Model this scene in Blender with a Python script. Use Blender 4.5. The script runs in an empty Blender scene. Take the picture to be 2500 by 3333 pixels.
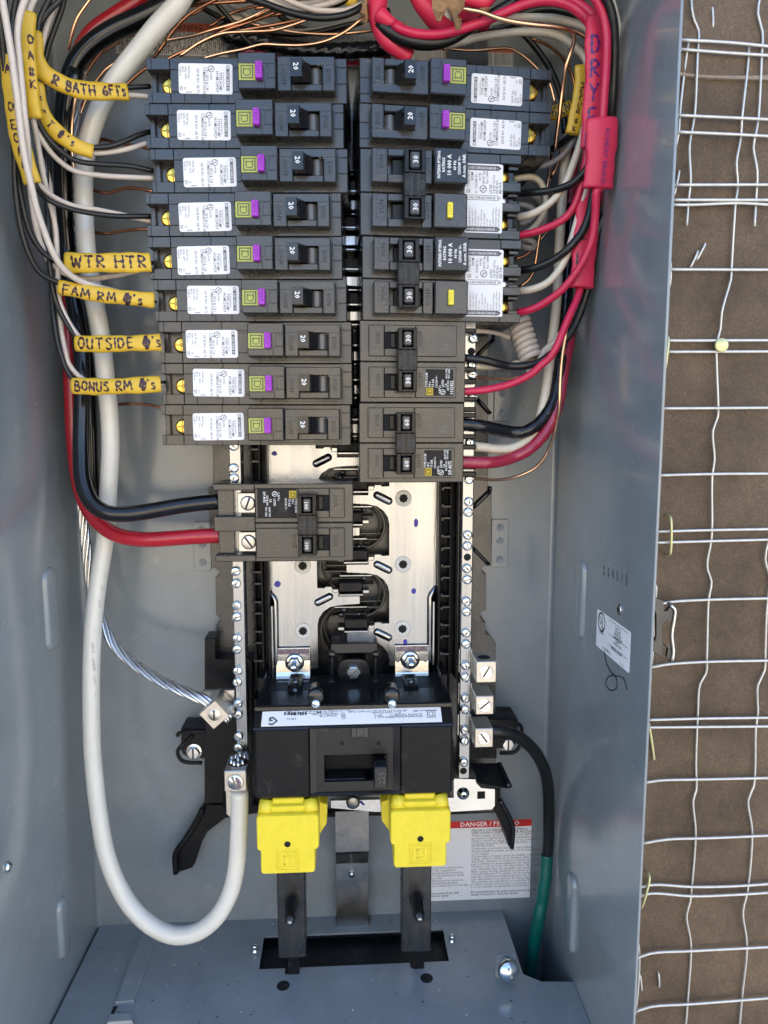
import bpy, bmesh, math, random
from mathutils import Vector, Matrix
random.seed(7)
sc = bpy.context.scene
COL = sc.collection
R_ = math.radians
# ---------------------------------------------------------------- camera
F = 2247.0
YAW, PITCH = R_(3.25), R_(6.75)
T0 = 520.0                      # mm from the lens to the enclosure's back panel
cam = bpy.data.cameras.new('camera'); camo = bpy.data.objects.new('camera', cam); COL.objects.link(camo)
cam.sensor_fit = 'VERTICAL'; cam.sensor_height = 36.0; cam.lens = 36.0 * F / 3333.0
cam.clip_start = 0.01; cam.clip_end = 500
fw = Vector((math.sin(YAW) * math.cos(PITCH), math.cos(YAW) * math.cos(PITCH), -math.sin(PITCH)))
rt = Vector((math.cos(YAW), -math.sin(YAW), 0)); dn = fw.cross(rt)
camo.matrix_world = Matrix(((rt.x, -dn.x, -fw.x, 0), (rt.y, -dn.y, -fw.y, -T0 / 1000), (rt.z, -dn.z, -fw.z, 0), (0, 0, 0, 1)))
sc.camera = camo
# ---------------------------------------------------------------- light: open shade, the sun stands behind the wall
SUN_EL, SUN_AZ = R_(46), R_(30)
w = bpy.data.worlds.new("World"); sc.world = w; w.use_nodes = True
nt = w.node_tree; sky = nt.nodes.new('ShaderNodeTexSky'); sky.sky_type = 'NISHITA'; sky.sun_disc = False
sky.sun_elevation = SUN_EL; sky.sun_rotation = SUN_AZ; sky.air_density = 1.0; sky.dust_density = 2.0; sky.ozone_density = 1.0
bg = nt.nodes['Background']; nt.links.new(sky.outputs[0], bg.inputs[0]); bg.inputs[1].default_value = 0.15
sun = bpy.data.lights.new('sun', 'SUN'); sun.energy = 4.2; sun.angle = R_(0.5); sun.color = (1, 0.94, 0.84)
so = bpy.data.objects.new('sun', sun); COL.objects.link(so)
sdir = Vector((math.sin(SUN_AZ) * math.cos(SUN_EL), math.cos(SUN_AZ) * math.cos(SUN_EL), math.sin(SUN_EL)))
so.rotation_euler = sdir.to_track_quat('Z', 'Y').to_euler(); so.location = (0, 2, 4)
sc.view_settings.view_transform = 'Standard'; sc.view_settings.look = 'None'
sc.view_settings.exposure = 2.15; sc.view_settings.gamma = 1.0
sc.render.engine = 'CYCLES'; sc.cycles.use_denoising = True

# ---------------------------------------------------------------- pixel -> place (x, z, d) in mm; d = distance in front of the back panel
def ray(px, py):
    return rt * ((px - 1250) / F) + dn * ((py - 1666.5) / F) + fw
def P(px, py, d):
    v = ray(px, py); k = (T0 - d) / v.y
    return (v.x * k, v.z * k, d)
def PZ(px, py, z):
    v = ray(px, py); k = z / v.z
    return (v.x * k, z, T0 - v.y * k)
def PX(px, py, x):
    v = ray(px, py); k = x / v.x
    return (x, v.z * k, T0 - v.y * k)
CR = dict(a=(0, 0, 1.8435), b=(0, 600, 1.952), c=(0, 1400, 2.011), d=(0, 2500, 1.843), e=(450, 0, 2.074), g=(1200, 0, 2.074),
          h=(1650, 450, 2.765), i=(1450, 1050, 3.402), j=(800, 0, 1.952), k=(1600, 0, 1.843), l=(1600, 2500, 1.843), m=(2000, 0, 2.212),
          n=(2000, 900, 2.212), o=(1700, 1700, 2.074), q=(820, 1780, 2.765), r=(550, 2000, 2.765), s=(1100, 2000, 2.552),
          t=(800, 2500, 1.843), u=(600, 1430, 2.765), v=(1100, 1500, 2.765), A=(0, 0, 3.19), M=(800, 2180, 2.37), z=(0, 0, 1.0), y=(0, 0, 0.6636))
def C(cr, x, y):
    a = CR[cr]; return a[0] + x / a[2], a[1] + y / a[2]
def Q(cr, x, y, d):
    return P(*C(cr, x, y), d)

# ---------------------------------------------------------------- materials
MAT = {}
def mat(name, col, rough=0.5, metal=0.0, var=0.0, bump=0.0, scale=400, coat=0.0, speck=0.0, speck_col=(0.5, 0.48, 0.44), stretch=None, rvar=0.0, trans=0.0, spec=0.5, col2=None):
    m = bpy.data.materials.new(name); m.use_nodes = True; n = m.node_tree; b = n.nodes['Principled BSDF']
    b.inputs['Base Color'].default_value = (*col, 1); b.inputs['Roughness'].default_value = rough; b.inputs['Metallic'].default_value = metal
    b.inputs['Coat Weight'].default_value = coat; b.inputs['Coat Roughness'].default_value = 0.08; b.inputs['Specular IOR Level'].default_value = spec
    if trans: b.inputs['Transmission Weight'].default_value = trans
    tc = n.nodes.new('ShaderNodeTexCoord'); src = tc.outputs['Object']
    if stretch:
        mp = n.nodes.new('ShaderNodeMapping'); mp.inputs['Scale'].default_value = stretch; n.links.new(src, mp.inputs[0]); src = mp.outputs[0]
    last = None
    if var or col2:
        nz = n.nodes.new('ShaderNodeTexNoise'); nz.inputs['Scale'].default_value = scale * 0.25; nz.inputs['Detail'].default_value = 6
        nz.inputs['Roughness'].default_value = 0.65; n.links.new(src, nz.inputs['Vector'])
        cr = n.nodes.new('ShaderNodeValToRGB'); cr.color_ramp.elements[0].position = 0.3; cr.color_ramp.elements[1].position = 0.7
        cr.color_ramp.elements[0].color = (*[c * (1 - var) for c in col], 1)
        cr.color_ramp.elements[1].color = (*(col2 or [min(1, c * (1 + var)) for c in col]), 1)
        n.links.new(nz.outputs[0], cr.inputs[0]); last = cr.outputs[0]
    if speck:
        ns = n.nodes.new('ShaderNodeTexNoise'); ns.inputs['Scale'].default_value = 2600; ns.inputs['Detail'].default_value = 2; n.links.new(tc.outputs['Object'], ns.inputs['Vector'])
        nb = n.nodes.new('ShaderNodeTexNoise'); nb.inputs['Scale'].default_value = 60; nb.inputs['Detail'].default_value = 3; n.links.new(tc.outputs['Object'], nb.inputs['Vector'])
        mu = n.nodes.new('ShaderNodeMath'); mu.operation = 'MULTIPLY'; n.links.new(ns.outputs[0], mu.inputs[0]); n.links.new(nb.outputs[0], mu.inputs[1])
        cs = n.nodes.new('ShaderNodeValToRGB'); cs.color_ramp.elements[0].position = 0.42 - 0.05 * speck; cs.color_ramp.elements[1].position = 0.47 - 0.05 * speck
        n.links.new(mu.outputs[0], cs.inputs[0])
        mx = n.nodes.new('ShaderNodeMix'); mx.data_type = 'RGBA'; n.links.new(cs.outputs[0], mx.inputs[0])
        if last is not None: n.links.new(last, mx.inputs[6])
        else: mx.inputs[6].default_value = (*col, 1)
        mx.inputs[7].default_value = (*speck_col, 1); last = mx.outputs[2]
    if last is not None: n.links.new(last, b.inputs['Base Color'])
    if rvar:
        nr = n.nodes.new('ShaderNodeTexNoise'); nr.inputs['Scale'].default_value = scale * 0.12; nr.inputs['Detail'].default_value = 5; n.links.new(src, nr.inputs['Vector'])
        mr = n.nodes.new('ShaderNodeMapRange'); mr.inputs[1].default_value = 0.3; mr.inputs[2].default_value = 0.7
        mr.inputs[3].default_value = max(0.03, rough - rvar); mr.inputs[4].default_value = rough + rvar; n.links.new(nr.outputs[0], mr.inputs[0]); n.links.new(mr.outputs[0], b.inputs['Roughness'])
    if bump:
        nb2 = n.nodes.new('ShaderNodeTexNoise'); nb2.inputs['Scale'].default_value = scale; nb2.inputs['Detail'].default_value = 3; n.links.new(src, nb2.inputs['Vector'])
        bp = n.nodes.new('ShaderNodeBump'); bp.inputs['Strength'].default_value = bump; bp.inputs['Distance'].default_value = 0.0005
        n.links.new(nb2.outputs[0], bp.inputs['Height']); n.links.new(bp.outputs[0], b.inputs['Normal'])
    MAT[name] = m; return m
mat('paint', (0.235, 0.262, 0.272), 0.22, 0, 0.07, 0.2, 130, coat=0.65, speck=0.45, speck_col=(0.42, 0.43, 0.42), rvar=0.05)
mat('plastic', (0.018, 0.018, 0.017), 0.28, 0, 0.35, 0.12, 500, speck=0.6, speck_col=(0.15, 0.145, 0.135), rvar=0.09, spec=0.85)
mat('plasticm', (0.013, 0.013, 0.013), 0.36, 0, 0.3, 0.2, 600, speck=0.4, speck_col=(0.12, 0.115, 0.11), spec=0.45)
mat('plastic2', (0.007, 0.007, 0.008), 0.4, 0, 0.25, 0.3, 1200, speck=0.5, speck_col=(0.12, 0.115, 0.11), rvar=0.08, spec=0.25)
mat('plasticg', (0.008, 0.008, 0.009), 0.2, 0, 0.2, 0.1, 700, spec=0.6)
mat('engrave', (0.007, 0.007, 0.007), 0.6)
mat('stamp_dark', (0.05, 0.05, 0.05), 0.6)
mat('stamp', (0.12, 0.12, 0.118), 0.7)
mat('plastict', (0.006, 0.006, 0.006), 0.3, 0, 0.2, 0.1, 700, spec=0.35)
mat('barrel', (0.09, 0.09, 0.092), 0.28, 0, 0.1, spec=0.7)
mat('void', (0.004, 0.004, 0.004), 0.8)  # near black standing in for the shade inside holes, slots and recesses
mat('white_label', (0.88, 0.88, 0.89), 0.35, spec=0.3)
mat('print_faint', (0.42, 0.41, 0.38), 0.5)
mat('paper_edge', (0.30, 0.24, 0.19), 0.8, 0, 0.15, 0.3, 800)
mat('warn_label', (0.62, 0.60, 0.55), 0.5)
mat('ink', (0.02, 0.02, 0.022), 0.5)
mat('ink_grey', (0.10, 0.10, 0.11), 0.5)
mat('ink_white', (0.85, 0.85, 0.85), 0.5)
mat('marker', (0.035, 0.008, 0.02), 0.35)
mat('marker_black', (0.01, 0.01, 0.012), 0.4)
mat('marker_blue', (0.02, 0.02, 0.33), 0.4, 0, 0.3, 0, 2000)
mat('marker_purple', (0.09, 0.02, 0.08), 0.5, 0, 0.7, 0, 3000, col2=(0.35, 0.27, 0.3))
mat('olive', (0.42, 0.45, 0.09), 0.45)
mat('olive_dark', (0.09, 0.11, 0.06), 0.5)
mat('purple', (0.36, 0.03, 0.50), 0.4)
mat('purple_dark', (0.14, 0.01, 0.22), 0.5)
mat('yellow_button', (0.85, 0.72, 0.05), 0.4)
mat('yellow_dark', (0.55, 0.44, 0.02), 0.5)
mat('logo_yellow', (0.80, 0.58, 0.03), 0.5)
mat('tag_yellow', (0.70, 0.45, 0.035), 0.38, 0, 0.07, 0.15, 500, spec=0.5)
mat('cover_yellow', (0.77, 0.63, 0.035), 0.4, 0, 0.06, 0.25, 500, speck=0.35, speck_col=(0.45, 0.38, 0.04), rvar=0.06)
mat('ins_white', (0.62, 0.54, 0.47), 0.33, 0, 0.05, 0.1, 600)
mat('cable_white', (0.70, 0.68, 0.61), 0.22, 0, 0.04, 0.1, 300, coat=0.3)
mat('ins_cream', (0.66, 0.59, 0.46), 0.3, 0, 0.06, 0.1, 400, coat=0.2)
mat('ins_black', (0.009, 0.009, 0.009), 0.34, 0, 0.2, 0.15, 700, coat=0.0)
mat('cable_black', (0.006, 0.006, 0.007), 0.15, 0, 0.2, 0.1, 300, coat=0.15)
mat('ins_grey', (0.40, 0.37, 0.36), 0.35)
mat('cable_red', (0.42, 0.012, 0.025), 0.22, 0, 0.08, 0.1, 300, coat=0.3)
mat('ins_red', (0.62, 0.02, 0.075), 0.33, 0, 0.05, 0.05, 400)
mat('tag_red', (0.70, 0.03, 0.085), 0.42, 0, 0.04, 0.15, 400)
mat('cable_wine', (0.36, 0.02, 0.05), 0.22, 0, 0.1, 0.1, 300, coat=0.5)
mat('copper', (0.55, 0.25, 0.14), 0.27, 1, 0.15, 0.1, 400)
mat('copper_bright', (0.95, 0.55, 0.33), 0.25, 1, 0.1, 0.1, 400)
mat('zinc', (0.72, 0.71, 0.68), 0.22, 1, 0.08, 0.15, 500, rvar=0.08)
mat('screw_zinc', (0.70, 0.76, 0.80), 0.16, 1, 0.05, 0.1, 900)
mat('bus', (0.37, 0.38, 0.395), 0.19, 1, 0.10, 0.25, 500, stretch=(1.6, 1, 0.08), rvar=0.1)
mat('alu', (0.82, 0.80, 0.77), 0.27, 1, 0.08, 0.15, 500, rvar=0.1)
mat('lug', (0.68, 0.64, 0.57), 0.4, 1, 0.06, 0.4, 1500)
mat('steel_dark', (0.30, 0.30, 0.29), 0.35, 1, 0.15, 0.2, 300, rvar=0.1)
mat('ear_shaded', (0.10, 0.10, 0.10), 0.42, 1, 0.15, 0.2, 300)  # zinc of the mounting ear with its shade put into the dark colour
mat('brass', (1.0, 0.63, 0.12), 0.24, 1, 0.1, 0.1, 600)
mat('brass_dark', (0.35, 0.24, 0.05), 0.35, 1)
mat('nylon', (0.62, 0.62, 0.58), 0.35)
mat('tape_green', (0.0, 0.105, 0.08), 0.35, 0, 0.15, 0.4, 300)
mat('kraft', (0.33, 0.20, 0.10), 0.85, 0, 0.25, 0.5, 500)
mat('galv', (0.62, 0.61, 0.57), 0.38, 0.55, 0.12, 0.2, 700)
mat('brass_staple', (0.62, 0.60, 0.32), 0.4, 0.7, 0.2, 0.3, 1500)
mat('danger_red', (0.62, 0.02, 0.02), 0.4)
mat('warn_orange', (0.50, 0.10, 0.04), 0.5)
mat('decal_print', (0.30, 0.32, 0.35), 0.5)
mat('scuff', (0.40, 0.42, 0.43), 0.6)
mat('dirt', (0.05, 0.045, 0.04), 0.9)
mat('chip', (0.55, 0.53, 0.48), 0.6)
mat('ground', (0.22, 0.22, 0.215), 0.9, 0, 0.25, 0, 8)
mat('bounce_stucco', (0.50, 0.44, 0.35), 0.85, 0, 0.08, 0, 12)
def paper_mat():
    m = mat('paper', (0.105, 0.075, 0.052), 0.75, 0, 0, 0, 500)
    n = m.node_tree; b = n.nodes['Principled BSDF']; tc = n.nodes['Texture Coordinate']
    a1 = n.nodes.new('ShaderNodeTexNoise'); a1.inputs['Scale'].default_value = 14; a1.inputs['Detail'].default_value = 8; a1.inputs['Roughness'].default_value = 0.7
    a2 = n.nodes.new('ShaderNodeTexNoise'); a2.inputs['Scale'].default_value = 750; a2.inputs['Detail'].default_value = 6; a2.inputs['Roughness'].default_value = 0.8
    a2.inputs['Distortion'].default_value = 1.5
    for a in (a1, a2): n.links.new(tc.outputs['Object'], a.inputs['Vector'])
    r1 = n.nodes.new('ShaderNodeValToRGB'); e = r1.color_ramp.elements
    e[0].position = 0.34; e[0].color = (0.074, 0.049, 0.029, 1); e[1].position = 0.62; e[1].color = (0.152, 0.104, 0.062, 1)
    n.links.new(a1.outputs[0], r1.inputs[0])
    r2 = n.nodes.new('ShaderNodeValToRGB'); e = r2.color_ramp.elements
    e[0].position = 0.3; e[0].color = (0.42, 0.42, 0.42, 1); e[1].position = 0.55; e[1].color = (1, 1, 1, 1)
    x = e.new(0.64); x.color = (1.7, 1.55, 1.25, 1); x = e.new(0.71); x.color = (4.0, 3.3, 2.2, 1)
    n.links.new(a2.outputs[0], r2.inputs[0])
    mx = n.nodes.new('ShaderNodeMix'); mx.data_type = 'RGBA'; mx.blend_type = 'MULTIPLY'; mx.inputs[0].default_value = 1
    n.links.new(r1.outputs[0], mx.inputs[6]); n.links.new(r2.outputs[0], mx.inputs[7]); n.links.new(mx.outputs[2], b.inputs['Base Color'])
    bp = n.nodes.new('ShaderNodeBump'); bp.inputs['Strength'].default_value = 0.5; bp.inputs['Distance'].default_value = 0.0006
    n.links.new(a2.outputs[0], bp.inputs['Height']); n.links.new(bp.outputs[0], b.inputs['Normal'])
paper_mat(); MAT['paint'].node_tree.nodes['Principled BSDF'].inputs['Coat Roughness'].default_value = 0.13
def clear_mat():
    m = bpy.data.materials.new('smoked_clear'); m.use_nodes = True; n = m.node_tree; b = n.nodes['Principled BSDF']
    b.inputs['Base Color'].default_value = (0.02, 0.02, 0.02, 1); b.inputs['Roughness'].default_value = 0.06
    t = n.nodes.new('ShaderNodeBsdfTransparent'); t.inputs[0].default_value = (0.86, 0.86, 0.85, 1)
    mx = n.nodes.new('ShaderNodeMixShader'); mx.inputs[0].default_value = 0.16
    n.links.new(t.outputs[0], mx.inputs[1]); n.links.new(b.outputs[0], mx.inputs[2]); n.links.new(mx.outputs[0], n.nodes['Material Output'].inputs[0])
    MAT['clear'] = m
clear_mat()

# ---------------------------------------------------------------- mesh kit
OFF = [0.0, 0.0, 0.0]; LOC = {}
_tx = {}
def textmesh(s, bold=0.0, shear=0.0):
    k = (s, bold, shear)
    if k in _tx: return _tx[k]
    cu = bpy.data.curves.new('t', 'FONT'); cu.body = s; cu.size = 1; cu.resolution_u = 1; cu.offset = bold; cu.shear = shear
    ob = bpy.data.objects.new('t', cu); COL.objects.link(ob)
    me = ob.to_mesh(); vs = [(v.co.x, v.co.y) for v in me.vertices]; fs = [tuple(p.vertices) for p in me.polygons]
    ob.to_mesh_clear(); bpy.data.objects.remove(ob); bpy.data.curves.remove(cu)
    wd = max([v[0] for v in vs] or [0])
    _tx[k] = (vs, fs, wd); return _tx[k]
def crom(pts, step=2.2):
    if len(pts) < 3:
        a, b = Vector(pts[0]), Vector(pts[-1]); n = max(2, int((b - a).length / step)); return [a.lerp(b, i / n) for i in range(n + 1)]
    p = [Vector(q) for q in pts]; p = [p[0] * 2 - p[1]] + p + [p[-1] * 2 - p[-2]]; out = []
    for i in range(1, len(p) - 2):
        a, b, c, d = p[i - 1:i + 3]; n = max(2, int((c - b).length / step))
        ta = max((b - a).length, 1e-3) ** .5; tb = max((c - b).length, 1e-3) ** .5; tc = max((d - c).length, 1e-3) ** .5
        m1 = (c - b) + tb * ((b - a) / ta - (c - a) / (ta + tb)); m2 = (c - b) + tb * ((d - c) / tc - (d - b) / (tb + tc))
        for j in range(n):
            t = j / n; t2 = t * t; t3 = t2 * t
            out.append((2 * t3 - 3 * t2 + 1) * b + (t3 - 2 * t2 + t) * m1 + (-2 * t3 + 3 * t2) * c + (t3 - t2) * m2)
    out.append(p[-2]); return out
class MB:
    def __init__(s): s.v = []; s.f = []; s.m = []; s.s = []; s.mats = []
    def mi(s, m):
        if m not in s.mats: s.mats.append(m)
        return s.mats.index(m)
    def add(s, vs, fs, m, smooth=False):
        o = len(s.v); s.v += [tuple(v) for v in vs]; k = s.mi(m)
        for f in fs: s.f.append([o + i for i in f]); s.m.append(k); s.s.append(smooth)
        return s
    def box(s, x0, x1, z0, z1, d0, d1, m='plastic', b=0.4):
        b = min(b, (x1 - x0) * .45, (z1 - z0) * .45, (d1 - d0) * .45)
        vs = []; idx = {}
        for i, x in enumerate((x0, x1)):
            for j, z in enumerate((z0, z1)):
                for k, d in enumerate((d0, d1)):
                    sx, sz, sd = (b if i == 0 else -b), (b if j == 0 else -b), (b if k == 0 else -b)
                    idx[i, j, k] = len(vs)
                    vs += [(x, z + sz, d + sd), (x + sx, z, d + sd), (x + sx, z + sz, d)]
        I = idx; fs = []
        for i in (0, 1):
            fs.append([I[i, 0, 0], I[i, 1, 0], I[i, 1, 1], I[i, 0, 1]])
            fs.append([I[0, i, 0] + 1, I[1, i, 0] + 1, I[1, i, 1] + 1, I[0, i, 1] + 1])
            fs.append([I[0, 0, i] + 2, I[1, 0, i] + 2, I[1, 1, i] + 2, I[0, 1, i] + 2])
            for j in (0, 1):
                fs.append([I[0, i, j] + 1, I[1, i, j] + 1, I[1, i, j] + 2, I[0, i, j] + 2])
                fs.append([I[i, 0, j], I[i, 1, j], I[i, 1, j] + 2, I[i, 0, j] + 2])
                fs.append([I[i, j, 0], I[i, j, 1], I[i, j, 1] + 1, I[i, j, 0] + 1])
                for k in (0, 1): fs.append([I[i, j, k], I[i, j, k] + 1, I[i, j, k] + 2])
        return s.add(vs, fs, m)
    def prism(s, poly, d0, d1, m='plastic', b=0.3, f=None, smooth=False):
        """poly in (x,z); extruded in d, with a chamfered front edge. f maps (x,z,d) to a place"""
        n = len(poly); ar = sum(poly[i][0] * poly[(i + 1) % n][1] - poly[(i + 1) % n][0] * poly[i][1] for i in range(n))
        if ar < 0: poly = poly[::-1]
        ins = []
        for i in range(n):
            a, c, e = Vector(poly[i - 1]), Vector(poly[i]), Vector(poly[(i + 1) % n])
            u = (c - a).normalized(); w_ = (e - c).normalized(); nu = Vector((-u.y, u.x)); nw = Vector((-w_.y, w_.x)); h = nu + nw
            k = b / max(0.35, h.length_squared / 2)
            ins.append(c + h * .5 * k)
        vs = [(x, z, d0) for x, z in poly] + [(x, z, d1 - b) for x, z in poly] + [(p.x, p.y, d1) for p in ins]
        if f: vs = [f(*q) for q in vs]
        fs = [list(range(n))[::-1], [2 * n + i for i in range(n)]]
        for i in range(n):
            j = (i + 1) % n; fs += [[i, j, n + j, n + i], [n + i, n + j, 2 * n + j, 2 * n + i]]
        return s.add(vs, fs, m, smooth)
    def flat(s, poly, d, m):
        return s.add([(x, z, d) for x, z in poly], [list(range(len(poly)))], m)
    def lathe(s, c, prof, m, axis=(0, 0, 1), n=20, smooth=True, ex=None):
        """prof = [(r, h)] along axis from c"""
        ax = Vector(axis).normalized(); e1 = (Vector((1, 0, 0)) if abs(ax.x) < .8 else Vector((0, 1, 0)))
        e1 = (e1 - ax * e1.dot(ax)).normalized(); e2 = ax.cross(e1); c = Vector(c); vs = []; fs = []
        for r, h in prof:
            for k in range(n):
                a = 2 * math.pi * k / n; vs.append(c + ax * h + (e1 * math.cos(a) + e2 * math.sin(a)) * r)
        for i in range(len(prof) - 1):
            for k in range(n):
                l = (k + 1) % n; fs.append([i * n + k, i * n + l, (i + 1) * n + l, (i + 1) * n + k])
        fs.append(list(range(n))[::-1]); fs.append([(len(prof) - 1) * n + k for k in range(n)])
        return s.add(vs, fs, m, smooth)
    def tube(s, pts, r, m, n=10, step=2.2, lobes=0, lobe=0.1, pitch=18.0, flat=None, raw=False, taper=None):
        C_ = pts if raw else crom(pts, step); nrm = None; vs = []; fs = []; L = 0
        K = len(C_)
        for i, c in enumerate(C_):
            t = (C_[min(i + 1, K - 1)] - C_[max(i - 1, 0)]).normalized()
            if nrm is None:
                up = Vector((0, 0, 1)) if abs(t.z) < .9 else Vector((1, 0, 0)); nrm = (up - t * up.dot(t)).normalized()
            else: nrm = (nrm - t * nrm.dot(t)).normalized()
            bi = t.cross(nrm)
            if i: L += (c - C_[i - 1]).length
            rr = r if taper is None else r * taper(i / (K - 1))
            for k in range(n):
                a = 2 * math.pi * k / n
                q = rr * (1 + (lobe * abs(math.cos(lobes * .5 * (a + 2 * math.pi * L / pitch))) - lobe * .5 if lobes else 0))
                vs.append(c + (nrm * math.cos(a) + bi * math.sin(a)) * q)
        for i in range(K - 1):
            for k in range(n):
                l = (k + 1) % n; fs.append([i * n + k, i * n + l, (i + 1) * n + l, (i + 1) * n + k])
        fs.append(list(range(n))[::-1]); fs.append([(K - 1) * n + k for k in range(n)])
        return s.add(vs, fs, m, True)
    def strands(s, pts, R, r, cnt, m, pitch=60.0, step=2.0, n=6, core=True):
        C_ = crom(pts, step); nrm = None; fr = []; L = 0
        for i, c in enumerate(C_):
            t = (C_[min(i + 1, len(C_) - 1)] - C_[max(i - 1, 0)]).normalized()
            nrm = (Vector((0, 0, 1)) if abs(t.z) < .9 else Vector((1, 0, 0))) if nrm is None else nrm
            nrm = (nrm - t * nrm.dot(t)).normalized()
            if i: L += (c - C_[i - 1]).length
            fr.append((c, nrm.copy(), t.cross(nrm), L))
        for k in range(cnt):
            s.tube([c + (u * math.cos(2 * math.pi * (k / cnt + L / pitch)) + v * math.sin(2 * math.pi * (k / cnt + L / pitch))) * R for c, u, v, L in fr], r, m, n=n, raw=True)
        if core: s.tube([f[0] for f in fr], R * .9, m, n=8, raw=True)
        return s
    def text(s, t, o, ex, ey, size, m='ink', al='l', bold=0.0, shear=0.0, sx=1.0):
        vs, fs, wd = textmesh(t, bold, shear); ex = Vector(ex).normalized(); ey = Vector(ey).normalized(); o = Vector(o)
        dx = {'l': 0, 'c': -wd / 2, 'r': -wd}[al]
        return s.add([o + ex * (x + dx) * size * sx + ey * y * size for x, y in vs], fs, m)
    def ribbon(s, pl, wd, mapf, m, step=0.5, closed=False):
        pts = []
        for i in range(len(pl) - 1):
            a, b = Vector(pl[i]), Vector(pl[i + 1]); n = max(1, int((b - a).length / step)); pts += [a.lerp(b, k / n) for k in range(n)]
        pts.append(Vector(pl[-1])); vs = []
        for i, p in enumerate(pts):
            t = (pts[min(i + 1, len(pts) - 1)] - pts[max(0, i - 1)])
            t = t.normalized() if t.length > 1e-6 else Vector((1, 0)); nn = Vector((-t.y, t.x)) * wd * .5 * (0.8 + 0.35 * math.sin(i * .9 + len(pl)))
            vs += [mapf(*(p + nn)), mapf(*(p - nn))]
        return s.add(vs, [[2 * i, 2 * i + 1, 2 * i + 3, 2 * i + 2] for i in range(len(pts) - 1)], m)
    def build(s, name, parent=None, label=None, recalc=True, local=False):
        off = OFF
        if parent is not None:
            r_ = parent
            while r_.parent: r_ = r_.parent
            off = LOC.get(r_.name, (0, 0, 0))
        me = bpy.data.meshes.new(name); ox, oz, od = off
        me.from_pydata([((x - ox) / 1000, -(d - od) / 1000, (z - oz) / 1000) for x, z, d in s.v], [], s.f)
        for q in s.mats: me.materials.append(MAT[q])
        me.polygons.foreach_set('material_index', s.m); me.polygons.foreach_set('use_smooth', s.s)
        if recalc:
            bm = bmesh.new(); bm.from_mesh(me); bmesh.ops.recalc_face_normals(bm, faces=bm.faces); bm.to_mesh(me); bm.free()
        me.update(); o = bpy.data.objects.new(name, me); COL.objects.link(o)
        if parent is not None: o.parent = parent
        if label: o['label'] = label
        return o
def thing(name, label, cat, loc=(0, 0, 0), group=None, kind=None):
    o = bpy.data.objects.new(name, None); COL.objects.link(o); o.empty_display_size = 0.01
    LOC[o.name] = tuple(loc); o.location = (loc[0] / 1000, -loc[2] / 1000, loc[1] / 1000)
    o['label'] = label; o['category'] = cat
    if group: o['group'] = group
    if kind: o['kind'] = kind
    return o
def single(mb, name, label, cat, group=None, kind=None, loc=(0, 0, 0)):
    OFF[:] = loc; o = mb.build(name); LOC[o.name] = tuple(loc); o.location = (loc[0] / 1000, -loc[2] / 1000, loc[1] / 1000); OFF[:] = (0, 0, 0)
    if label: o['label'] = label
    if cat: o['category'] = cat
    if group: o['group'] = group
    if kind: o['kind'] = kind
    return o
def copy_tree(o, parent=None):
    c = o.copy(); COL.objects.link(c)
    if parent is not None: c.parent = parent
    for ch in [x for x in KIDS.get(o.name, [])]: copy_tree(ch, c)
    return c
KIDS = {}
def index_kids():
    KIDS.clear()
    for o in COL.objects:
        if o.parent: KIDS.setdefault(o.parent.name, []).append(o)
def rrect(x0, x1, z0, z1, r, n=4):
    out = []
    for cx, cz, a0 in ((x1 - r, z1 - r, 0), (x0 + r, z1 - r, 90), (x0 + r, z0 + r, 180), (x1 - r, z0 + r, 270)):
        for k in range(n + 1):
            a = R_(a0 + 90 * k / n); out.append((cx + r * math.cos(a), cz + r * math.sin(a)))
    return out
def circ(cx, cz, r, n=20, a0=0, a1=360):
    return [(cx + r * math.cos(R_(a0 + (a1 - a0) * k / n)), cz + r * math.sin(R_(a0 + (a1 - a0) * k / n))) for k in range(n)]
def holed(mb, xs, zs, holes, d0, d1, m, fmap=None):
    """plate x0..x1, z0..z1 (in its own plane) with rectangular holes, thickness d0..d1"""
    X = sorted(set([*xs] + [h[0] for h in holes] + [h[1] for h in holes])); Z = sorted(set([*zs] + [h[2] for h in holes] + [h[3] for h in holes]))
    solid = lambda i, j: 0 <= i < len(X) - 1 and 0 <= j < len(Z) - 1 and not any(h[0] - 1e-6 <= (X[i] + X[i + 1]) / 2 <= h[1] and h[2] <= (Z[j] + Z[j + 1]) / 2 <= h[3] for h in holes)
    g = fmap or (lambda x, z, d: (x, z, d))
    for i in range(len(X) - 1):
        for j in range(len(Z) - 1):
            if not solid(i, j): continue
            x0, x1, z0, z1 = X[i], X[i + 1], Z[j], Z[j + 1]
            V = [g(x, z, d) for d in (d0, d1) for x, z in ((x0, z0), (x1, z0), (x1, z1), (x0, z1))]
            fs = [[3, 2, 1, 0], [4, 5, 6, 7]]
            if not solid(i, j - 1): fs.append([0, 1, 5, 4])
            if not solid(i + 1, j): fs.append([1, 2, 6, 5])
            if not solid(i, j + 1): fs.append([2, 3, 7, 6])
            if not solid(i - 1, j): fs.append([3, 0, 4, 7])
            mb.add(V, fs, m)
    return mb
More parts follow.
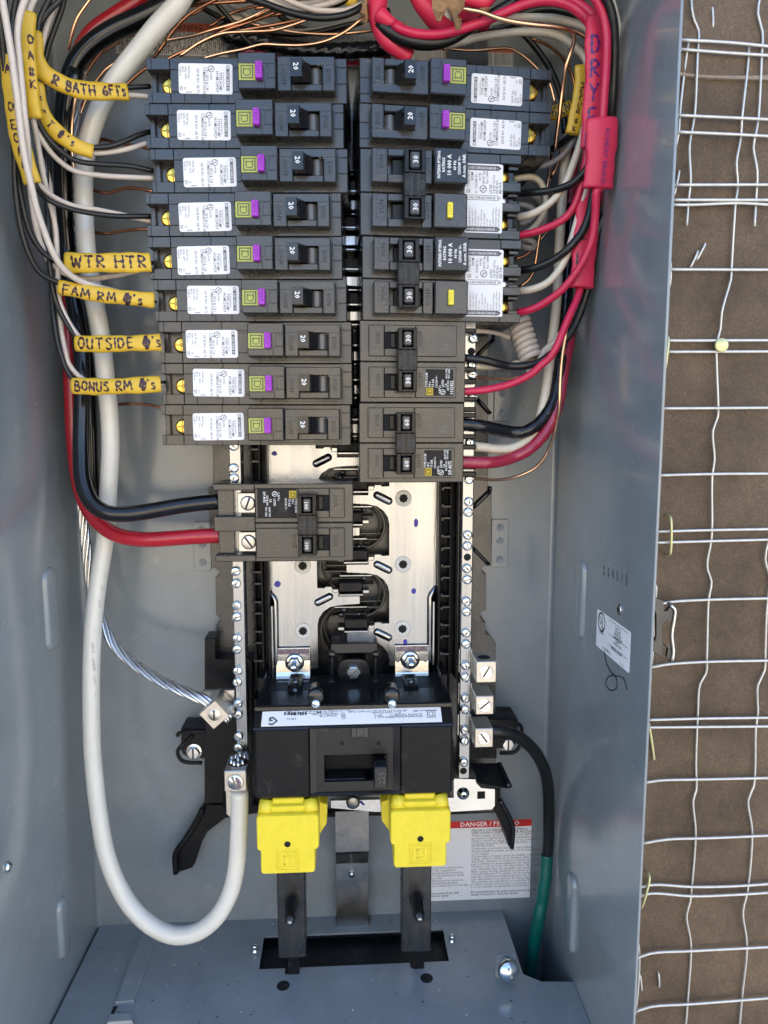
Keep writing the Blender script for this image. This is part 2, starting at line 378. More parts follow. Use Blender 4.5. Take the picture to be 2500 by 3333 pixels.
# square-D style emblem: two nested frames and a D
def emblem(mb, cx, cz, sz, d, ink, ex=(1, 0, 0), ey=(0, 1, 0), lw=0.09):
    ex, ey, c = Vector(ex), Vector(ey), Vector((cx, cz, d))
    def fr(h, wdt, open_=False):
        for a, b, c_, e in ((-h, h, h - wdt, h), (-h, h, -h, -h + wdt), (-h, -h + wdt, -h, h), (h - wdt, h, -h, h)):
            mb.add([c + ex * a + ey * c_, c + ex * b + ey * c_, c + ex * b + ey * e, c + ex * a + ey * e], [[0, 1, 2, 3]], ink)
    h = sz / 2; fr(h, sz * lw)
    h2 = sz * .30; w_ = sz * lw * .9
    mb.add([c + ex * x + ey * y for x, y in ((-h2 * .8, -h2), (-h2 * .8 + w_, -h2), (-h2 * .8 + w_, h2), (-h2 * .8, h2))], [[0, 1, 2, 3]], ink)
    for s_ in (-1, 1):
        mb.add([c + ex * x + ey * y for x, y in ((-h2, s_ * h2), (h2 * .5, s_ * h2), (h2 * .5, s_ * (h2 - w_)), (-h2, s_ * (h2 - w_)))], [[0, 1, 2, 3]], ink)
        mb.add([c + ex * x + ey * y for x, y in ((h2 * .5, s_ * h2), (h2, s_ * h2 * .55), (h2 - w_, s_ * h2 * .5), (h2 * .5, s_ * (h2 - w_)))], [[0, 1, 2, 3]], ink)
    mb.add([c + ex * x + ey * y for x, y in ((h2, h2 * .55), (h2, -h2 * .55), (h2 - w_, -h2 * .5), (h2 - w_, h2 * .5))], [[0, 1, 2, 3]], ink)
def ul_mark(mb, c, ex, ey, r, ink='ink'):
    c, ex, ey = Vector(c), Vector(ex), Vector(ey); n = 20
    vs = []
    for k in range(n):
        a = 2 * math.pi * k / n
        for q in (r, r * .82): vs.append(c + ex * math.cos(a) * q + ey * math.sin(a) * q)
    mb.add(vs, [[2 * k, 2 * k + 1, (2 * k + 3) % (2 * n), (2 * k + 2) % (2 * n)] for k in range(n)], ink)
    mb.text('U', c + ex * -r * .62 + ey * -r * .25, ex, ey, r * 1.15, ink, bold=.02); mb.text('L', c + ex * r * .05 + ey * -r * .6, ex, ey, r * 1.15, ink, bold=.02)

# ================================================================ SETTING
XR, XL = 161.1, -198.6; DR = 174.0; ZF = -392.0; ZT = 304.0
gm = MB(); gm.add([(-60000, -1500, -60000), (60000, -1500, -60000), (60000, -1500, 60000), (-60000, -1500, 60000)], [[0, 1, 2, 3]], 'ground')
single(gm, 'ground', None, None, kind='structure')
wm = MB(); wm.box(-9000, 9000, -1500, 1650, T0 + 6500, T0 + 6900, 'bounce_stucco', 5)  # unseen wall behind the lens, added for warm bounce and metal reflections
single(wm, 'bounce_wall', None, None, kind='structure')
# wall of building paper round the enclosure
DW = 70.0
wp = MB()
zl = P(2350, 246, DW)[1]
x0w, x1w = XL - 6, XR + 6
for a, b, c, d in ((x1w, 1300, -1500, 4400), (-6500, x0w, -1500, 4400), (x0w, x1w, ZT + 8, 4400), (x0w, x1w, -1500, ZF - 260)):
    wp.box(a, b, c, d, DW - 60, DW, 'paper', 0.1)
single(wp, 'wall', None, None, kind='structure')
# the lapping upper sheet
lp = MB(); xs_ = [x1w - 1 + 1120 * (k / 60) ** 2 for k in range(61)]
vs = []; fs = []
for k, x in enumerate(xs_):
    ze = zl - (x - P(2180, 240, DW)[0]) * 0.055 + 1.2 * math.sin(x * .05)
    bulge = 1.3 + .5 * math.sin(x * .09 + 1)
    for z, dd in ((ze, bulge), (ze + 2.2, bulge + .5), (ze + 9, bulge + .2), (ze + 60, .9), (4400, .8)): vs.append((x, z, DW + dd))
    vs.append((x, ze - .1, DW + .05))
for k in range(60):
    a = k * 6; b = a + 6
    for j in range(4): fs.append([a + j, b + j, b + j + 1, a + j + 1])
    fs.append([a + 5, b + 5, b, a])
lp.add(vs, fs, 'paper', True)
lap = single(lp, 'building_paper', 'upper sheet of brown building paper lapped over the lower one', 'building paper')
_e = MB(); ev = []
for x in xs_[:40]:
    ze = zl - (x - P(2180, 240, DW)[0]) * 0.055 + 1.2 * math.sin(x * .05); h_ = 2.6 + 1.0 * math.sin(x * .04 + 2)
    ev += [(x, ze - .4, DW + .3), (x, ze - .2, DW + 2.4), (x, ze + h_ * .5, DW + 2.9), (x, ze + h_, DW + 1.9)]
_e.add(ev, [[4 * k + j, 4 * k + 4 + j, 4 * k + 5 + j, 4 * k + 1 + j] for k in range(39) for j in range(3)], 'paper_edge')
_e.build('sheet_edge', lap)

# ================================================================ ENCLOSURE
enc = thing('electrical_enclosure', 'open grey painted steel electrical panel enclosure', 'enclosure', (-18, ZF, 0))
m = MB(); m.box(XL - 1.5, XR + 1.5, ZF - 240, ZT, -1.5, 0, 'paint', 0.2); m.build('back_panel', enc)
def wall_sheet(x, sgn, name):
    m = MB(); xa, xb = (x, x + 1.5) if sgn > 0 else (x - 1.5, x)
    m.box(xa, xb, ZF - 240, ZT, 0.02, DR, 'paint', 0.35); return m
mw = wall_sheet(XR, 1, 'r'); mw.build('side_wall', enc)
mw = wall_sheet(XL, -1, 'l'); mw.build('side_wall', enc)
# back fillets
for x, sg in ((XR, -1), (XL, 1)):
    m = MB(); pr = [(x + sg * 3 * (1 - math.cos(a)), 3 * (1 - math.sin(a))) for a in [R_(9 * k) for k in range(11)]]
    vs = [(px_, z, d_ + .05) for z in (ZF - 240, ZT) for px_, d_ in pr]; n_ = len(pr)
    m.add(vs, [[k, k + 1, n_ + k + 1, n_ + k] for k in range(n_ - 1)], 'paint', True); m.build('corner_bend', enc, recalc=False)
m = MB(); m.box(XL, XR, ZT - 1.5, ZT + .1, 0.02, DR, 'paint', 0.3); m.build('top_wall', enc)
m = MB(); m.box(XL, XR, ZF - 242, ZF - 239, 0, DR, 'paint', 0.3); m.build('bottom_wall', enc)
m = MB(); m.box(XL + .2, XR - .2, ZF - 238, ZF - 2, 170, 171.5, 'paint', .3); m.build('unseen_lower_cover', enc)  # out of view, added to keep front light out of the space below the plate
# embossed oblong pads on the side walls
def pad(x, sg, pyt, pyb, pxt, pxb, hw, label=None):
    a = PX(pxt, pyt, x); b = PX(pxb, pyb, x); m = MB(); dm = (a[2] + b[2]) / 2; r = hw
    path = rrect(dm - r, dm + r, b[1], a[1], r * .95, 8)
    rings = []
    for k, (ins, h) in enumerate(((0, 0), (.3, .5), (.9, 1.8), (1.7, 2.6), (3, 2.8))):
        q = rrect(dm - r + ins, dm + r - ins, b[1] + ins, a[1] - ins, max(.3, (r - ins) * .95), 8); rings.append([(x + sg * h, z, d) for d, z in q])
    n_ = len(path); vs = sum(rings, []); fs = []
    for i in range(4):
        for k in range(n_): l = (k + 1) % n_; fs.append([i * n_ + k, i * n_ + l, (i + 1) * n_ + l, (i + 1) * n_ + k])
    fs.append([4 * n_ + k for k in range(n_)]); m.add(vs, fs, 'paint', True); m.build('embossed_pad', enc)
pad(XR, -1, C('o', 0, 250)[1], C('o', 0, 790)[1], 1895, 1890, 8)
pad(XR, -1, C('l', 0, 620)[1], C('l', 0, 1110)[1], 1862, 1862, 8)
pad(XL, 1, C('c', 0, 890)[1], C('c', 0, 1450)[1], 163, 163, 9)
pad(XL, 1, C('d', 0, 760)[1], C('d', 0, 1150)[1], 203, 203, 7)
# stamped number, sticker, scrawl on the right wall
exw, eyw = (0, 0, 1), (0, 1, 0)
m = MB(); p0 = PX(*C('o', 540, 335), XR)
for k, ch in enumerate('250513'):
    q = PX(*C('o', 545 + 30 * k, 330 + 14 * k), XR); m.text(ch, (XR - .12, q[1] - 2, q[2]), exw, eyw, 9, 'marker_black', bold=.0, sx=.75)
m.build('stamped_number', enc)
st = MB(); pa = PX(*C('o', 507, 605), XR); pb = PX(*C('o', 735, 1005), XR); pc = PX(*C('o', 735, 715), XR); pd_ = PX(*C('o', 507, 860), XR)
d0_, d1_ = pa[2], pc[2]; z1_, z0_ = (pa[1] + pc[1]) / 2, (pb[1] + pd_[1]) / 2
st.prism([(x, z) for x, z in rrect(d0_, d1_, z0_, z1_, 1.2)], 0, .15, 'white_label', .03, f=lambda x, z, d: (XR - d, z, x))
sticker = st.build('listing_sticker', enc, 'small white certification sticker on the right side wall')
tx = MB(); Wd, Hg = d1_ - d0_, z1_ - z0_
def wt(s_, fx, fy, sz, al='c', bold=.01, sx=.8): tx.text(s_, (XR - .25, z1_ - Hg * fy, d0_ + Wd * fx), exw, eyw, sz * Hg, 'ink', al, bold, sx=sx)
for k, s_ in enumerate(('CLASS CTL', 'ENCLOSED', 'PANELBOARD', 'COMPLEMENTARY', 'LISTING', 'POWER OUTLET')): wt(s_, .66, .17 + .085 * k, .085)
wt('ISSUE No. 0032867', .64, .76, .12, sx=.72, bold=.015); wt('SQUARE D', .35, .93, .10, sx=1.1); wt('70297-636-02', .8, .95, .05)
wt('LISTED', .17, .58, .11, bold=.02)
ul_mark(tx, (XR - .25, z1_ - Hg * .27, d0_ + Wd * .16), Vector(exw), Vector(eyw), Wd * .12)
for fy in (.06, .44 - .015, .72 - .03): tx.add([(XR - .25, z1_ - Hg * fy, d0_ + Wd * .38), (XR - .25, z1_ - Hg * fy, d0_ + Wd * .95), (XR - .25, z1_ - Hg * (fy + .012), d0_ + Wd * .95), (XR - .25, z1_ - Hg * (fy + .012), d0_ + Wd * .38)], [[0, 1, 2, 3]], 'ink')
tx.build('printed_text', sticker)
sq = MB()
for pl in ([(555, 870), (565, 930), (585, 985), (620, 1030), (650, 1040), (690, 1060), (710, 1130)], [(620, 1030), (580, 1045), (565, 1080), (580, 1120), (615, 1135), (640, 1110), (640, 1060), (620, 1032)]):
    pts = [PX(*C('o', *p), XR) for p in pl]; sq.tube([(XR - .1, p[1], p[2]) for p in pts], .38, 'marker_black', n=6, step=1.5)
sq.build('marker_scrawl', enc)
q = PX(*C('o', 658, 588), XR); m = MB(); m.lathe((XR, q[1], q[2]), [(3.4, 0), (3.2, .8), (2.2, 1.1)], 'zinc', (-1, 0, 0)); m.lathe((XR - 1.12, q[1], q[2]), [(1.5, 0), (1.4, .05)], 'void', (-1, 0, 0)); m.build('rivet', enc)
q = PX(*C('d', 45, 590), XL); m = MB(); m.lathe((XL, q[1], q[2]), [(3.4, 0), (3.2, 1.2), (2.2, 2.1), (1, 2.6)], 'screw_zinc', (1, 0, 0)); m.build('wall_screw', enc)
# four riveted tabs on the back panel
for (x0, y0, x1, y1) in ((C('v', 1385, 525) + C('v', 1530, 960)), (C('c', 1262, 600) + C('c', 1385, 920)), (C('i', 545, 535) + C('i', 720, 1095))):
    a = P(x0, y0, 2); b = P(x1, y1, 2); m = MB(); m.prism(rrect(a[0], b[0], b[1], a[1], 1.5), .05, 2.0, 'paint', .7)
    cx = (a[0] + b[0]) / 2; h = a[1] - b[1]
    for fz in (.17, .45, .83): m.lathe((cx, a[1] - h * fz, 2), [(2.9, 0), (2.7, .5), (1.6, .6), (1.4, .25)], 'paint', n=16)
    m.build('riveted_tab', enc)

# danger notice at the lower back, warning notices at the top
def notice(name, label, cr, x0, y0, x1, y1, head, rows, hcol, base, d=0.06, cols=1):
    a = Q(cr, x0, y0, d); b = Q(cr, x1, y1, d); m = MB(); m.box(a[0], b[0], b[1], a[1], d, d + .12, base, .02)
    h = a[1] - b[1]; W = b[0] - a[0]; hh = h * head[1]
    o = m.build(name, enc, label)
    t = MB(); t.box(a[0], b[0], a[1] - hh, a[1], d + .1, d + .2, hcol, .01)
    t.text(head[0], (a[0] + W * head[2], a[1] - hh * .8, d + .25), (1, 0, 0), (0, 1, 0), hh * head[3], head[4], bold=.015)
    for fx, fy, sz, s_, bo in rows:
        t.text(s_, (a[0] + W * fx, a[1] - h * fy, d + .22), (1, 0, 0), (0, 1, 0), sz, 'ink_grey', bold=bo)
    t.build('printed_text', o); return o
es = ["PELIGRO DE DESCARGA ELÉCTRICA,", "EXPLOSIÓN O DESTELLO POR ARQUEO", "•Utilice equipo de protección personal (EPP)", "apropiado y siga las prácticas de seguridad en", "trabajos eléctricos establecidas por su Compañía,", "(Consulte la norma NFPA70E, CSA Z462 o", "NOM-029-STPS).", "•Solamente el personal eléctrico especializado", "deberá instalar y prestar servicio de mantenimiento", "a este equipo.", "•Desenergice el equipo antes de realizar cualquier", "trabajo dentro o fuera de él. Siempre utilice un", "dispositivo detector de tensión nominal adecuado", "para confirmar la desenergización del equipo.", "•Vuelva a colocar todos los dispositivos, las puertas", "y las cubiertas antes de energizar este equipo.", "•Este equipo ha sido diseñado y probado por", "Schneider Electric™ y cumple con las normas de", "nivel de rendimiento establecidas por UL. Utilice", "sólo dispositivos y accesorios de marca Square D™", "•No permita que superficies no metálicas de este", "producto entren en contacto con pintura, solventes", "o rocíos basados en derivados del petróleo.", "", "El incumplimiento de estas instrucciones podrá", "causar la muerte o lesiones serias."]
en = ["HAZARD OF ELECTRIC", "SHOCK, EXPLOSION, OR", "ARC FLASH", "", "•Apply appropriate personal", "equipment and follow safe", "See NFPA70E, CSA", "Z462 or local equivalent.", "•Must be installed and", "serviced by personnel.", "•Turn off this equipment", "before work on equipment.", "•Use rated voltage sensing", "device.", "•Replace devices, doors and covers before", "turning on power to this equipment.", "•This equipment is designed and tested by", "Schneider Electric™ to performance levels", "by UL standards. Use only", "Square D™ brand devices and accessories.", "•Do not allow petroleum-based paints,", "solvents, or sprays to contact the non-metallic", "of this product.", "", "Failure to follow these instructions will", "result in death or serious injury."]
rows = []
for k, s_ in enumerate(es): rows.append((.53, .135 + .0325 * k, 2.75 if k not in (0, 1, 24, 25) else 2.85, s_, .012 if k in (0, 1, 24, 25) else 0))
for k, s_ in enumerate(en): rows.append((.02, .135 + .0325 * k, 2.75, s_, .012 if k in (0, 1, 24, 25) else 0))
notice('danger_notice', 'white notice with red danger heading on the back panel', 't', 945, 330, 1703, 775, ('▲DANGER / PELIGRO'.replace('▲', ''), .085, .44, .95, 'ink_white'), rows, 'danger_red', 'white_label')
wr = ["Square D circuit breakers are the only breakers designed and tested by Square D for use with this", "panel and labeled to meet published performance and safety.", "Standards. Replace only with Square D Circuit Breakers.", "Adverse effects on safety and impair reliability. Square D is", "disclaims liability for damages resulting or non-performance", "misuse or failure of non-Square D circuit breakers"]
notice('warning_notice', 'worn notice with WARNING heading behind the copper wires', 'e', -160, 140, 610, 385, ('WARNING', .27, .45, .9, 'ink'), [(.03, .37 + .118 * k, 5.6, s_, 0) for k, s_ in enumerate(wr)], 'warn_orange', 'warn_label')
notice('warning_notice', 'worn Spanish notice with orange heading behind the right breakers', 'g', 230, 300, 975, 455, ('ADVERTENCIA', .26, .55, .9, 'ink'), [(.02, .4 + .1 * k, 3.6, "Los interruptores Square D son los únicos diseñados y probados por Square D para este uso en tableros", 0) for k in range(6)], 'warn_orange', 'warn_label')

# scratches and scuffs on the painted steel
random.seed(11)
for side in (0, 1, 2):
    m = MB()
    for k in range(26 if side < 2 else 34):
        L_ = random.uniform(1.2, 6) * random.choice((1, 1, 1.8)); an = random.uniform(0, math.pi); w_ = random.uniform(.09, .22)
        if side < 2:
            x = XR - .14 if side == 0 else XL + .14; z = random.uniform(-380, 200); d = random.uniform(30, 165)
            m.add([(x, z + math.sin(an) * L_ * a_ + math.cos(an) * w_ * b_, d + math.cos(an) * L_ * a_ - math.sin(an) * w_ * b_) for a_, b_ in ((-.5, 0), (0, 1), (.5, .2), (0, -1))], [[0, 1, 2, 3]], 'scuff')
        else:
            x = random.choice((random.uniform(XL + 12, -92), random.uniform(95, XR - 12))); z = random.uniform(-380, 60)
            m.add([(x + math.cos(an) * L_ * .6 * a_ - math.sin(an) * w_ * b_, z + math.sin(an) * L_ * .6 * a_ + math.cos(an) * w_ * b_, .14) for a_, b_ in ((-.5, 0), (0, 1), (.5, .2), (0, -1))], [[0, 1, 2, 3]], random.choice(('scuff', 'dirt')))
    so_ = m.build('scratches', enc); so_['kind'] = 'stuff'
# lower plate (a shelf at the bottom of the box) with slot, notch, holes
shelf = thing('gutter_plate', 'grey steel plate across the bottom with a black slotted opening', 'plate', (0, ZF, 60))
def TP(x, y): q = PZ(*C('t', x, y), ZF); return q[0], q[2]
hx0 = (TP(110, 1010)[0] + TP(80, 1210)[0]) / 2; hx1 = (TP(1180, 960)[0] + TP(1220, 1155)[0]) / 2
hd0 = (TP(110, 1010)[1] + TP(1180, 960)[1]) / 2; hd1 = (TP(80, 1210)[1] + TP(1220, 1155)[1]) / 2
n1 = TP(275, 1235); n2 = TP(1030, 1198); nb0 = TP(540, 945); nb1 = TP(752, 930)
holes = [(hx0, hx1, hd0, hd1), (n1[0] - 5, n1[0] + 5, hd1 - .01, n1[1]), (n2[0] - 5, n2[0] + 5, hd1 - .01, n2[1]),
         (nb0[0], nb1[0], -5, nb0[1])]
xe = PZ(*C('l', 60, 845), ZF)[0]
pe = [PZ(*C('l', *p), ZF) for p in ((60, 845), (190, 1235), (300, 1280), (490, 1280))]
m = MB(); holed(m, (XL + 1.7, xe), (0.1, 172), holes, 0, 1.6, 'paint', lambda x, z, d: (x, ZF - 1.6 + d, z))
m.build('plate', shelf)
cr_ = MB(); pts = [(xe, .1), (pe[1][0], pe[1][2]), (pe[2][0], pe[2][2]), (pe[3][0], pe[3][2]), (XR - .2, pe[3][2] + 25), (XR - .2, 172), (xe, 172)]
cr_.prism(pts, 0, 1.6, 'paint', .3, f=lambda x, z, d: (x, ZF - 1.6 + d, z)); cr_.build('corner_flap', shelf)
lt = MB()
for xx, dd in ((225, 1305), (1085, 1260)):
    q = TP(xx, dd); lt.lathe((q[0], ZF, q[1]), [(4.6, .01), (4.4, .12), (4.2, .06)], 'void', (0, 1, 0), 20)
lt.build('round_hole', shelf)
for xx, dd in ((55, 1100), (1237, 1040)):
    q = TP(xx, dd); lt = MB(); lt.lathe((q[0], ZF, q[1]), [(2.6, 0), (2.6, 1), (1.9, 1.4), (1.9, 3.4), (2.3, 4.0), (2.1, 5.2), (1, 5.8)], 'screw_zinc', (0, 1, 0), 16); lt.build('rivet_post', shelf)
a = PZ(*C('d', 850, 1000), ZF); b = PZ(*C('d', 760, 1410), ZF)
lt = MB(); pl = [PZ(*C('d', *p), ZF) for p in ((845, 1010), (975, 930), (805, 1415), (690, 1425))]
lt.prism([(p[0], p[2]) for p in pl], 0, 2.6, 'paint', .8, f=lambda x, z, d: (x, ZF + d, z)); lt.build('folded_flange', shelf)
pl = [PZ(*C('d', *p), ZF) for p in ((680, 1430), (708, 1428), (672, 1500), (656, 1504))]
lt = MB(); lt.prism([(p[0], p[2]) for p in pl], .02, .15, 'void', .02, f=lambda x, z, d: (x, ZF + d, z)); lt.build('slit', shelf)
pl = [PZ(*C('d', *p), ZF) for p in ((655, 1512), (790, 1505), (800, 1560), (640, 1570))]
lt = MB(); lt.prism([(p[0], p[2]) for p in pl], 0, 5, 'paint', 1.5, f=lambda x, z, d: (x, ZF + d, z)); lt.build('raised_tab', shelf)
bi = MB(); bi.box(hx0 - 6, hx1 + 6, ZF - 9, ZF - 7, hd0 - 4, hd1 + 20, 'plastic2', .3)  # black sheet that stands in for the darkness seen through the opening
single(bi, 'dark_backing', 'black sheet added below the bottom plate to darken its opening', 'insert')
# captive screw with tab
q0 = PZ(*C('t', 1580, 1260), ZF); tabz = P(*C('t', 1560, 1120), q0[2])[1]
scr = thing('captive_screw', 'round headed screw standing in a tab of the bottom plate', 'screw', (q0[0], ZF, q0[2]))
m = MB(); xa = P(*C('t', 1497, 1200), q0[2])[0]; xb = P(*C('t', 1622, 1200), q0[2])[0]
m.prism(rrect(xa, xb, ZF, tabz, 3), q0[2] - 1.5, q0[2], 'paint', .5); m.build('tab', scr)
h = P(*C('t', 1573, 1212), q0[2] + 9); ax = Vector((.1, .25, 1)).normalized()
m = MB(); m.lathe(h, [(7.6, 0), (7.4, 1.6), (6.4, 3.2), (4.6, 4.4), (2, 5.1), (.3, 5.3)], 'screw_zinc', ax, 24)
m.build('screw_head', scr)
m = MB(); c_ = Vector(h) + ax * 4.2; e1 = Vector((.35, -.93, .2)); e1 = (e1 - ax * e1.dot(ax)).normalized(); e2 = ax.cross(e1)
m.add([c_ + e1 * a_ * 6.4 + e2 * b_ * .8 + ax * g_ for a_, b_, g_ in ((-1, -1, -1.6), (-1, 1, -1.6), (-.5, 1, .9), (-.5, -1, .9), (.5, 1, .9), (.5, -1, .9), (1, 1, -1.6), (1, -1, -1.6))], [[0, 1, 2, 3], [3, 2, 4, 5], [5, 4, 6, 7]], 'steel_dark'); m.build('screw_slot', scr)
m = MB(); m.tube([(h[0], h[1] + 1, h[2] - 9), h], 2.6, 'screw_zinc', lobes=0, n=12); m.build('screw_shank', scr)
# mounting ear outside the right wall
ear = MB(); D_e = 92
pe_ = [Q('o', *p, D_e)[:2] for p in ((868, 498), (955, 530), (957, 598), (975, 600), (1000, 570), (985, 545), (1010, 545), (1040, 590), (1035, 640), (1020, 760), (1030, 930), (1005, 950), (975, 905), (985, 850), (950, 815), (943, 900), (930, 905), (868, 860), (868, 800), (895, 800), (905, 770), (905, 620), (888, 578), (868, 575))]
ear.prism(pe_, D_e - 2.4, D_e, 'ear_shaded', .35)
eo = single(ear, 'mounting_ear', 'notched steel mounting ear sticking out beside the enclosure rim', 'bracket')
e2_ = MB(); c_ = Q('o', 978, 745, D_e + .05); e2_.prism([(c_[0] + 3.6 * math.cos(R_(k * 20)), c_[1] + 8.5 * math.sin(R_(k * 20))) for k in range(18)], D_e - .1, D_e + .12, 'paper', .03); e2_.build('ear_hole', eo)
e2_ = MB(); e2_.tube([Q('o', *p, D_e + .6) for p in ((1000, 560), (1030, 590), (1028, 640), (1010, 760), (1020, 880), (1010, 940))], 1.1, 'zinc', n=8); e2_.build('rolled_edge', eo)

# ================================================================ WIRE LATH and fasteners on the wall
lath = thing('wire_lath', 'crimped galvanized wire lath stapled over brown paper', 'wire lath', P(2300, 1700, DW))
H = [('m', (470, 288), (800, 305), (1150, 338)), ('m', (465, 355), (800, 380), (1150, 403)), ('m', (450, 830), (1150, 862)), ('m', (440, 950), (800, 965), (1150, 983)), ('m', (430, 1332), (1150, 1330)),
     ('m', (415, 1440), (1150, 1440)), ('m', (410, 1475), (560, 1475), (900, 1463), (1150, 1477)), ('m', (385, 1940), (1150, 1943)), ('n', (365, 462), (1150, 459)), ('n', (370, 543), (1150, 540)),
     ('n', (330, 950), (1150, 945)), ('n', (305, 1432), (700, 1422), (1150, 1419)), ('n', (290, 1838), (600, 1828), (1150, 1818)), ('n', (285, 1917), (600, 1908), (1150, 1893)), ('o', (890, 560), (1000, 538), (1200, 525), (1720, 512)),
     ('o', (850, 985), (960, 962), (1200, 944), (1720, 932)), ('o', (835, 1335), (1200, 1325), (1720, 1318)), ('o', (835, 1385), (1720, 1377)), ('l', (900, 92), (1000, 75), (1250, 68), (1720, 58)),
     ('l', (890, 455), (1050, 428), (1300, 420), (1720, 402)), ('l', (875, 722), (960, 700), (1200, 712), (1450, 708), (1720, 690)), ('l', (875, 775), (950, 752), (1200, 768), (1450, 760), (1720, 743)),
     ('l', (855, 1148), (950, 1112), (1200, 1097), (1720, 1070)), ('l', (845, 1468), (950, 1432), (1200, 1415), (1720, 1375))]
Vv = [[('m', (553, -60)), ('m', (556, 60)), ('m', (575, 150)), ('m', (605, 220)), ('m', (598, 400)), ('m', (577, 830)), ('m', (560, 930)), ('m', (540, 1050)), ('m', (548, 1300)), ('m', (536, 1420)), ('m', (520, 1625))],
      [('m', (1055, -60)), ('m', (1032, 100)), ('m', (1065, 230)), ('m', (1060, 400)), ('m', (1036, 850)), ('m', (1020, 950)), ('m', (1000, 1060)), ('m', (1028, 1230)), ('m', (1020, 1420)), ('m', (1008, 1632))],
      [('m', (532, 310)), ('m', (512, 450)), ('m', (472, 800)), ('m', (462, 960)), ('m', (440, 1060)), ('m', (425, 1200))],
      [('m', (968, 340)), ('m', (962, 450)), ('m', (920, 830)), ('m', (908, 1000)), ('m', (878, 1170)), ('m', (888, 1330)), ('m', (870, 1480)), ('m', (842, 1940)), ('n', (838, 20)), ('n', (800, 150)), ('n', (772, 260)), ('n', (762, 380)), ('n', (735, 480)), ('n', (735, 620)), ('n', (746, 930)), ('n', (744, 1010)), ('n', (708, 1110)), ('n', (720, 1320)), ('n', (704, 1430)), ('n', (698, 1890)), ('n', (670, 2040)), ('o', (1250, 320)), ('o', (1277, 400)), ('o', (1258, 520)), ('o', (1246, 900)), ('o', (1240, 1020)), ('o', (1200, 1090)), ('o', (1184, 1310)), ('o', (1172, 1640)), ('l', (1228, 130)), ('l', (1210, 190)), ('l', (1224, 390)), ('l', (1198, 740)), ('l', (1192, 800)), ('l', (1170, 880)), ('l', (1196, 1060)), ('l', (1180, 1350)), ('l', (1160, 1600))],
      [('n', (1130, 1880)), ('o', (1660, 140)), ('o', (1640, 250)), ('o', (1668, 370)), ('o', (1650, 600)), ('o', (1640, 900)), ('o', (1636, 1000)), ('o', (1590, 1100)), ('o', (1590, 1290)), ('o', (1576, 1400)), ('o', (1572, 1650)), ('l', (1572, 110)), ('l', (1540, 190)), ('l', (1563, 380)), ('l', (1535, 740)), ('l', (1508, 860)), ('l', (1532, 1060)), ('l', (1505, 1350)), ('l', (1482, 1600))],
      [('o', (870, 370)), ('o', (905, 440)), ('o', (898, 520)), ('o', (885, 800)), ('o', (872, 960)), ('o', (850, 1060))], [('m', (395, 1760)), ('m', (405, 1950)), ('m', (400, 2040)), ('m', (380, 2110))],
      [('l', (870, 1010)), ('l', (886, 1090)), ('l', (872, 1400)), ('l', (845, 1560))]]
for k, h in enumerate(H):
    m = MB(); cr = h[0]; pts = [Q(cr, x, y, DW + 4.4 + .35 * math.sin(x * .02 + k)) for x, y in h[1:]]; m.tube(pts, .95, 'galv', n=8, step=6); m.build('horizontal_wire', lath)
for k, v in enumerate(Vv):
    m = MB(); m.tube([Q(c_, x, y, DW + 2.6 + .9 * math.sin(y * .02 + k)) for c_, (x, y) in v], .78, 'galv', n=8, step=4); m.build('crimped_wire', lath)
ST = [('m', (705, 55), (710, 190), 'galv', 'short straight staple alone at the top of the brown paper'), ('m', (655, 1755), (597, 1865), 'galv', 'slanted silver staple, upper of a crossed pair on brown paper'),
      ('m', (602, 1808), (550, 1920), 'galv', 'slanted silver staple, lower of a crossed pair on brown paper'), ('m', (468, 1230), (432, 1400), 'galv', 'silver staple half hidden behind the enclosure rim near the double wires'),
      ('n', (390, 432), (357, 695), 'brass_staple', 'yellowish staple over two wires beside the enclosure rim'), ('n', (405, 1730), (402, 2005), 'brass_staple', 'upright yellowish staple holding the double wire above the steel ear'),
      ('o', (855, 1362), (890, 1602), 'brass_staple', 'yellowish staple slanting down from the rim below the steel ear'), ('l', (950, 650), (897, 845), 'brass_staple', 'olive staple crossing two wires near the bottom of the rim'),
      ('l', (893, 1250), (902, 1335), 'galv', 'tiny staple close to the rim near the bottom'), ('l', (1003, 1235), (1007, 1315), 'galv', 'tiny upright staple between wires near the bottom')]
for cr, a, b, mt, lb in ST:
    hi = 6.6 if mt == 'brass_staple' and cr != 'o' else 1.4; A_, B_ = Q(cr, *a, DW + hi), Q(cr, *b, DW + hi); m = MB(); rr = .95 if mt != 'galv' else .75
    v_ = (Vector(B_) - Vector(A_)).normalized()
    m.tube([(A_[0], A_[1], DW - 3), (A_[0], A_[1], DW + hi * .7), tuple(Vector(A_) + v_ * 1.2), tuple(Vector(B_) - v_ * 1.2), (B_[0], B_[1], DW + hi * .7), (B_[0], B_[1], DW - 3)], rr, mt, n=8, step=1.2)
    single(m, 'staple', lb, 'staple', 'staples in the building paper', loc=A_)
c_ = Q('n', 768, 495, DW + 5.5); m = MB(); m.lathe(c_, [(4.6, 0), (4.6, .8), (4.0, 1.2), (1, 1.4)], 'brass_staple', n=24)
m.tube([(c_[0], c_[1], DW - 2), c_], 1.2, 'galv', n=8)
single(m, 'cap_nail', 'round pale nail cap pinning the lath wires', 'nail', loc=c_)

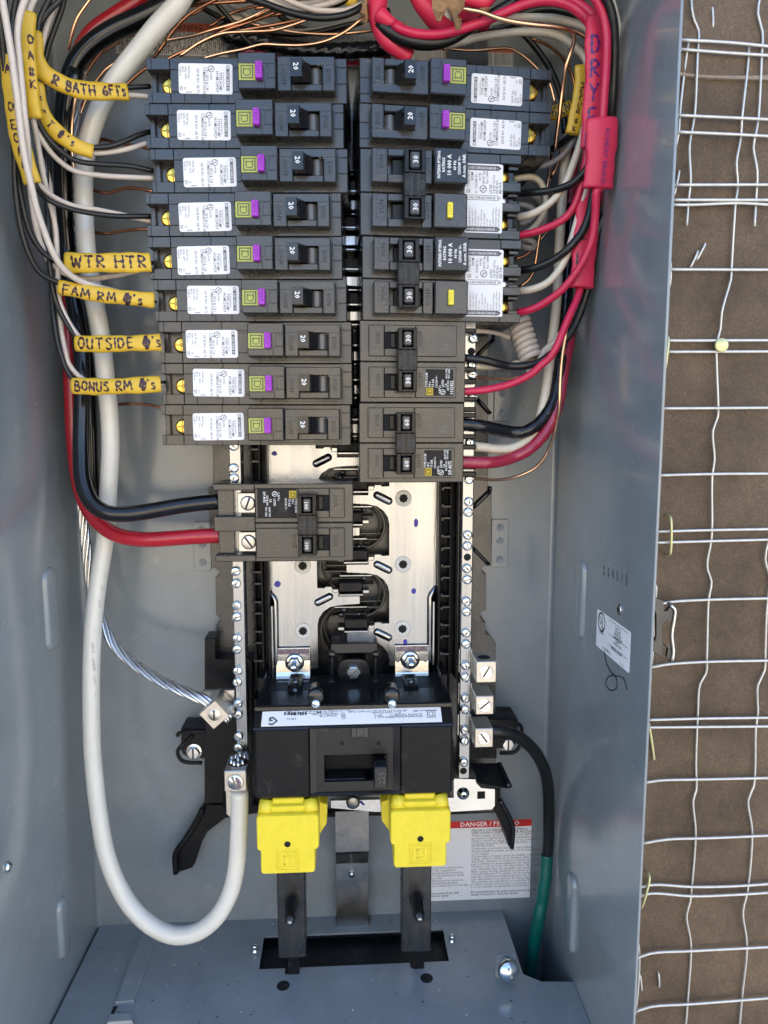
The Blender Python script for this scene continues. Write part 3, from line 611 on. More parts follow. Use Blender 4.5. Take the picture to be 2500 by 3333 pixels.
# ================================================================ BREAKERS
DF = 81.0                       # front (label) face of the breakers
EX, EY = (1, 0, 0), (0, 1, 0)
DOWN, RIGHT = (0, -1, 0), (1, 0, 0)
def toggle(parent, u, vb, vt, base, hgt, out, num, upright=False):
    """rocker: u = (face start, face end, slope end, slot end); local x"""
    a, b_, c_, e_ = u; m = MB()
    prof = [(a, base - 1), (a - .3, hgt), (b_, hgt + .4), (b_ + 1.0, hgt - 3.5), (b_ + 2.3, base + 3), (c_, base + .6), (c_, base - 1)]
    n_ = len(prof); g = .35
    vs = [(x, z, d) for z in (vb, vt) for x, d in prof] + [(x + (g if x < b_ else -g), z, d - g) for z in (vb, vt) for x, d in prof]
    m.add([(x, z, d) for z in (vb, vt) for x, d in prof], [list(range(n_)), [n_ + k for k in range(n_)]] + [[k, (k + 1) % n_, n_ + (k + 1) % n_, n_ + k] for k in range(n_)], 'plasticg')
    h = m.build('toggle_handle', parent)
    t = MB(); t.text(num, ((a + b_) / 2 - 1.45 * out, (vb + vt) / 2 + (2.3 if out > 0 else -2.3) * 1.0, hgt + .45), (0, -out, 0), (out, 0, 0), 4.1, 'ink_white', 'l', bold=.02); t.build('rating_number', h)
    m = MB(); n2 = 6
    pr = [(c_ + (e_ - c_) * k / n2, base - 4.5 + 2.2 * math.sin(math.pi * (k / n2 * .8 + .2))) for k in range(n2 + 1)]
    m.add([(x, z, d) for z in (vb + .4, vt - .4) for x, d in pr], [[k, k + 1, n2 + 2 + k, n2 + 1 + k] for k in range(n2)], 'barrel', True); m.build('toggle_barrel', parent, recalc=False)
    return h
def slot_block(m, u0, u1, v0, v1, s0, s1, t0, t1, d1, mt='plastic', b=.5):
    m.box(u0, s0, v0, v1, -1, d1, mt, b); m.box(s1, u1, v0, v1, -1, d1, mt, b)
    m.box(s0 + .02, s1 - .02, v0, t0, -1, d1 - .02, mt, b); m.box(s0 + .02, s1 - .02, t1, v1, -1, d1 - .02, mt, b)
def make_afci():
    t = thing('circuit_breaker', 'x', 'breaker', (0, 0, 0)); L = 119; H = 12.6
    def U(u): return u - L
    m = MB()
    m.box(U(14), U(L), -H, H, -58, -.4, 'plastic', .5)
    m.box(U(0), U(14.1), H - 6.4, H, -56, -.4, 'plastic', .5); m.box(U(.4), U(14.1), -H, -H + 6.4, -56, -.4, 'plastic', .5)
    m.box(U(1.5), U(14.1), -H + 6, H - 6, -56, -9, 'plastic', .4)
    m.box(U(.8), U(4.0), -H + 6.2, H - 6.2, -30, -6.5, 'plastic', .4)
    # raised surface pads with seams between
    for a, b_ in ((0, 2.8), (3.0, 13.8)): m.box(U(a), U(b_), H - 6.3, H - .1, -.8, 0, 'plastic', .22)
    for a, b_ in ((.5, 2.8), (3.0, 13.8)): m.box(U(a), U(b_), -H + .1, -H + 6.3, -.8, 0, 'plastic', .22)
    for a, b_ in ((14.1, 38.5), (38.8, 56.0)): m.box(U(a), U(b_), H - 6.3 + (1 if a > 30 else 0), H - .1, -.8, 0, 'plastic', .22)
    for a, b_ in ((14.1, 22), (22.3, 38.0), (38.3, 48), (48.3, 62)): m.box(U(a), U(b_), -H + .1, -H + 6.3, -.8, 0, 'plastic', .22)
    m.box(U(14.1), U(56), -H + 6.5, H - 6.5, -.8, -.02, 'plastic', .22)
    m.box(U(62.3), U(112), -H + .1, -H + 1.8, -.8, 0, 'plastic', .2)
    for a, b_ in ((H - 5, H - .1), (-1.5, H - 5.3), (-H + .1, -1.8)): m.box(U(113), U(L - .1), a, b_, -.8, 0, 'plastic', .25)
    m.build('body', t)
    # test block
    m = MB(); m.box(U(56.4), U(78.5), -9.6, 10.4, -1, 11.2, 'plastic', .6)
    m.box(U(56.8), U(78.1), 4.2, 10.0, 11, 11.45, 'plastic', .22); m.box(U(72.2), U(78.1), -9.2, -3.9, 11, 11.42, 'plastic', .22); m.box(U(56.8), U(71.9), -9.2, -5.4, 11, 11.45, 'plastic', .22)
    m.box(U(73.5), U(78.1), -3.6, 3.9, 11, 11.45, 'plastic', .22)
    tb = m.build('test_block', t)
    m = MB(); m.box(U(57.0), U(66.6), -4.9, 4.1, 11.1, 11.65, 'olive', .12); e_ = m.build('emblem_plate', t)
    m = MB(); emblem(m, U(61.8), -.4, 7.2, 11.72, 'olive_dark', (0, -1, 0), (1, 0, 0)); m.build('emblem', e_)
    m = MB(); m.box(U(67.0), U(70.9), -4.9, 4.3, 11, 14.6, 'purple', .35); e_ = m.build('test_button', t)
    m = MB(); m.text('TEST', (U(68.0), 3.9, 14.66), DOWN, RIGHT, 2.9, 'purple_dark', bold=.01, sx=1.15); m.build('embossed_word', e_)
    # handle block
    m = MB(); slot_block(m, U(78.6), U(112.6), -9.2, 9.8, U(87.0), U(105), -5.2, 5.2, 8)
    m.box(U(87), U(105), -5.4, 5.4, -3, -1.2, 'void', .1)
    m.box(U(106), U(112.2), -9, 4.6, 7.9, 8.2, 'plastic', .15); m.box(U(79), U(112.2), 5.0, 9.5, 7.9, 8.2, 'plastic', .15)
    m.build('handle_block', t)
    toggle(t, (U(87.6), U(94.0), U(98.4), U(104.8)), -5.0, 5.0, 8, 16.2, 1, '20')
    m = MB(); m.text('O/OFF', (U(80.8), 3.6, 8.1), DOWN, RIGHT, 4.2, 'engrave', sx=.8); m.build('embossed_word', t); m = MB(); m.text('I/ON', (U(107.4), 2.6, 8.3), DOWN, RIGHT, 4.2, 'engrave', sx=.8); m.build('embossed_word', t)
    # terminal screw
    m = MB(); c = (U(12.2), -1.0, -8.9); m.lathe(c, [(4.9, 0), (4.9, 3.0), (4.6, 4.4), (3.4, 4.7), (0.6, 4.8)], 'brass', n=22)
    s_ = m.build('terminal_screw', t)
    m = MB()
    m.box(U(12.2) - 4.2, U(12.2) + 4.2, -1.4, -.6, -4.8, -4.05, 'brass_dark', .1); m.box(U(12.2) - .4, U(12.2) + .4, -5.0, 3.0, -4.8, -4.02, 'brass_dark', .1); m.prism([(U(12.2) - 1.9, -1), (U(12.2), -2.9), (U(12.2) + 1.9, -1), (U(12.2), .9)], -4.6, -3.98, 'brass_dark', .3)
    m.build('screw_recess', s_)
    # sticker
    m = MB(); u0, u1, v0, v1 = U(19.5), U(51.5), -8.4, 8.5
    m.prism(rrect(u0, u1, v0, v1, 1.4), -.05, .28, 'white_label', .05); s_ = m.build('label_sticker', t)
    x = MB(); W = v1 - v0; Lh = u1 - u0
    def line(s, fu, fv, sz, ink='ink', al='l', bold=.003, sx=.82): x.text(s, (u0 + Lh * fu, v1 - W * fv, .34), DOWN, RIGHT, sz, ink, al, bold, sx=sx)
    x.box(u0 + Lh * .885, u0 + Lh * .945, v0 + W * .12, v0 + W * .83, .28, .33, 'ink_grey', .01)
    x.text('SQUARE D', (u0 + Lh * .895, v1 - W * .24, .36), DOWN, RIGHT, 1.9, 'ink_white', bold=.02, sx=1.15)
    emblem(x, u0 + Lh * .915, v1 - W * .1, 1.9, .34, 'ink_grey', (0, -1, 0), (1, 0, 0))
    line('by Schneider Electric', .82, .28, 1.25, 'ink_grey'); line('TYPE HOMP', .755, .28, 2.35); line('HOM120PDF', .69, .24, 2.6)
    ul_mark(x, (u0 + Lh * .605, v1 - W * .17, .34), Vector(DOWN), Vector(RIGHT), 1.9); line('LISTED', .585, .3, 1.7)
    line('C.B./ GFCI & C.B./', .505, .1, 2.35, sx=.78); line('COMBINATION AFCI', .45, .1, 2.35, sx=.78); line('ISSUE NO. AE-70', .335, .17, 2.3)
    line('HACR Type', .175, .1, 1.75); line('60Hz, 120V~', .115, .1, 1.75); line('Al/Cu', .065, .1, 1.75); line('CLASS A', .015, .1, 1.75)
    line('S3', .10, .78, 1.9); line('62', .035, .78, 1.7)
    for a, b_, c2, d2 in ((.02, .07, .76, .77), (.02, .07, .89, .90), (.02, .026, .76, .9), (.064, .07, .76, .9)): x.flat([(u0 + Lh * a, v1 - W * c2), (u0 + Lh * b_, v1 - W * c2), (u0 + Lh * b_, v1 - W * d2), (u0 + Lh * a, v1 - W * d2)], .34, 'ink')
    for k in range(9): x.flat([(u0 + Lh * (.14 + .012 * k), v0 + W * .03), (u0 + Lh * (.147 + .012 * k), v0 + W * .03), (u0 + Lh * (.147 + .012 * k), v0 + W * .07), (u0 + Lh * (.14 + .012 * k), v0 + W * .07)], .34, 'ink_grey')
    x.build('printed_text', s_)
    return t
def tie(parent, x0, x1, v0, v1, base, top, win, num, out, ptxt):
    """common trip tie: bar over two handles with a window at each"""
    m = MB(); wx0, wx1 = x0 + 2.6, x1 - 2.6
    for a, b_ in win:
        m.box(x0, wx0, a - 1.6, b_ + 1.6, base, top, 'plastict', .35); m.box(wx1, x1, a - 1.6, b_ + 1.6, base, top, 'plastict', .35)
        m.box(wx0 - .3, wx1 + .3, a - 1.6, a, base, top - .03, 'plastict', .35); m.box(wx0 - .3, wx1 + .3, b_, b_ + 1.6, base, top - .03, 'plastict', .35)
        m.box(wx0, wx1, a, b_, base, base + 1, 'void', .1)
    mid0, mid1 = win[0][1] + 1.6, win[1][0] - 1.6
    m.box(x0 - .3, x1 + .3, mid0 + .05, mid1 - .05, base, top - .6, 'plastict', .35)
    o = m.build('handle_tie', parent)
    tt = MB(); mc = (mid0 + mid1) / 2; w_ = (x1 - x0)
    for s_, fx, dr in (('COMMON', .76, 1), ('TRIP', .97, 1), ('COMMON', .24, -1), ('TRIP', .03, -1)):
        # up-reading pair on the outer half, down-reading pair on the inner half
        tt.text(s_, (x0 + w_ * fx, mc, top - .52), (0, dr, 0), (-dr, 0, 0), 3.1, 'stamp_dark', 'c', bold=.02, sx=1.0 if s_ == 'COMMON' else .95)
    tt.build('embossed_words', o)
    for a, b_ in win:
        m = MB(); m.box(wx0 + .6, wx1 - .6, a + .5, b_ - .5, base + .5, top + 1.0, 'plastic', .8); hb = m.build('toggle_handle', parent)
        tt = MB(); L_ = len(num); tt.text(num, ((x0 + x1) / 2 + 1.6 * out, (a + b_) / 2, top + 1.05), (0, out, 0), (-out, 0, 0), 4.3 if L_ < 3 else 3.4, 'ink_white', 'c', bold=.012); tt.build('rating_number', hb)
def two_pole(num, length=67.0, label_pole=0, out=1, issue='0162422', lug=False):
    """local x from the inner end (0) outwards (length) for out=1; mirrored when out=-1"""
    t = thing('circuit_breaker', 'x', 'breaker', (0, 0, 0)); s = out
    def B(m, x0, x1, *a): 
        if s < 0: x0, x1 = -x1, -x0
        m.box(x0, x1, *a)
    m = MB(); pe_ = length - (0 if not lug else 26)
    B(m, 0, pe_, .1, 25.2, -58, 0, 'plastic', .5); B(m, .05, pe_, -25.2, -.1, -58, 0, 'plastic', .5)
    if not lug:
        for z0 in (1.2, 19.5, -24.6, -5.8): B(m, pe_ - 1, pe_ + .3, z0, z0 + 4, -50, -1.2, 'plastic', .4)
    m.build('body', t)
    for z0 in (3.2, -22.4):
        m = MB(); z1 = z0 + 19.2
        x0, x1 = 5.5, (pe_ - 6 if not lug else pe_ - .6); s0, s1 = 15.3, 35.0
        zs0, zs1 = z0 + 4.8, z0 + 14.6
        for q in ((x0, s0, z0, z1), (s1, x1, z0, z1)): B(m, q[0], q[1], q[2], q[3], -1, 1.5, 'plastic', .4)
        B(m, s0 + .02, s1 - .02, z0, zs0, -1, 1.48, 'plastic', .4); B(m, s0 + .02, s1 - .02, zs1, z1, -1, 1.48, 'plastic', .4)
        B(m, s0, s1, zs0, zs1, -.9, .15, 'void', .05); B(m, x0 + 1, s0 - 1, zs0, z1 - .8, 1.3, 1.65, 'plastic', .12)
        B(m, 19.2, 22.4, zs0 + .5, zs1 - .5, 0, .9, 'plastict', .4)
        m.build('pole_cover', t)
        m = MB(); up = s
        m.text('I/ON', (s * (12.8 if s > 0 else 12.8 - 0), z0 + 11, 1.75), (0, s, 0), (-s, 0, 0), 4.0, 'engrave', 'c', sx=.85); m.build('embossed_word', t); m = MB(); m.text('O/OFF', (s * 39.4, z0 + 11, 1.58), (0, s, 0), (-s, 0, 0), 4.2, 'engrave', 'c', sx=.8); m.build('embossed_word', t)
    x0, x1 = 23.0, 34.6
    if s < 0: x0, x1 = -x1, -x0
    tie(t, x0, x1, 0, 0, 0, 12.5, [(-17.6, -7.8), (7.8, 17.6)], num, s, None)
    zc = (-12.8 if label_pole == 0 else 12.8)
    m = MB(); a, b_ = (41.5, 59.0) if not lug else (35.5, 61.5)
    if not lug: B(m, a, b_, zc - 8.2, zc + 8.2, 1.4, 1.6, 'plastic2', .03)
    else: B(m, a + .5, b_ - .5, zc - 9.2, zc + 9.2, 1.4, 1.6, 'plastic2', .03)
    ls = m.build('rating_label', t); x = MB()
    def line(tx_, u, off, sz, bold=.012, sx=.85): x.text(tx_, (s * u, zc - s * 8.0 + s * off, 1.68), (0, s, 0), (-s, 0, 0), sz, 'ink_white', 'l', bold, sx=sx)
    k = 1.0 if not lug else 1.35; a0 = 44.0 if not lug else 38.5
    x.box(*( (s * a0 - 2.2, s * a0 + 2.2) ), zc - s * 5.6 - 2.3, zc - s * 5.6 + 2.3, 1.6, 1.66, 'logo_yellow', .02)
    emblem(x, s * a0, zc - s * 5.6, 3.6, 1.7, 'plastic2', (0, s, 0), (-s, 0, 0), .12)
    line('TYPE HOM', a0 - 1.2, 5, 2.2); line('TIPO', a0 + .8, 5, 2.0); line('10 kA', a0 + 2.9, 5, 2.5); line('120/240 V~', a0 + 5.0, 4.6, 1.9)
    line('▭ Al/Cu'.replace('▭', '='), a0 + 7.0 * k, 1, 1.9); line('LISTED', a0 + 9 * k, 5, 1.9); line('C.B.', a0 + 11 * k - .2, 5, 1.8)
    ul_mark(x, (s * (a0 + 8.4 * k), zc - s * 6.0, 1.68), Vector((0, s, 0)), Vector((-s, 0, 0)), 1.7, 'ink_white')
    line('ISSUE NO.', a0 + 12.6 * k - .3, 3, 1.8); line('HACR TYPE', a0 + 11.6 * k - .3, 10.4, 1.7, sx=.7); line('TIPO CARR', a0 + 13.4 * k - .5, 10.4, 1.7, sx=.7)
    line(issue, a0 + 15.0 * k - (0 if not lug else 1.5), .6, 2.9 if len(issue) < 8 and not lug else 2.3, .015)
    x.build('printed_text', ls)
    if lug:
        m = MB()
        B(m, pe_ - .2, length, 21.0, 25.2, -40, 0, 'plastic', .5); B(m, pe_ - .2, length, -5.4, 4.3, -40, 0, 'plastic', .5); B(m, pe_ - .2, length, -25.2, -20.8, -40, 0, 'plastic', .5)
        B(m, pe_ - .2, length - 2, -25, 25, -48, -13, 'plastic', .5)
        B(m, length - 12, length - 1.5, 4, 21.2, -40, -6, 'plastic', .5); B(m, length - 12, length - 1.5, -21, -5.2, -40, -6, 'plastic', .5)
        m.build('terminal_housing', t)
        for zc in (12.2, -13.2):
            m = MB(); B(m, pe_ + .2, pe_ + 11.5, zc - 6.3, zc + 6.6, -14, -5.5, 'lug', .3); lo = m.build('lug', t)
            m = MB(); c = (s * (pe_ + 5.0), zc, -5.6); m.lathe(c, [(4.9, 0), (4.9, .12), (4.5, .14), (4.4, 1.0), (4.0, 1.2), (.5, 1.25)], 'lug', n=24); so_ = m.build('set_screw', lo)
            m = MB(); an = R_(70 if zc > 0 else 125); e = Vector((math.cos(an), math.sin(an), 0)); g = Vector((-e.y, e.x, 0)); cc = Vector((c[0], c[1], -4.3))
            m.add([cc + e * a_ * 4.0 + g * b2 * .6 for a_, b2 in ((-1, -1), (1, -1), (1, 1), (-1, 1))], [[0, 1, 2, 3]], 'engrave'); m.build('screw_slot', lo)
    return t
def make_gfci(tie_x):
    t = thing('circuit_breaker', 'x', 'breaker', (0, 0, 0))
    m = MB(); m.box(0, 87, .1, 25.2, -58, -.2, 'plastic', .5); m.box(.05, 87, -25.2, -.1, -58, -.2, 'plastic', .5)
    for a, b_ in ((19.8, 25.2), (3.4, 9.0), (-8.4, -3.2), (-25.2, -19.6)): m.box(86.9, 100.4, a, b_, -52, -.3, 'plastic', .4)
    m.box(86.9, 98.5, -25, 25, -56, -12, 'plastic', .4)
    for a, b_ in ((9.1, 11.5), (17.2, 19.7), (-3.1, -1.0), (1.2, 3.3), (-10.6, -8.5), (-19.5, -17.2)): m.box(93, 99.5, a, b_, -50, -3.5, 'plastic', .4)
    for a, b_ in ((11.6, 17.1), (-.9, 1.1), (-17.1, -10.7)): m.box(93.5, 97.5, a, b_, -30, -6, 'plasticg', .5)
    m.build('body', t)
    for z0 in (3.4, -22.2):
        m = MB(); slot_block(m, 6.5, 43.0, z0, z0 + 19.4, 16.0, 36.5, z0 + 5.0, z0 + 15.0, 8)
        m.box(16, 36.5, z0 + 4.8, z0 + 15.2, -3, -1.2, 'void', .1); m.box(19, 36, z0 + 5.2, z0 + 14.8, -1, 4.0, 'plastict', .5)
        m.box(9.2, 14.5, z0 + 5, z0 + 18.4, 7.9, 8.2, 'plastic', .15); m.build('handle_block', t)
        m = MB(); m.text('I/ON', (13.6, z0 + 11.5, 8.3), (0, 1, 0), (-1, 0, 0), 4.4, 'engrave', 'c', sx=.85); m.build('embossed_word', t); m = MB(); m.text('O/OFF', (41.6, z0 + 10, 8.1), (0, 1, 0), (-1, 0, 0), 4.8, 'engrave', 'c', sx=.8); m.build('embossed_word', t)
        m = MB(); m.box(43.2, 63.8, z0 - .6, z0 + 19.6, -1, 12, 'plastic', .7); m.build('test_block', t)
    m = MB(); m.prism(rrect(43.9, 63.2, 3.6, 22.4, 1.2), 11.9, 12.25, 'plasticg', .08); rl = m.build('rating_label', t)
    x = MB()
    for s_, u, sz in (('INTERRUPTING', 47.0, 2.45), ('RATING', 49.8, 2.45), ('10 000 A', 53.6, 3.5), ('60 Hz', 56.5, 2.45), ('120/240 V~', 59.3, 2.45), ('A nom. I/AIR', 62.3, 2.7)):
        x.text(s_, (u, 13.0, 12.32), (0, 1, 0), (-1, 0, 0), sz, 'ink_white', 'c', bold=.022, sx=.92)
    x.build('printed_text', rl)
    m = MB(); m.box(51.3, 54.6, -17.5, -8.6, 11.9, 14.6, 'yellow_button', .35); yb = m.build('test_button', t)
    m = MB(); m.text('TEST', (53.6, -13.05, 14.68), (0, 1, 0), (-1, 0, 0), 2.5, 'yellow_dark', 'c', bold=.01, sx=1.2); m.build('embossed_word', yb)
    tie(t, tie_x, tie_x + 12.4, 0, 0, 5, 17.0, [(-18.2, -8.2), (8.0, 18.6)], '30', 1, None)
    m = MB(); u0, u1, v0, v1 = 64.6, 88.6, -21.8, 19.0; m.prism(rrect(u0, u1, v0, v1, 1.0), -.1, .35, 'white_label', .05); ls = m.build('label_sticker', t)
    x = MB(); W = v1 - v0
    def arrow(zc, tx_, dark):
        pl = [(u0 + .8, zc - 1.5), (u1 - 3.0, zc - 1.5), (u1 - 1, zc), (u1 - 3.0, zc + 1.5), (u0 + .8, zc + 1.5)]
        x.flat(pl, .4, 'ink_grey')
        if not dark: x.flat([(u0 + 1.1, zc - 1.2), (u1 - 3.1, zc - 1.2), (u1 - 1.5, zc), (u1 - 3.1, zc + 1.2), (u0 + 1.1, zc + 1.2)], .44, 'white_label')
        x.text(tx_, (u0 + 1.6, zc - .75, .48), (1, 0, 0), (0, 1, 0), 2.1, 'ink_white' if dark else 'ink', bold=.015, sx=.8)
    arrow(v1 - 2.4, 'LOAD/CARGA/CHARGE ~', True); arrow(v0 + 2.2, 'LOAD/CARGA/CHARGE ~', True); arrow(-.9, 'LOAD/CARGA/CHARGE  N', False)
    def ln(s_, u, z, sz, bold=.008): x.text(s_, (u0 + u, z, .42), (0, 1, 0), (-1, 0, 0), sz, 'ink', 'l', bold, sx=.85)
    ln('TYPE/TIPO', 3.2, 5, 2.4); ln('HOM', 5.4, 9, 2.4); ln('S1  120/240 V~', 7.9, 1.4, 2.2); ln('60 Hz', 10.1, 9, 2.2); ln('HACR Type', 12.4, 7, 2.0); ln('Tipo CARR', 14.6, 7, 2.0)
    ln('LISTED', 17.0, 1.6, 2.2); ln('C.B.W/ G.F.C.I', 19.0, 1.6, 2.1); ln('ISSUE NO.', 21.0, 1.6, 2.2); ln('AD-910', 23.2, 1.6, 2.5, .02)
    emblem(x, u0 + 2.3, 2.8, 2.2, .42, 'ink', (0, 1, 0), (-1, 0, 0)); ul_mark(x, (u0 + 11.6, 4.2, .42), Vector((0, 1, 0)), Vector((-1, 0, 0)), 2.2)
    for k, s_ in enumerate(('48840-060-04', '#14-#8 AWG AL/Cu', '(2.5-6mm²) 60/75°C', '#6-#4 AWG Al/Cu', '(13-21 mm²)', '75°C only/solo/seul', '41 lb-in./pulg/po', '(4.6 N-m)', 'Class A', 'Assembled in Mexico', 'Ensamblado en México', 'Assemblé au Mexique')): ln(s_, 1.9 + 1.85 * k, -18.4, 1.55, 0)
    x.build('printed_text', ls)
    for zc, mt in ((14.2, 'brass'), (-.2, 'zinc'), (-14.2, 'brass')):
        m = MB(); m.lathe((90.6, zc - .6, -9), [(3.9, 0), (3.9, 3), (3.3, 4), (.5, 4.2)], mt, n=18); m.build('terminal_screw', t)
    return t
proto_a = make_afci()
proto_g1, proto_g2 = make_gfci(25.0), make_gfci(20.5)
proto_60 = two_pole('60', issue='DP-4075'); proto_30 = two_pole('30', issue='0162422')
proto_100 = two_pole('100', 89.0, 1, -1, 'DP-4075', True)
bpy.context.view_layer.update(); index_kids()
used = set()
def place(proto, inner, tilt, flip, label, group, roll=0.0):
    o = proto if proto.name not in used else copy_tree(proto)
    used.add(proto.name)
    o.location = (inner[0] / 1000, -inner[2] / 1000, inner[1] / 1000); o.rotation_euler = (R_(roll), math.pi if flip else 0, R_(tilt))
    o['label'] = label; o['group'] = group
    return o
ztop = P(1130, 190, DF)[1]
inn = [1129, 1119, 1132, 1111, 1114, 1128, 1144, 1146, 1141]
rowlab = ['top', 'second', 'third', 'fourth', 'fifth', 'sixth', 'seventh', 'eighth', 'ninth']
rowx = ['fed by the wires from the BATH GFI\'s tag', 'with its screw gold in the shade of the notch', 'with two loose wires entering its left end', 'below the bare copper stub', 'right of the WTR HTR tag',
        'right of the FAM RM tag with a blue pen mark', 'right of the OUTSIDE tag', 'right of the BONUS RM tag', 'lowest, above the bare silver bus bar']
ROWZ = []
DCODE = ['22316', None, '25453', None, None, None, '26132', '25453', '25453']
for k in range(9):
    yc = 190 + (1449 - 190) * 0; z = ztop - 25.4 * (k + .5); ROWZ.append(z)
    x = P(inn[k], 800, DF)[0]
    yy = 1374 - (z / (T0 - DF)) * F
    x = P(inn[k], max(150, min(1500, 1400 - z * 5.35)), DF)[0]
    o = place(proto_a, (x, z, DF), -3.3 + (.5 if k > 5 else 0) + random.uniform(-.3, .3), False, f'{rowlab[k]} left 20 breaker, {rowx[k]}', 'single 20 amp breakers with white stickers', roll=random.uniform(-.4, .4))
    for ch in list(o.children):
        if ch.name.startswith('label_sticker'):
            ch.location = (random.uniform(-.8, .8) / 1000 + (0, 0, 0, 0, -.0015, .002, -.003, .001, .001)[k], 0, random.uniform(-.6, .5) / 1000); ch.rotation_euler = (0, R_(random.uniform(-1.3, 1.3)), 0)
    if DCODE[k]:
        m = MB(); m.text(DCODE[k], (-8.2, 6.1, 8.25), (-1, 0, 0), (0, -1, 0), 3.4, 'stamp', 'l', sx=1.0); OFF[:] = (0, 0, 0); dc = m.build('scratched_code', o)
inr = 1171
zr = P(1185, 187, DF)[1]
for k, lb in ((0, 'topmost black 20 breaker of the right column, scratched 23123'), (1, 'second black 20 breaker of the right column, scratched 26132')):
    z = zr - 25.4 * (k + .5); x = P(inr + (0 if k == 0 else -1), 1400 - z * 5.35, DF)[0]
    o = place(proto_a, (x, z, DF), 3.4, True, lb, 'single 20 amp breakers with white stickers')
    m = MB(); m.text(('23123', '26132')[k], (-8.5 - 2 * k, 5.8, 8.25), (-1, 0, 0), (0, -1, 0), 3.6, 'stamp', 'l', sx=1.0); OFF[:] = (0, 0, 0); m.build('scratched_code', o)
OFF[:] = (0, 0, 0)
def zrow(n): return zr - 25.4 * n
for pr, n, tl, px_, lb, g in ((proto_g1, 3, 3.0, 1172, 'upper double 30 breaker with yellow test button, handles thrown outward', 'double 30 breakers with a yellow test button'),
                              (proto_g2, 5, 2.6, 1179, 'lower double 30 breaker with yellow test button, handles centred', 'double 30 breakers with a yellow test button'),
                              (proto_30, 7, 1.6, 1171, 'short double 30 breaker without sticker, printed 0162422', 'short double breakers'),
                              (proto_60, 9, .6, 1169, 'short double 60 breaker at the foot of the right column', 'short double breakers')):
    z = zrow(n) + (0 if n < 6 else .6); x = P(px_, 1400 - z * 5.35, DF)[0]; place(pr, (x, z, DF - (0 if n < 7 else 1)), tl, False, lb, g)
z1 = P(1140, 1573, 78)[1]; place(proto_100, (P(1150, 1700, 78)[0], z1 - 25.3, 78), -.5, False, 'double 100 breaker alone below the left column with thick cables', 'short double breakers')

# ================================================================ INTERIOR: black base, side shields, bus plates, bars
base = thing('interior_base', 'black moulded plastic interior base behind the bus plates', 'base', P(1150, 1700, 0))
def poly(cr, pts, d): return [Q(cr, x, y, d)[:2] for x, y in pts]
m = MB(); a = P(838, 330, 20); b = P(1458, 2240, 20)
m.box(a[0], b[0], b[1], a[1], 2, 12, 'plastic', .6); m.build('floor', base)
# left and right outer shields (flat, close to the back panel)
m = MB(); m.prism([Q('c', *p, 14)[:2] for p in ((1395, -2200), (1393, 365), (1365, 378), (1372, 600), (1380, 850), (1385, 905), (1410, 905), (1437, 930), (1437, 945), (1410, 962), (1413, 1210), (1445, 1235), (1445, 1250), (1417, 1275), (1418, 1362), (1340, 1420), (1340, 2000), (1700, 2000), (1700, -2200))], 1, 14, 'plastic', .8); m.build('side_shield', base)
m = MB(); m.prism([Q('v', *p, 16)[:2] for p in ((1000, -4000), (1352, -4000), (1352, 225), (1385, 232), (1385, 930), (1365, 945), (1312, 945), (1292, 980), (1312, 1015), (1335, 1018), (1333, 1345), (1290, 1365), (1280, 1400), (1300, 1440), (1328, 1448), (1328, 1560), (1360, 1560), (1422, 1640), (1422, 3160), (1000, 3160))], 1, 16, 'plastic', .8); m.build('side_shield', base)
# diagonal ribs on the right shield
for cr, p, q in (('v', (1215, 420), (1372, 270)), ('v', (1215, 785), (1360, 935)), ('i', (530, 130), (530, 195)), ('i', (345, 370), (530, 190)), ('i', (350, 845), (500, 1010)), ('i', (310, 2050), (490, 1880)), ('v', (1370, 270), (1370, 232)), ('b', (0, 0), (1, 1))):
    if cr == 'b': continue
    m = MB(); A_ = Vector(Q(cr, *p, 18)); B_ = Vector(Q(cr, *q, 18)); m.tube([A_, B_], 1.4, 'plasticg', n=8, step=4); m.build('shield_rib', base)
# foot brackets: left and right lower black supports
m = MB(); m.prism(poly('r', ((320, 215), (420, 215), (420, 400), (580, 400), (750, 400), (750, 1740), (500, 1760), (500, 1440), (330, 1350), (320, 690)), 30), 12, 30, 'plastic2', .8)
m.build('support_rib', base)
for cr, pts, dd in (('r', ((85, 1070), (480, 1070), (510, 1110), (510, 1750), (300, 1750), (298, 1345), (150, 1335), (95, 1300), (72, 1230), (85, 1200)), 30), ('s', ((1180, 905), (1300, 905), (1518, 912), (1520, 1070), (1505, 1110), (1470, 1150), (1340, 1158), (1340, 1240), (1110, 1240), (1080, 905)), 34)):
    m = MB(); m.prism(poly(cr, pts, dd), 2, dd - 8, 'plastic2', .8); m.build('mounting_foot', base)
for cr, pts in (('r', [(80, 1095), (85, 1072), (480, 1072), (505, 1110), (505, 1740)]), ('r', [(215, 1090), (85, 1215), (78, 1250), (110, 1310), (160, 1330), (296, 1335)]), ('s', [(1310, 920), (1515, 920), (1515, 1060), (1500, 1110), (1460, 1145), (1345, 1150)])):
    m = MB(); m.tube([Q(cr, *p, 22.6) for p in pts], 1.5, 'plastic2', n=8, step=3); m.build('foot_rim', base)
m = MB(); m.prism(poly('r', ((300, 1740), (900, 1740), (900, 1800), (500, 1860), (330, 1990), (285, 2080), (225, 2270), (200, 2310), (75, 2352), (55, 2335), (60, 2150), (210, 1900)), 18), 3, 14, 'plastic2', .6)
m.build('lower_wing', base)
m = MB(); m.tube([Q('r', *p, 19) for p in ((302, 1745), (262, 1850), (160, 2010), (62, 2150), (62, 2330))], 2.2, 'plastic2', n=8); m.build('wing_rim', base)
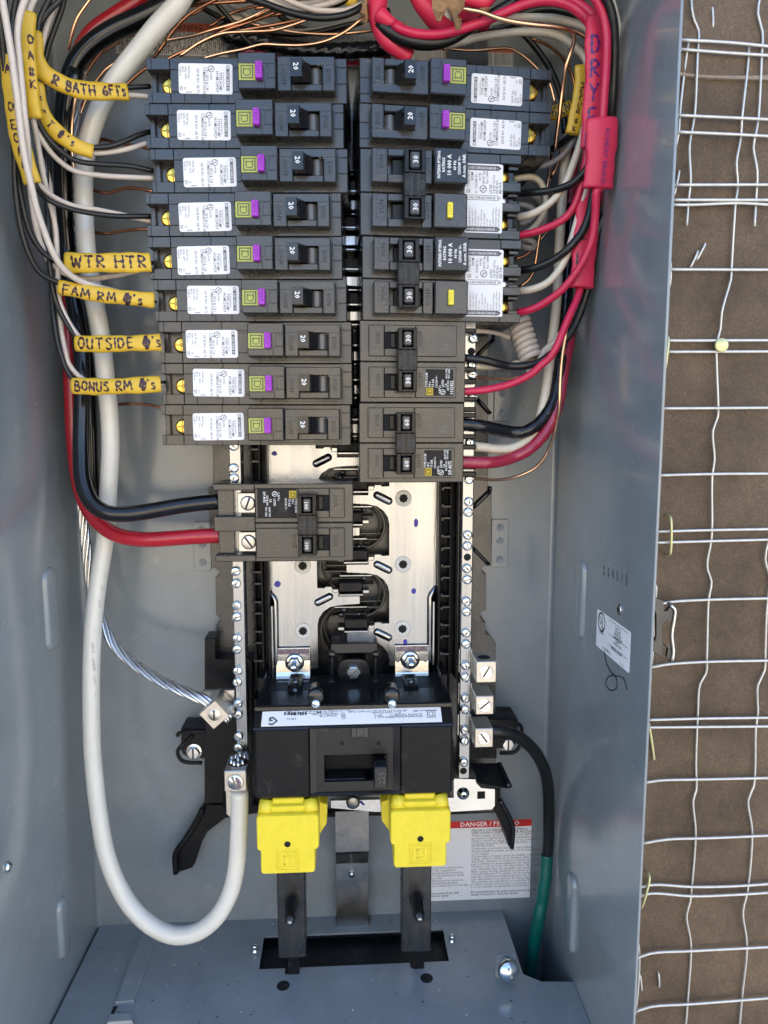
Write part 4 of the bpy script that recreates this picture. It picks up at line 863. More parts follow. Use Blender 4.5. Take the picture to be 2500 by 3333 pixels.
m = MB(); m.prism(poly('t', ((1490, 120), (1530, 120), (1530, 200), (1608, 350), (1608, 480), (1575, 470), (1560, 400), (1495, 265)), 26), 3, 26, 'plastic2', .7); m.build('lower_wing', base)
m = MB(); m.tube([Q('t', *p, 27) for p in ((1525, 190), (1600, 345), (1596, 480))], 1.8, 'plasticg', n=8); m.build('wing_rim', base)
m = MB(); m.prism(poly('t', ((430, 300), (560, 262), (560, 255), (1500, 245), (1500, 272), (1240, 285), (560, 295), (545, 300)), 10), 2, 9, 'plastic2', .5); m.build('cross_rib', base)
# flap by the lowest lug
m = MB(); A_ = [Q('s', *p, 44) for p in ((1110, 1235), (1338, 1235), (1425, 1425), (1415, 1445), (1185, 1432), (1160, 1400))]
m.add([(x, z, d0 + (18 if k in (2, 3, 4, 5) else 0)) for d0 in (0, 2.4) for k, (x, z, d) in enumerate([(*q[:2], 0) for q in A_])], [], 'plastic2')
vs = []
for off in (0, 2.4):
    for k, p in enumerate(((1110, 1235), (1338, 1235), (1425, 1425), (1415, 1445), (1185, 1432), (1160, 1400))): vs.append(Q('s', *p, (40 if k < 2 else 58) + off))
m = MB(); m.add(vs, [[0, 1, 2, 3, 4, 5], [6, 7, 8, 9, 10, 11]] + [[k, (k + 1) % 6, 6 + (k + 1) % 6, 6 + k] for k in range(6)], 'plastic2'); m.build('barrier_flap', base)
m = MB(); m.tube([Q('s', *p, d_) for p, d_ in (((1338, 1240), 43), ((1425, 1430), 61))], 2.0, 'plasticg', n=8); m.build('foot_rim', base)
for cr, x, y, dd in (('r', 228, 1230, 22), ('s', 1405, 1065, 24)):
    m = MB(); c = Q(cr, x, y, dd); m.lathe((c[0], c[1], dd), [(5.6, 0), (5.6, 1), (4.6, 1.4), (4.6, 4.0), (4.2, 4.4), (.3, 4.5)], 'alu', n=6, smooth=False)
    m.lathe((c[0], c[1], dd - .2), [(6.0, 0), (6.0, 1), (5.5, 1.2)], 'alu', n=24)
    m.box(c[0] - .6, c[0] + .6, c[1] - 3.8, c[1] + 3.8, dd + 4.3, dd + 4.56, 'engrave', .05)
    single(m, 'mounting_screw', ('hex screw in the left mounting foot of the black base', 'hex screw in the right mounting foot, behind the black ground cable')[cr == 's'], 'screw', 'hex mounting screws', loc=c)
# side rails with stab hooks between bus plates and neutral bars
for x0, x1, cr, side in ((C('u', 590, 0)[0], C('u', 738, 0)[0], 'u', -1), (C('v', 915, 0)[0], C('v', 1095, 0)[0], 'v', 1)):
    dr = 40; a = P(x0, 1450, dr); b = P(x1, 1450, dr); top = P(x0, 330, dr)[1]; bot = P(x0, 2210, dr)[1]
    m = MB(); m.box(a[0], b[0], bot, top, 18, 30, 'plastic2', .6); m.box(b[0] - 1.6, b[0], bot, top, 30, dr, 'plastic2', .4); m.box(a[0], a[0] + 1.6, bot, top, 30, dr, 'plastic2', .4)
    xm = a[0] + (b[0] - a[0]) * (.55 if side < 0 else .60); m.box(xm - .7, xm + .7, bot, top, 30, dr + .5, 'plastic2', .3); ro = m.build('side_rail', base)
    z0 = P(x0, (1533 if side < 0 else 1618), dr)[1]
    for k in range(-7, 8):
        z = z0 - 25.4 * k * .985 if False else z0 - 21.4 * k
        if not (bot + 5 < z < top - 5): continue
        m = MB(); s_ = side
        for zz in (z - 6.6, z + 6.6): m.box(xm - 6.2, xm, zz - .9, zz + .9, 30, dr + 1.2, 'plasticg', .35); m.box(xm - 7.0, xm - 5.2, zz - .6 - (1.4 if zz > z else -.0), zz + .6 + (0 if zz > z else 1.4), 30, dr + 2.0, 'plasticg', .35)
        m.box(xm - 5.8, xm - .2, z - 4.8, z + 4.8, 29, 31, 'void', .2); m.build('breaker_hook', base)
# dead centre: raised ring walls and ribs between the bus fingers
def arcwall(cx, cz, rx, rz, a0, a1, wd, d0, d1, mt='plasticg', n=22):
    m = MB(); vs = []
    for k in range(n + 1):
        a = R_(a0 + (a1 - a0) * k / n)
        sgw = 1 if wd > 0 else -1
        for r_, d in ((0, d0), (0, d1 - .5), (.5 * sgw, d1), (wd - .5 * sgw, d1), (wd, d1 - .5), (wd, d0)): vs.append((cx + (rx - r_) * math.cos(a), cz + (rz - r_) * math.sin(a), d))
    m.add(vs, [[6 * k + j, 6 * k + j + 1, 6 * k + j + 7, 6 * k + j + 6] for k in range(n) for j in range(5)], mt, False); return m
DB = 30.0                       # bus plate face
bx0 = Q('q', 585, 0, DB)[0]; bx1 = Q('q', 1235, 0, DB)[0]
def yz(cr, y, d=DB): return Q(cr, 600 if cr == 'q' else 300, y, d)[1]
per = 50.8 * .988
zfr = [yz('q', 175)]; zfl = [yz('q', 460)]
FR = [zfr[0] + per * k for k in range(-1, 6)]; FL = [zfl[0] + per * k for k in range(0, 6)]
def plate(side):
    """bus plate outline with fingers reaching across the centre"""
    ztop_, fing = P(1150, 340, DB)[1], (FR if side > 0 else FL)
    xi = bx1 if side > 0 else bx0; sg = -1 if side > 0 else 1
    xo = Q('v', 895, 0, DB)[0] if side > 0 else Q('q', 145, 0, DB)[0]
    tip = Q('q', 850, 0, DB)[0] if side > 0 else Q('q', 970, 0, DB)[0]
    zcut = yz('q', 410 if side < 0 else 390); xi2 = xo - side * 6.4; zb = yz('q', 1085)
    pts = [(xo, ztop_)]
    pts += [(xi, ztop_)]
    for f in sorted(fing, reverse=True):
        if f > ztop_ - 8: continue
        pts += [(xi, f + 7.4), (xi + sg * 5, f + 7.2), (xi + sg * 6, f + 8.2), (xi + sg * 10.5, f + 8.2), (xi + sg * 10.5, f + 6.6), (xi + sg * 15, f + 6.2), (xi + sg * 15, f + 1), (tip, f + 1.0), (tip, f - 4.8), (xi + sg * 16, f - 5.6), (xi + sg * 9, f - 7.0), (xi + sg * 4, f - 10.5), (xi + sg * 1, f - 15), (xi, f - 20)]
    if side < 0: pts += [(xi, zb), (xi - 2, zb - 1)]
    else: pts += [(xi - 0, zb), (xi + 2, zb)]
    pts += [(xi2, zb), (xi2, zcut - 6), (xi2 + side * 1.2, zcut - 2.5), (xi2 + side * 3.2, zcut), (xo, zcut + 1)]
    return pts, xo, xi, zcut, zb, sg
for side in (-1, 1):
    pts, xo, xi, zcut, zb, sg = plate(side)
    bt = thing('bus_plate', ('left silver bus plate with blue ink dots', 'right silver bus plate with warm sheen and ink dots')[side > 0], 'bus bar', (xo, zb, DB), 'bus plates')
    m = MB(); m.prism(pts, DB - 2.4, DB, 'bus', .35); m.build('plate', bt)
    # rolled lip down the outer lower edge
    m = MB(); xl = xo - side * 3.0
    m.tube([(xo - side * .5, zcut + 1.5, DB - 1), (xo - side * 1.8, zcut - .5, DB + .6), (xo - side * 4.2, zcut - 5, DB + 1.5), (xo - side * 4.6, zcut - 12, DB + 2), (xo - side * 4.6, zb + (2 if side > 0 else -5), DB + 2.2)], 1.6, 'bus', n=10); m.build('rolled_lip', bt)
    m = MB(); m.box(min(xl - .9, xl + .9) + side * .6, max(xl - .9, xl + .9) + side * .6, zb + (2 if side > 0 else -8), zcut - 8, DB - 8, DB + 5.5, 'bus', .4); m.build('edge_flange', bt)
    for f in (FR if side > 0 else FL):
        if f > 200: continue
        c = Vector((xi + sg * 4.5, f - 1.2, DB)); an = R_(-27 * (1 if side > 0 else -1)) ; e = Vector((math.cos(an), math.sin(an), 0)); g_ = Vector((-e.y, e.x, 0)); m = MB()
        rings = []; n_ = 20
        base_ = [(math.cos(2 * math.pi * k / n_), math.sin(2 * math.pi * k / n_)) for k in range(n_)]
        vs = []
        for q_, h_ in ((2.9, 0), (2.5, .7), (1.8, 1.5), (.8, 1.9), (.1, 1.95)):
            for cx_, sy_ in base_: vs.append(c + e * ((4.6 if cx_ > 0 else -4.6) * (1 if abs(cx_) > .01 else 0) + cx_ * q_) + g_ * sy_ * q_ + Vector((0, 0, h_)))
        m.add(vs, [[i * n_ + k, i * n_ + (k + 1) % n_, (i + 1) * n_ + (k + 1) % n_, (i + 1) * n_ + k] for i in range(4) for k in range(n_)], 'bus', True)
        m.build('stiffening_bead', bt)
        # stab blade standing on the finger
        xs0, xs1 = (sorted((xi + sg * 15, xi + sg * 33)))
        m = MB(); m.box(xs0, xs1, f + 3.2, f + 5.0, DB - 4, DB + 9, 'bus', .5); m.box(xs0 - 4.2 if side > 0 else xs1 - .5, xs0 + .5 if side > 0 else xs1 + 4.2, f + 4.8, f + 7.4, DB - 4, DB + 8, 'bus', .4)
        if side > 0: m.box(xs1 - .3, xs1 + 4, f + 5, f + 8, DB - 4, DB + 6.5, 'bus', .4)
        else: m.box(xs0 - 4, xs0 + .3, f + 5, f + 8, DB - 4, DB + 6.5, 'bus', .4)
        m.build('stab_blade', bt)
        m = MB(); m.box(xs0 + .5, xs1 - .5, f + 5.2, f + 12.2, DB - 8, DB + 5, 'plastic2', .6); m.build('stab_insulator', base)
        m = MB(); m.box(*sorted((xi + sg * 12, xi + sg * 36)), f - 8.2, f - 6.8, DB - 10, DB - 1.5, 'bus', .4); m.build('lower_edge', bt)
        # ring wall and ribs
        cx = (xi + sg * (20)); 
        far = (bx0 if side > 0 else bx1); zc = f - 0.4 * 0
    # washers
    for cr, x, y in ((('q', 1360, 157), ('q', 1355, 738), ('v', 590, 337)) if side > 0 else (('q', 457, 170), ('q', 460, 757))):
        c = Q(cr, x, y, DB); m = MB(); m.lathe(c, [(5.9, 0), (5.9, .5), (5.5, .85), (3.6, .75), (2.9, .3)], 'nylon', n=28); wo = m.build('nylon_washer', bt)
        m = MB(); m.lathe((c[0], c[1], c[2] + .3), [(2.9, 0), (2.7, .1), (.2, .1)], 'void', n=14)
        for k in range(8):
            a = 2 * math.pi * k / 8; m.box(c[0] + 2.9 * math.cos(a) - .35, c[0] + 2.9 * math.cos(a) + .35, c[1] + 2.9 * math.sin(a) - .35, c[1] + 2.9 * math.sin(a) + .35, c[2] + .5, c[2] + .95, 'engrave', .1)
        m.build('split_clip', wo)
    for cr, x, y, rx_, rz_ in ((('v', 703, 558, 5, 9.5), ('v', 683, 1172, 5, 6.5), ('q', 1458, 402, 0, 0), ('q', 1380, 855, 5, 6.5)) if side > 0 else (('q', 230, 335, 7, 7), ('u', 810, 127, 6, 5))):
        if not rx_: continue
        c = Q(cr, x, y, DB); m = MB(); rx_ *= .33; rz_ *= .33
        m.flat([(c[0] + rx_ * math.cos(a) * random.uniform(.85, 1.15), c[1] + rz_ * math.sin(a) * random.uniform(.85, 1.15)) for a in [2 * math.pi * k / 14 for k in range(14)]], DB + .08, 'marker_blue'); m.build('ink_dot', bt)
# curved walls in the centre channel
for f in FR + FL:
    rgt = f in FL       # a left finger closes a loop open to the right
    if f > 190 or f < FR[0] - 1: continue
    cx = (bx1 - 20) if rgt else (bx0 + 19); zc = f + (2 if rgt else 2)
    for rx, rz, wd, h in ((17.8, 17.8, 2.0, 27.5), (14.0, 14.0, 1.3, 24.5)):
        m = arcwall(cx, zc, rx if rgt else -rx, rz, -82, 86, wd if rgt else -wd, 11, h); m.build('ring_wall', base)
    xe_ = bx0 + 3 if rgt else bx1 - 3
    for dz, h in ((16.8, 27), (20.5, 24), (-17.0, 25), (11.5, 26.5)):
        m = MB(); xa, xb = sorted((cx, (bx0 + 5 if rgt else bx1 - 5) if dz > 15 else cx + (-22 if rgt else 22))); m.box(xa, xb, zc + dz - .8, zc + dz + .8, 11, h, 'plastic', .5); m.build('channel_rib', base)
    for dx, dz in ((0, 15), (2, 11.3), (-2, -15.5)):
        m = MB(); m.lathe((cx + (dx if rgt else -dx), zc + dz, 18.5), [(2.0, 0), (2.0, 9), (1.6, 9.6), (.2, 9.7)], 'plasticg', n=14); m.build('moulded_pin', base)
# neutral / ground bars
def bar(label, x_top, ytop, x_bot, ybot, D, wpx, screws, topz_extra):
    a = P(x_top, ytop, D); b = P(x_bot, ybot, D); w_ = 8.0; xc = (a[0] + b[0]) / 2
    t = thing('terminal_bar', label, 'terminal bar', (xc, b[1], D), 'long terminal bars')
    m = MB(); m.box(xc - w_ / 2, xc + w_ / 2, b[1], a[1] + topz_extra, D - 11, D, 'bus', .7); m.build('bar', t)
    k_ = 0
    for sx, sy in screws:
        c = P(sx, sy, D + 2); cx = c[0]; cz = c[1]; an = R_(random.choice((0, 15, 55, 80, 110, 30, 140))); m = MB()
        ax = Vector((random.uniform(-.06, .06), random.uniform(-.04, .04), 1)).normalized()
        m.lathe((cx, cz, D - .5), [(3.15, 0), (3.2, 2.2), (3.0, 2.9), (2.2, 3.3), (1.0, 3.42), (.1, 3.45)], 'screw_zinc', ax, 20); so_ = m.build('terminal_screw', t)
        m = MB(); e = Vector((math.cos(an), math.sin(an), 0)); g_ = Vector((-e.y, e.x, 0)); cc = Vector((cx, cz, D + 2.9))
        for aa, bb in ((e, g_), (g_, e)):
            if bb is e and k_ % 2: continue
            L_ = 3.0 if aa is e else 1.7
            m.add([cc + aa * p * L_ + bb * q * .5 + Vector((0, 0, hh)) for hh in (-.6, .12) for p, q in ((-1, -1), (1, -1), (1, 1), (-1, 1))], [[0, 1, 2, 3], [4, 5, 6, 7], [0, 1, 5, 4], [2, 3, 7, 6]], 'steel_dark' if aa is e else 'zinc')
        m.build('screw_slot', so_); k_ += 1
        if random.random() < .25:
            pass
    return t, xc
rs = [(1541, 1101), (1537, 1187), (1538, 1219), (1538, 1294), (1530, 1441), (1527, 1561), (1527, 1634), (1525, 1668), (1523, 1742), (1522, 1778), (1521, 1851), (1521, 1887), (1519, 1959), (1519, 1992), (1518, 2061), (1518, 2098), (1517, 2168), (1516, 2206), (1515, 2274), (1514, 2311), (1513, 2378), (1512, 2413), (1510, 2482)]
barR, xbr = bar('right terminal bar with a long row of silver screws', 1534, 1040, 1508, 2535, 65, 38, rs, 0)
for cr, x, y in (('i', 287, 320), ('v', 1165, 867), ('s', 1042, 1300)):
    c = Q(cr, x, y, 65.05); m = MB(); m.lathe(c, [(2.5, 0), (2.4, .1), (.2, .08)], 'void', n=16); OFF[:] = (xbr, P(1508, 2535, 65)[1], 65); m.build('empty_hole', barR)
ls_ = [(760, 1452), (760, 1524), (761, 1557), (767, 1860), (768, 1900), (770, 1972), (770, 2009), (772, 2078), (772, 2114), (773, 2184), (773, 2221), (775, 2291), (775, 2327), (776, 2398), (776, 2434)]
barL, xbl = bar('left terminal bar with a long row of silver screws', 775, 1300, 777, 2480, 65, 38, ls_, 0)
# dark tabs beside the right bar, by the breakers
for y in (95, 410, 522, 655, 850, 965, 1030, 1265, 1380, 1600, 1680):
    a = Q('i', 205, y - 30, 70); b = Q('i', 336, y + 26, 70); m = MB(); m.box(a[0] - 4, b[0], b[1], a[1], 52, 72, 'plastict', .7); OFF[:] = (0, 0, 0)
    OFF[:] = P(1150, 1700, 0); m.build('wire_guide', base)

# lugs on the right bar
for k, (x0, y0, x1, y1, top) in enumerate(((1150, 392, 1315, 565, 345), (1145, 680, 1293, 830, 612), (1138, 950, 1288, 1103, 872))):
    D_ = 80; a = Q('s', x0, y0, D_); b = Q('s', x1, y1, D_); dep = D_ - 16
    t = thing('lug', ('topmost', 'middle', 'lowest')[k] + (' square lug on the right bar' + (', holding the black ground cable' if k == 2 else ', without a cable')), 'lug', (a[0], b[1], D_), 'square lugs on the right bar')
    m = MB(); m.box(a[0], b[0], b[1], a[1], D_ - 20, D_, 'lug', .5); m.box(a[0] - 9, a[0] + .5, b[1] + 1, a[1] + 3, D_ - 20, D_ - 17, 'zinc', .3); m.build('block', t)
    c = ((a[0] + b[0]) / 2, (a[1] + b[1]) / 2, D_); m = MB(); m.lathe(c, [(4.6, -.05), (4.6, .1), (4.2, .35), (4.0, -.02), (3.6, .05), (.2, .1)], 'alu', n=26); s_ = m.build('set_screw', t)
    an = R_((60, 40, 125)[k]); e = Vector((math.cos(an), math.sin(an), 0)); g_ = Vector((-e.y, e.x, 0)); m = MB(); cc = Vector((c[0], c[1], D_ + .14)); m.add([cc + e * p * 3.8 + g_ * q * .5 for p, q in ((-1, -1), (1, -1), (1, 1), (-1, 1))], [[0, 1, 2, 3]], 'engrave'); m.build('screw_slot', s_)
    if k == 0: m = MB(); m.lathe(((a[0] + b[0]) / 2, a[1] - .02, D_ - 9), [(4.3, .02), (4.2, .08), (.2, .06)], 'void', (0, 1, 0), 20); m.build('wire_hole', t)
# rotated lug on the left bar with its bracket
c = Q('r', 408, 905, 84); t = thing('lug', 'diamond turned lug clamping the bare aluminium cable', 'lug', c)
m = MB(); an = R_(41)
f = lambda x, z, d: (c[0] + x * math.cos(an) - z * math.sin(an), c[1] + x * math.sin(an) + z * math.cos(an), d)
m.prism([(-6.9, -6.9), (6.9, -6.9), (6.9, 6.9), (-6.9, 6.9)], 62, 84, 'lug', .5, f=f); m.build('block', t)
m = MB(); m.lathe(c, [(4.8, -.05), (4.8, .15), (4.3, .4), (4.1, 0), (3.6, .9), (.2, .95)], 'lug', n=26); s_ = m.build('set_screw', t)
m = MB(); m.box(c[0] - .55, c[0] + .55, c[1] - 3.6, c[1] + 3.6, 84.9, 85.02, 'engrave', .02); m.build('screw_slot', s_)
m = MB(); m.prism(poly('r', ((305, 688), (590, 680), (590, 900), (480, 900), (305, 800)), 60), 57, 60, 'lug', .4); m.build('bracket', t)
# big lug at the left bar's foot
a = Q('r', 495, 1412, 88); b = Q('r', 700, 1590, 88)
t = thing('lug', 'large lug with purple marked screw gripping the white cable', 'lug', (a[0], b[1], 88))
m = MB(); m.box(a[0], b[0], b[1], a[1], 64, 88, 'lug', .5); m.build('block', t)
cz = a[1] + .03; m = MB(); m.lathe(((a[0] + b[0]) / 2 + .3, cz - .02, 76), [(6.6, .02), (6.5, .1), (.2, .05)], 'void', (0, 1, 0), 26); m.build('wire_hole', t)
m = MB(); c = (Q('r', 598, 1508, 88)[0], Q('r', 598, 1508, 88)[1], 88)
m.lathe(c, [(5.6, 0), (5.6, 1.4), (5.2, 2.0), (4.9, 1.4), (4.6, 1.9), (.3, 2.1)], 'zinc', n=28); s_ = m.build('set_screw', t)
m = MB(); an = R_(112); e = Vector((math.cos(an), math.sin(an), 0)); g_ = Vector((-e.y, e.x, 0)); cc = Vector((c[0], c[1], 90.2)); m.add([cc + e * p * 5 + g_ * q * .6 for p, q in ((-1, -1), (1, -1), (1, 1), (-1, 1))], [[0, 1, 2, 3]], 'steel_dark')
m.add([cc + Vector((math.cos(a_) * r_, math.sin(a_) * r_, .02)) for a_ in [R_(-60 + 12 * k) for k in range(13)] for r_ in (1.4, 4.2)], [[2 * k, 2 * k + 1, 2 * k + 3, 2 * k + 2] for k in range(12)], 'marker_purple'); m.build('marker_stain', s_)
m = MB()
for k in range(9):
    a2 = 2 * math.pi * k / 9; x = (a[0] + b[0]) / 2 + .3 + 4.6 * math.cos(a2) * (1 if k else 0); d_ = 76 + 4.6 * math.sin(a2) * (1 if k else 0); m.tube([(x, cz - 3, d_), (x + random.uniform(-.4, .4), cz + random.uniform(2.0, 4.5), d_)], 1.25, 'zinc', n=8)
m.build('cable_strands', t)
q = Q('r', 512, 1590, 74); q2 = Q('r', 600, 1845, 74); m = MB(); m.prism([(q[0], q[1]), (q2[0], q[1]), (q2[0], q2[1]), (q[0] + 4, q2[1]), (q[0], q2[1] + 4)], 71, 74, 'lug', .4); m.build('bracket', t)
# zinc foot plate at lower right, and the strip running left behind the main breaker
t = thing('zinc_foot_plate', 'bright zinc plate below the right terminal bar', 'plate', Q('s', 1300, 1650, 40))
m = MB(); m.prism(poly('s', ((960, 1362), (1142, 1368), (1152, 1400), (1190, 1440), (1306, 1450), (1306, 1590), (1280, 1622), (930, 1642), (300, 1642), (-60, 1610), (-60, 1545), (160, 1540), (960, 1520)), 44), 41, 44, 'zinc', .5); m.build('plate', t)
c = Q('s', 1040, 1485, 44); m = MB(); m.lathe(c, [(4.6, 0), (4.6, .6), (3.8, 1), (3.4, 3), (2.4, 3.8), (.3, 4)], 'screw_zinc', n=24); s_ = m.build('torx_screw', t); m = MB(); m.lathe((c[0], c[1], 48.02), [(1.3, 0), (1.2, .05)], 'void', n=6); m.build('screw_recess', s_)
a = Q('s', 1158, 1470, 44); b = Q('s', 1222, 1530, 44); m = MB(); m.box(a[0], b[0], b[1], a[1], 43.9, 44.08, 'void', .03); m.build('square_hole', t)
m = MB(); c = Q('s', 125, 1552, 44.2); m.lathe((c[0], c[1], 44), [(5, 0), (5, 2), (3.5, 3), (.3, 3.2)], 'steel_dark', n=24); m.build('bolt', t)
m = MB(); p = [Q('s', *k_, 44.15)[:2] for k_ in ((170, 1555), (195, 1545), (225, 1580), (210, 1588), (190, 1570))]; m.flat(p, 44.15, 'marker_blue'); m.build('ink_dot', t)
# grey strap hanging in the middle
t = thing('grounding_strap', 'bare grey steel strap between the two yellow lug covers', 'strap', PZ(*C('t', 645, 940), ZF))
cols = []
for y, d_ in ((262, 34), (505, 33), (520, 31), (560, 14), (575, 12), (938, 12)):
    l, r = Q('t', 542 if y > 300 else 556, y, d_), Q('t', 732 if y < 900 else 748, y, d_); cols.append((l, r, d_))
xl = sum(c[0][0] for c in cols[1:]) / 5; xr = sum(c[1][0] for c in cols[1:]) / 5
vs = []
for k, (l, r, d_) in enumerate(cols):
    z = l[1] if k < 5 else ZF - 3
    for off in (0, -1.6): vs += [(xl, z, d_ + off), (xr, z, d_ + off)]
m = MB(); fs = []
for k in range(5):
    a = 4 * k; fs += [[a, a + 1, a + 5, a + 4], [a + 2, a + 3, a + 7, a + 6], [a, a + 2, a + 6, a + 4], [a + 1, a + 3, a + 7, a + 5]]
m.add(vs, fs, 'steel_dark'); m.build('strap', t)
c = Q('t', 635, 628, 12.2); m = MB(); m.lathe((c[0], c[1], 12), [(2.6, 0), (2.6, 1.5), (2.2, 2.6), (2.5, 3), (.3, 3.4)], 'screw_zinc', n=18); m.build('stud', t)

# ================================================================ bolted straps at the foot of the bus plates
for k, (cx, lb) in enumerate(((372, 'left'), (1437, 'right'))):
    lx0, lx1 = (218, 525) if k == 0 else (1290, 1585)
    a = Q('q', lx0, 915 if k == 0 else 890, 33); b = Q('q', lx1, 1190, 33)
    t = thing('connector_strap', lb + ' bent zinc strap with a flange nut and purple marker', 'strap', (a[0], b[1], 33), 'bent connector straps')
    vs = []; prof = [(a[1], 31.8), (a[1], 33.2), (b[1] + 14, 33.2), (b[1] + 6, 34.5), (b[1], 37), (b[1] - 5, 38), (b[1] - 16, 38)]
    m = MB()
    for z, d in prof:
        for x in (a[0], b[0]): vs.append((x, z, d)); vs.append((x, z, d - 1.3))
    m.add(vs, [[4 * i, 4 * i + 2, 4 * i + 6, 4 * i + 4] for i in range(6)] + [[4 * i, 4 * i + 1, 4 * i + 5, 4 * i + 4] for i in range(6)] + [[4 * i + 2, 4 * i + 3, 4 * i + 7, 4 * i + 6] for i in range(6)], 'zinc'); m.build('strap', t)
    m = MB(); m.flat([(a[0] + .3, a[1] - .5), (b[0] - .3, a[1] - .5), (b[0] - .3, a[1] - 4.6), (a[0] + .3, a[1] - 4.4)], 33.3, 'marker_purple')
    for sx in (a[0] + 2.2, b[0] - 2.0): m.flat([(sx + 1.9 * math.cos(q_) * random.uniform(.7, 1.1), a[1] - 14 + 3 * math.sin(q_) * random.uniform(.7, 1.1)) for q_ in [2 * math.pi * i / 12 for i in range(12)]], 33.32, 'marker_purple')
    m.build('marker_stain', t)
    c = Q('q', cx + (12 if k == 0 else -12), 1045 if k == 0 else 1020, 35); m = MB(); ax = (0, 0, 1)
    m.lathe((c[0], c[1], 33.2), [(7.0, 0), (7.0, .9), (6.2, 1.8), (5.6, 2.2)], 'screw_zinc', ax, 28); m.build('flange', t)
    m = MB(); m.lathe((c[0], c[1], 35.2), [(5.4, 0), (5.4, 3.6), (4.6, 4.4), (3.2, 4.5)], 'screw_zinc', ax, 6, smooth=False); m.build('nut', t)
    m = MB(); m.lathe((c[0], c[1], 38), [(2.9, 0)] + [(2.9 - .35 * (i % 2), 1 + i * .55) for i in range(14)] + [(2.3, 9.2), (.3, 9.3)], 'screw_zinc', ax, 18); m.build('threaded_stud', t)
# centre boss with hex bolt
t = thing('centre_clamp', 'black plastic boss with a hex bolt above the main breaker', 'clamp', Q('q', 915, 1250, 40))
m = MB(); p = [Q('q', *k_, 46)[:2] for k_ in ((765, 1130), (775, 1060), (810, 1020), (860, 1008), (980, 1008), (1030, 1025), (1058, 1070), (1065, 1130), (1020, 1240), (820, 1240))]; m.prism(p, 20, 46, 'plasticg', 1.2); m.build('boss', t)
c = Q('q', 915, 1125, 47); m = MB(); m.lathe((c[0], c[1], 46), [(5.0, 0), (5.0, 3.2), (4.4, 3.7), (.3, 3.7)], 'screw_zinc', n=6, smooth=False); m.box(c[0] - .5, c[0] + .5, c[1] - .5, c[1] + .5, 49, 49.75, 'screw_zinc', .1); b_ = m.build('hex_bolt', t)
m = MB(); e = Vector((.77, .64, 0)); g_ = Vector((-.64, .77, 0)); cc = Vector((c[0], c[1], 49.8)); m.add([cc + e * p_ * 4.2 + g_ * q_ * .45 for p_, q_ in ((-1, -1), (1, -1), (1, 1), (-1, 1))], [[0, 1, 2, 3]], 'steel_dark'); m.build('screw_slot', b_)
for x in (722, 1113):
    m = MB(); c1 = Q('q', x, 965, 44); c2 = Q('q', x, 1205, 44); m.tube([c1, c2], 1.6, 'plasticg', n=8); m.lathe((c1[0], c1[1], 28), [(2.4, 0), (2.4, 18), (1.8, 18.6), (.2, 18.7)], 'plasticg', n=16); m.lathe((c2[0], c2[1], 28), [(2.4, 0), (2.4, 20), (1.8, 20.6), (.2, 20.7)], 'plasticg', n=16); m.build('guard_post', t)
a = Q('q', 705, 860, 42); b = Q('q', 1135, 950, 42); m = MB(); m.box(a[0], b[0], b[1], a[1], 26, 44, 'plasticg', .8); m.build('guard_bar', t)

# ================================================================ MAIN BREAKER
DM = 96.0
mb0 = Q('M', 75, 1000, DM); mb1 = Q('M', 1598, 425, DM)
X0, X1, Z0, Z1 = mb0[0], mb1[0], mb0[1], mb1[1]
t = thing('main_breaker', 'large black main breaker with 225 handle and white sticker on its slope', 'breaker', (X0, Z0, 30))
m = MB(); ox0, ox1 = Q('M', 597, 0, DM)[0], Q('M', 1090, 0, DM)[0]; oz1, oz0 = Q('M', 800, 662, DM)[1], Q('M', 800, 872, DM)[1]
cx0, cx1 = Q('M', 488, 0, DM)[0], Q('M', 1192, 0, DM)[0]; cz1, cz0 = Q('M', 800, 447, DM)[1], Q('M', 800, 948, DM)[1]
# body in pieces round the handle window
m.box(X0, cx0, Z0, Z1, 36, DM, 'plastic2', 1.3); m.box(cx1, X1, Z0, Z1, 36, DM, 'plastic2', 1.3)
m.box(cx0 - 1, cx1 + 1, cz1, Z1, 36, DM - .01, 'plastic2', 1.0); m.box(cx0 - 1, cx1 + 1, Z0, cz0, 36, DM - .01, 'plastic2', 1.0)
m.box(X0 + 1, X1 - 1, Z0 + 1, Z1 - .5, 34, DM - 22, 'plastic2', .5); m.build('body', t)
m = MB(); px0, px1 = cx0 + 4, cx1 - 4.5
holed(m, (px0, px1), (cz0, cz1), [(ox0, ox1, oz0, oz1)], DM - 4, DM - 1.6, 'plasticm'); 
m.add([(cx0, cz0, DM), (cx0, cz1, DM), (px0, cz1, DM - 1.7), (px0, cz0, DM - 1.7)], [[0, 1, 2, 3]], 'plasticm'); m.add([(cx1, cz0, DM), (cx1, cz1, DM), (px1, cz1, DM - 1.7), (px1, cz0, DM - 1.7)], [[0, 1, 2, 3]], 'plasticm')
fp = m.build('face_panel', t)
m = MB(); m.box(ox0, ox1, oz0, oz1, DM - 21.9, DM - 18, 'void', .3); m.box(ox0 + .1, ox1 - 14, oz0 - 0.1, oz0 + .6, DM - 18, DM - 4, 'plasticg', .3); m.build('window_recess', t)
m = MB()
for x in (743, 1024): c = Q('M', x, 567, DM - 1.5); m.lathe(c, [(1.5, .02), (1.4, .06), (.1, .05)], 'void', n=14)
m.build('pin_hole', fp)
a = Q('M', 812, 447, DM); b = Q('M', 950, 525, DM); m = MB(); m.box(a[0], b[0], b[1], a[1], DM - 1.7, DM - .2, 'plastic', .5); m.box(a[0] + 3.5, b[0] - 3.5, b[1] + .8, a[1] - .2, DM - .3, DM + .5, 'plastic', .3); m.build('latch_tab', fp)
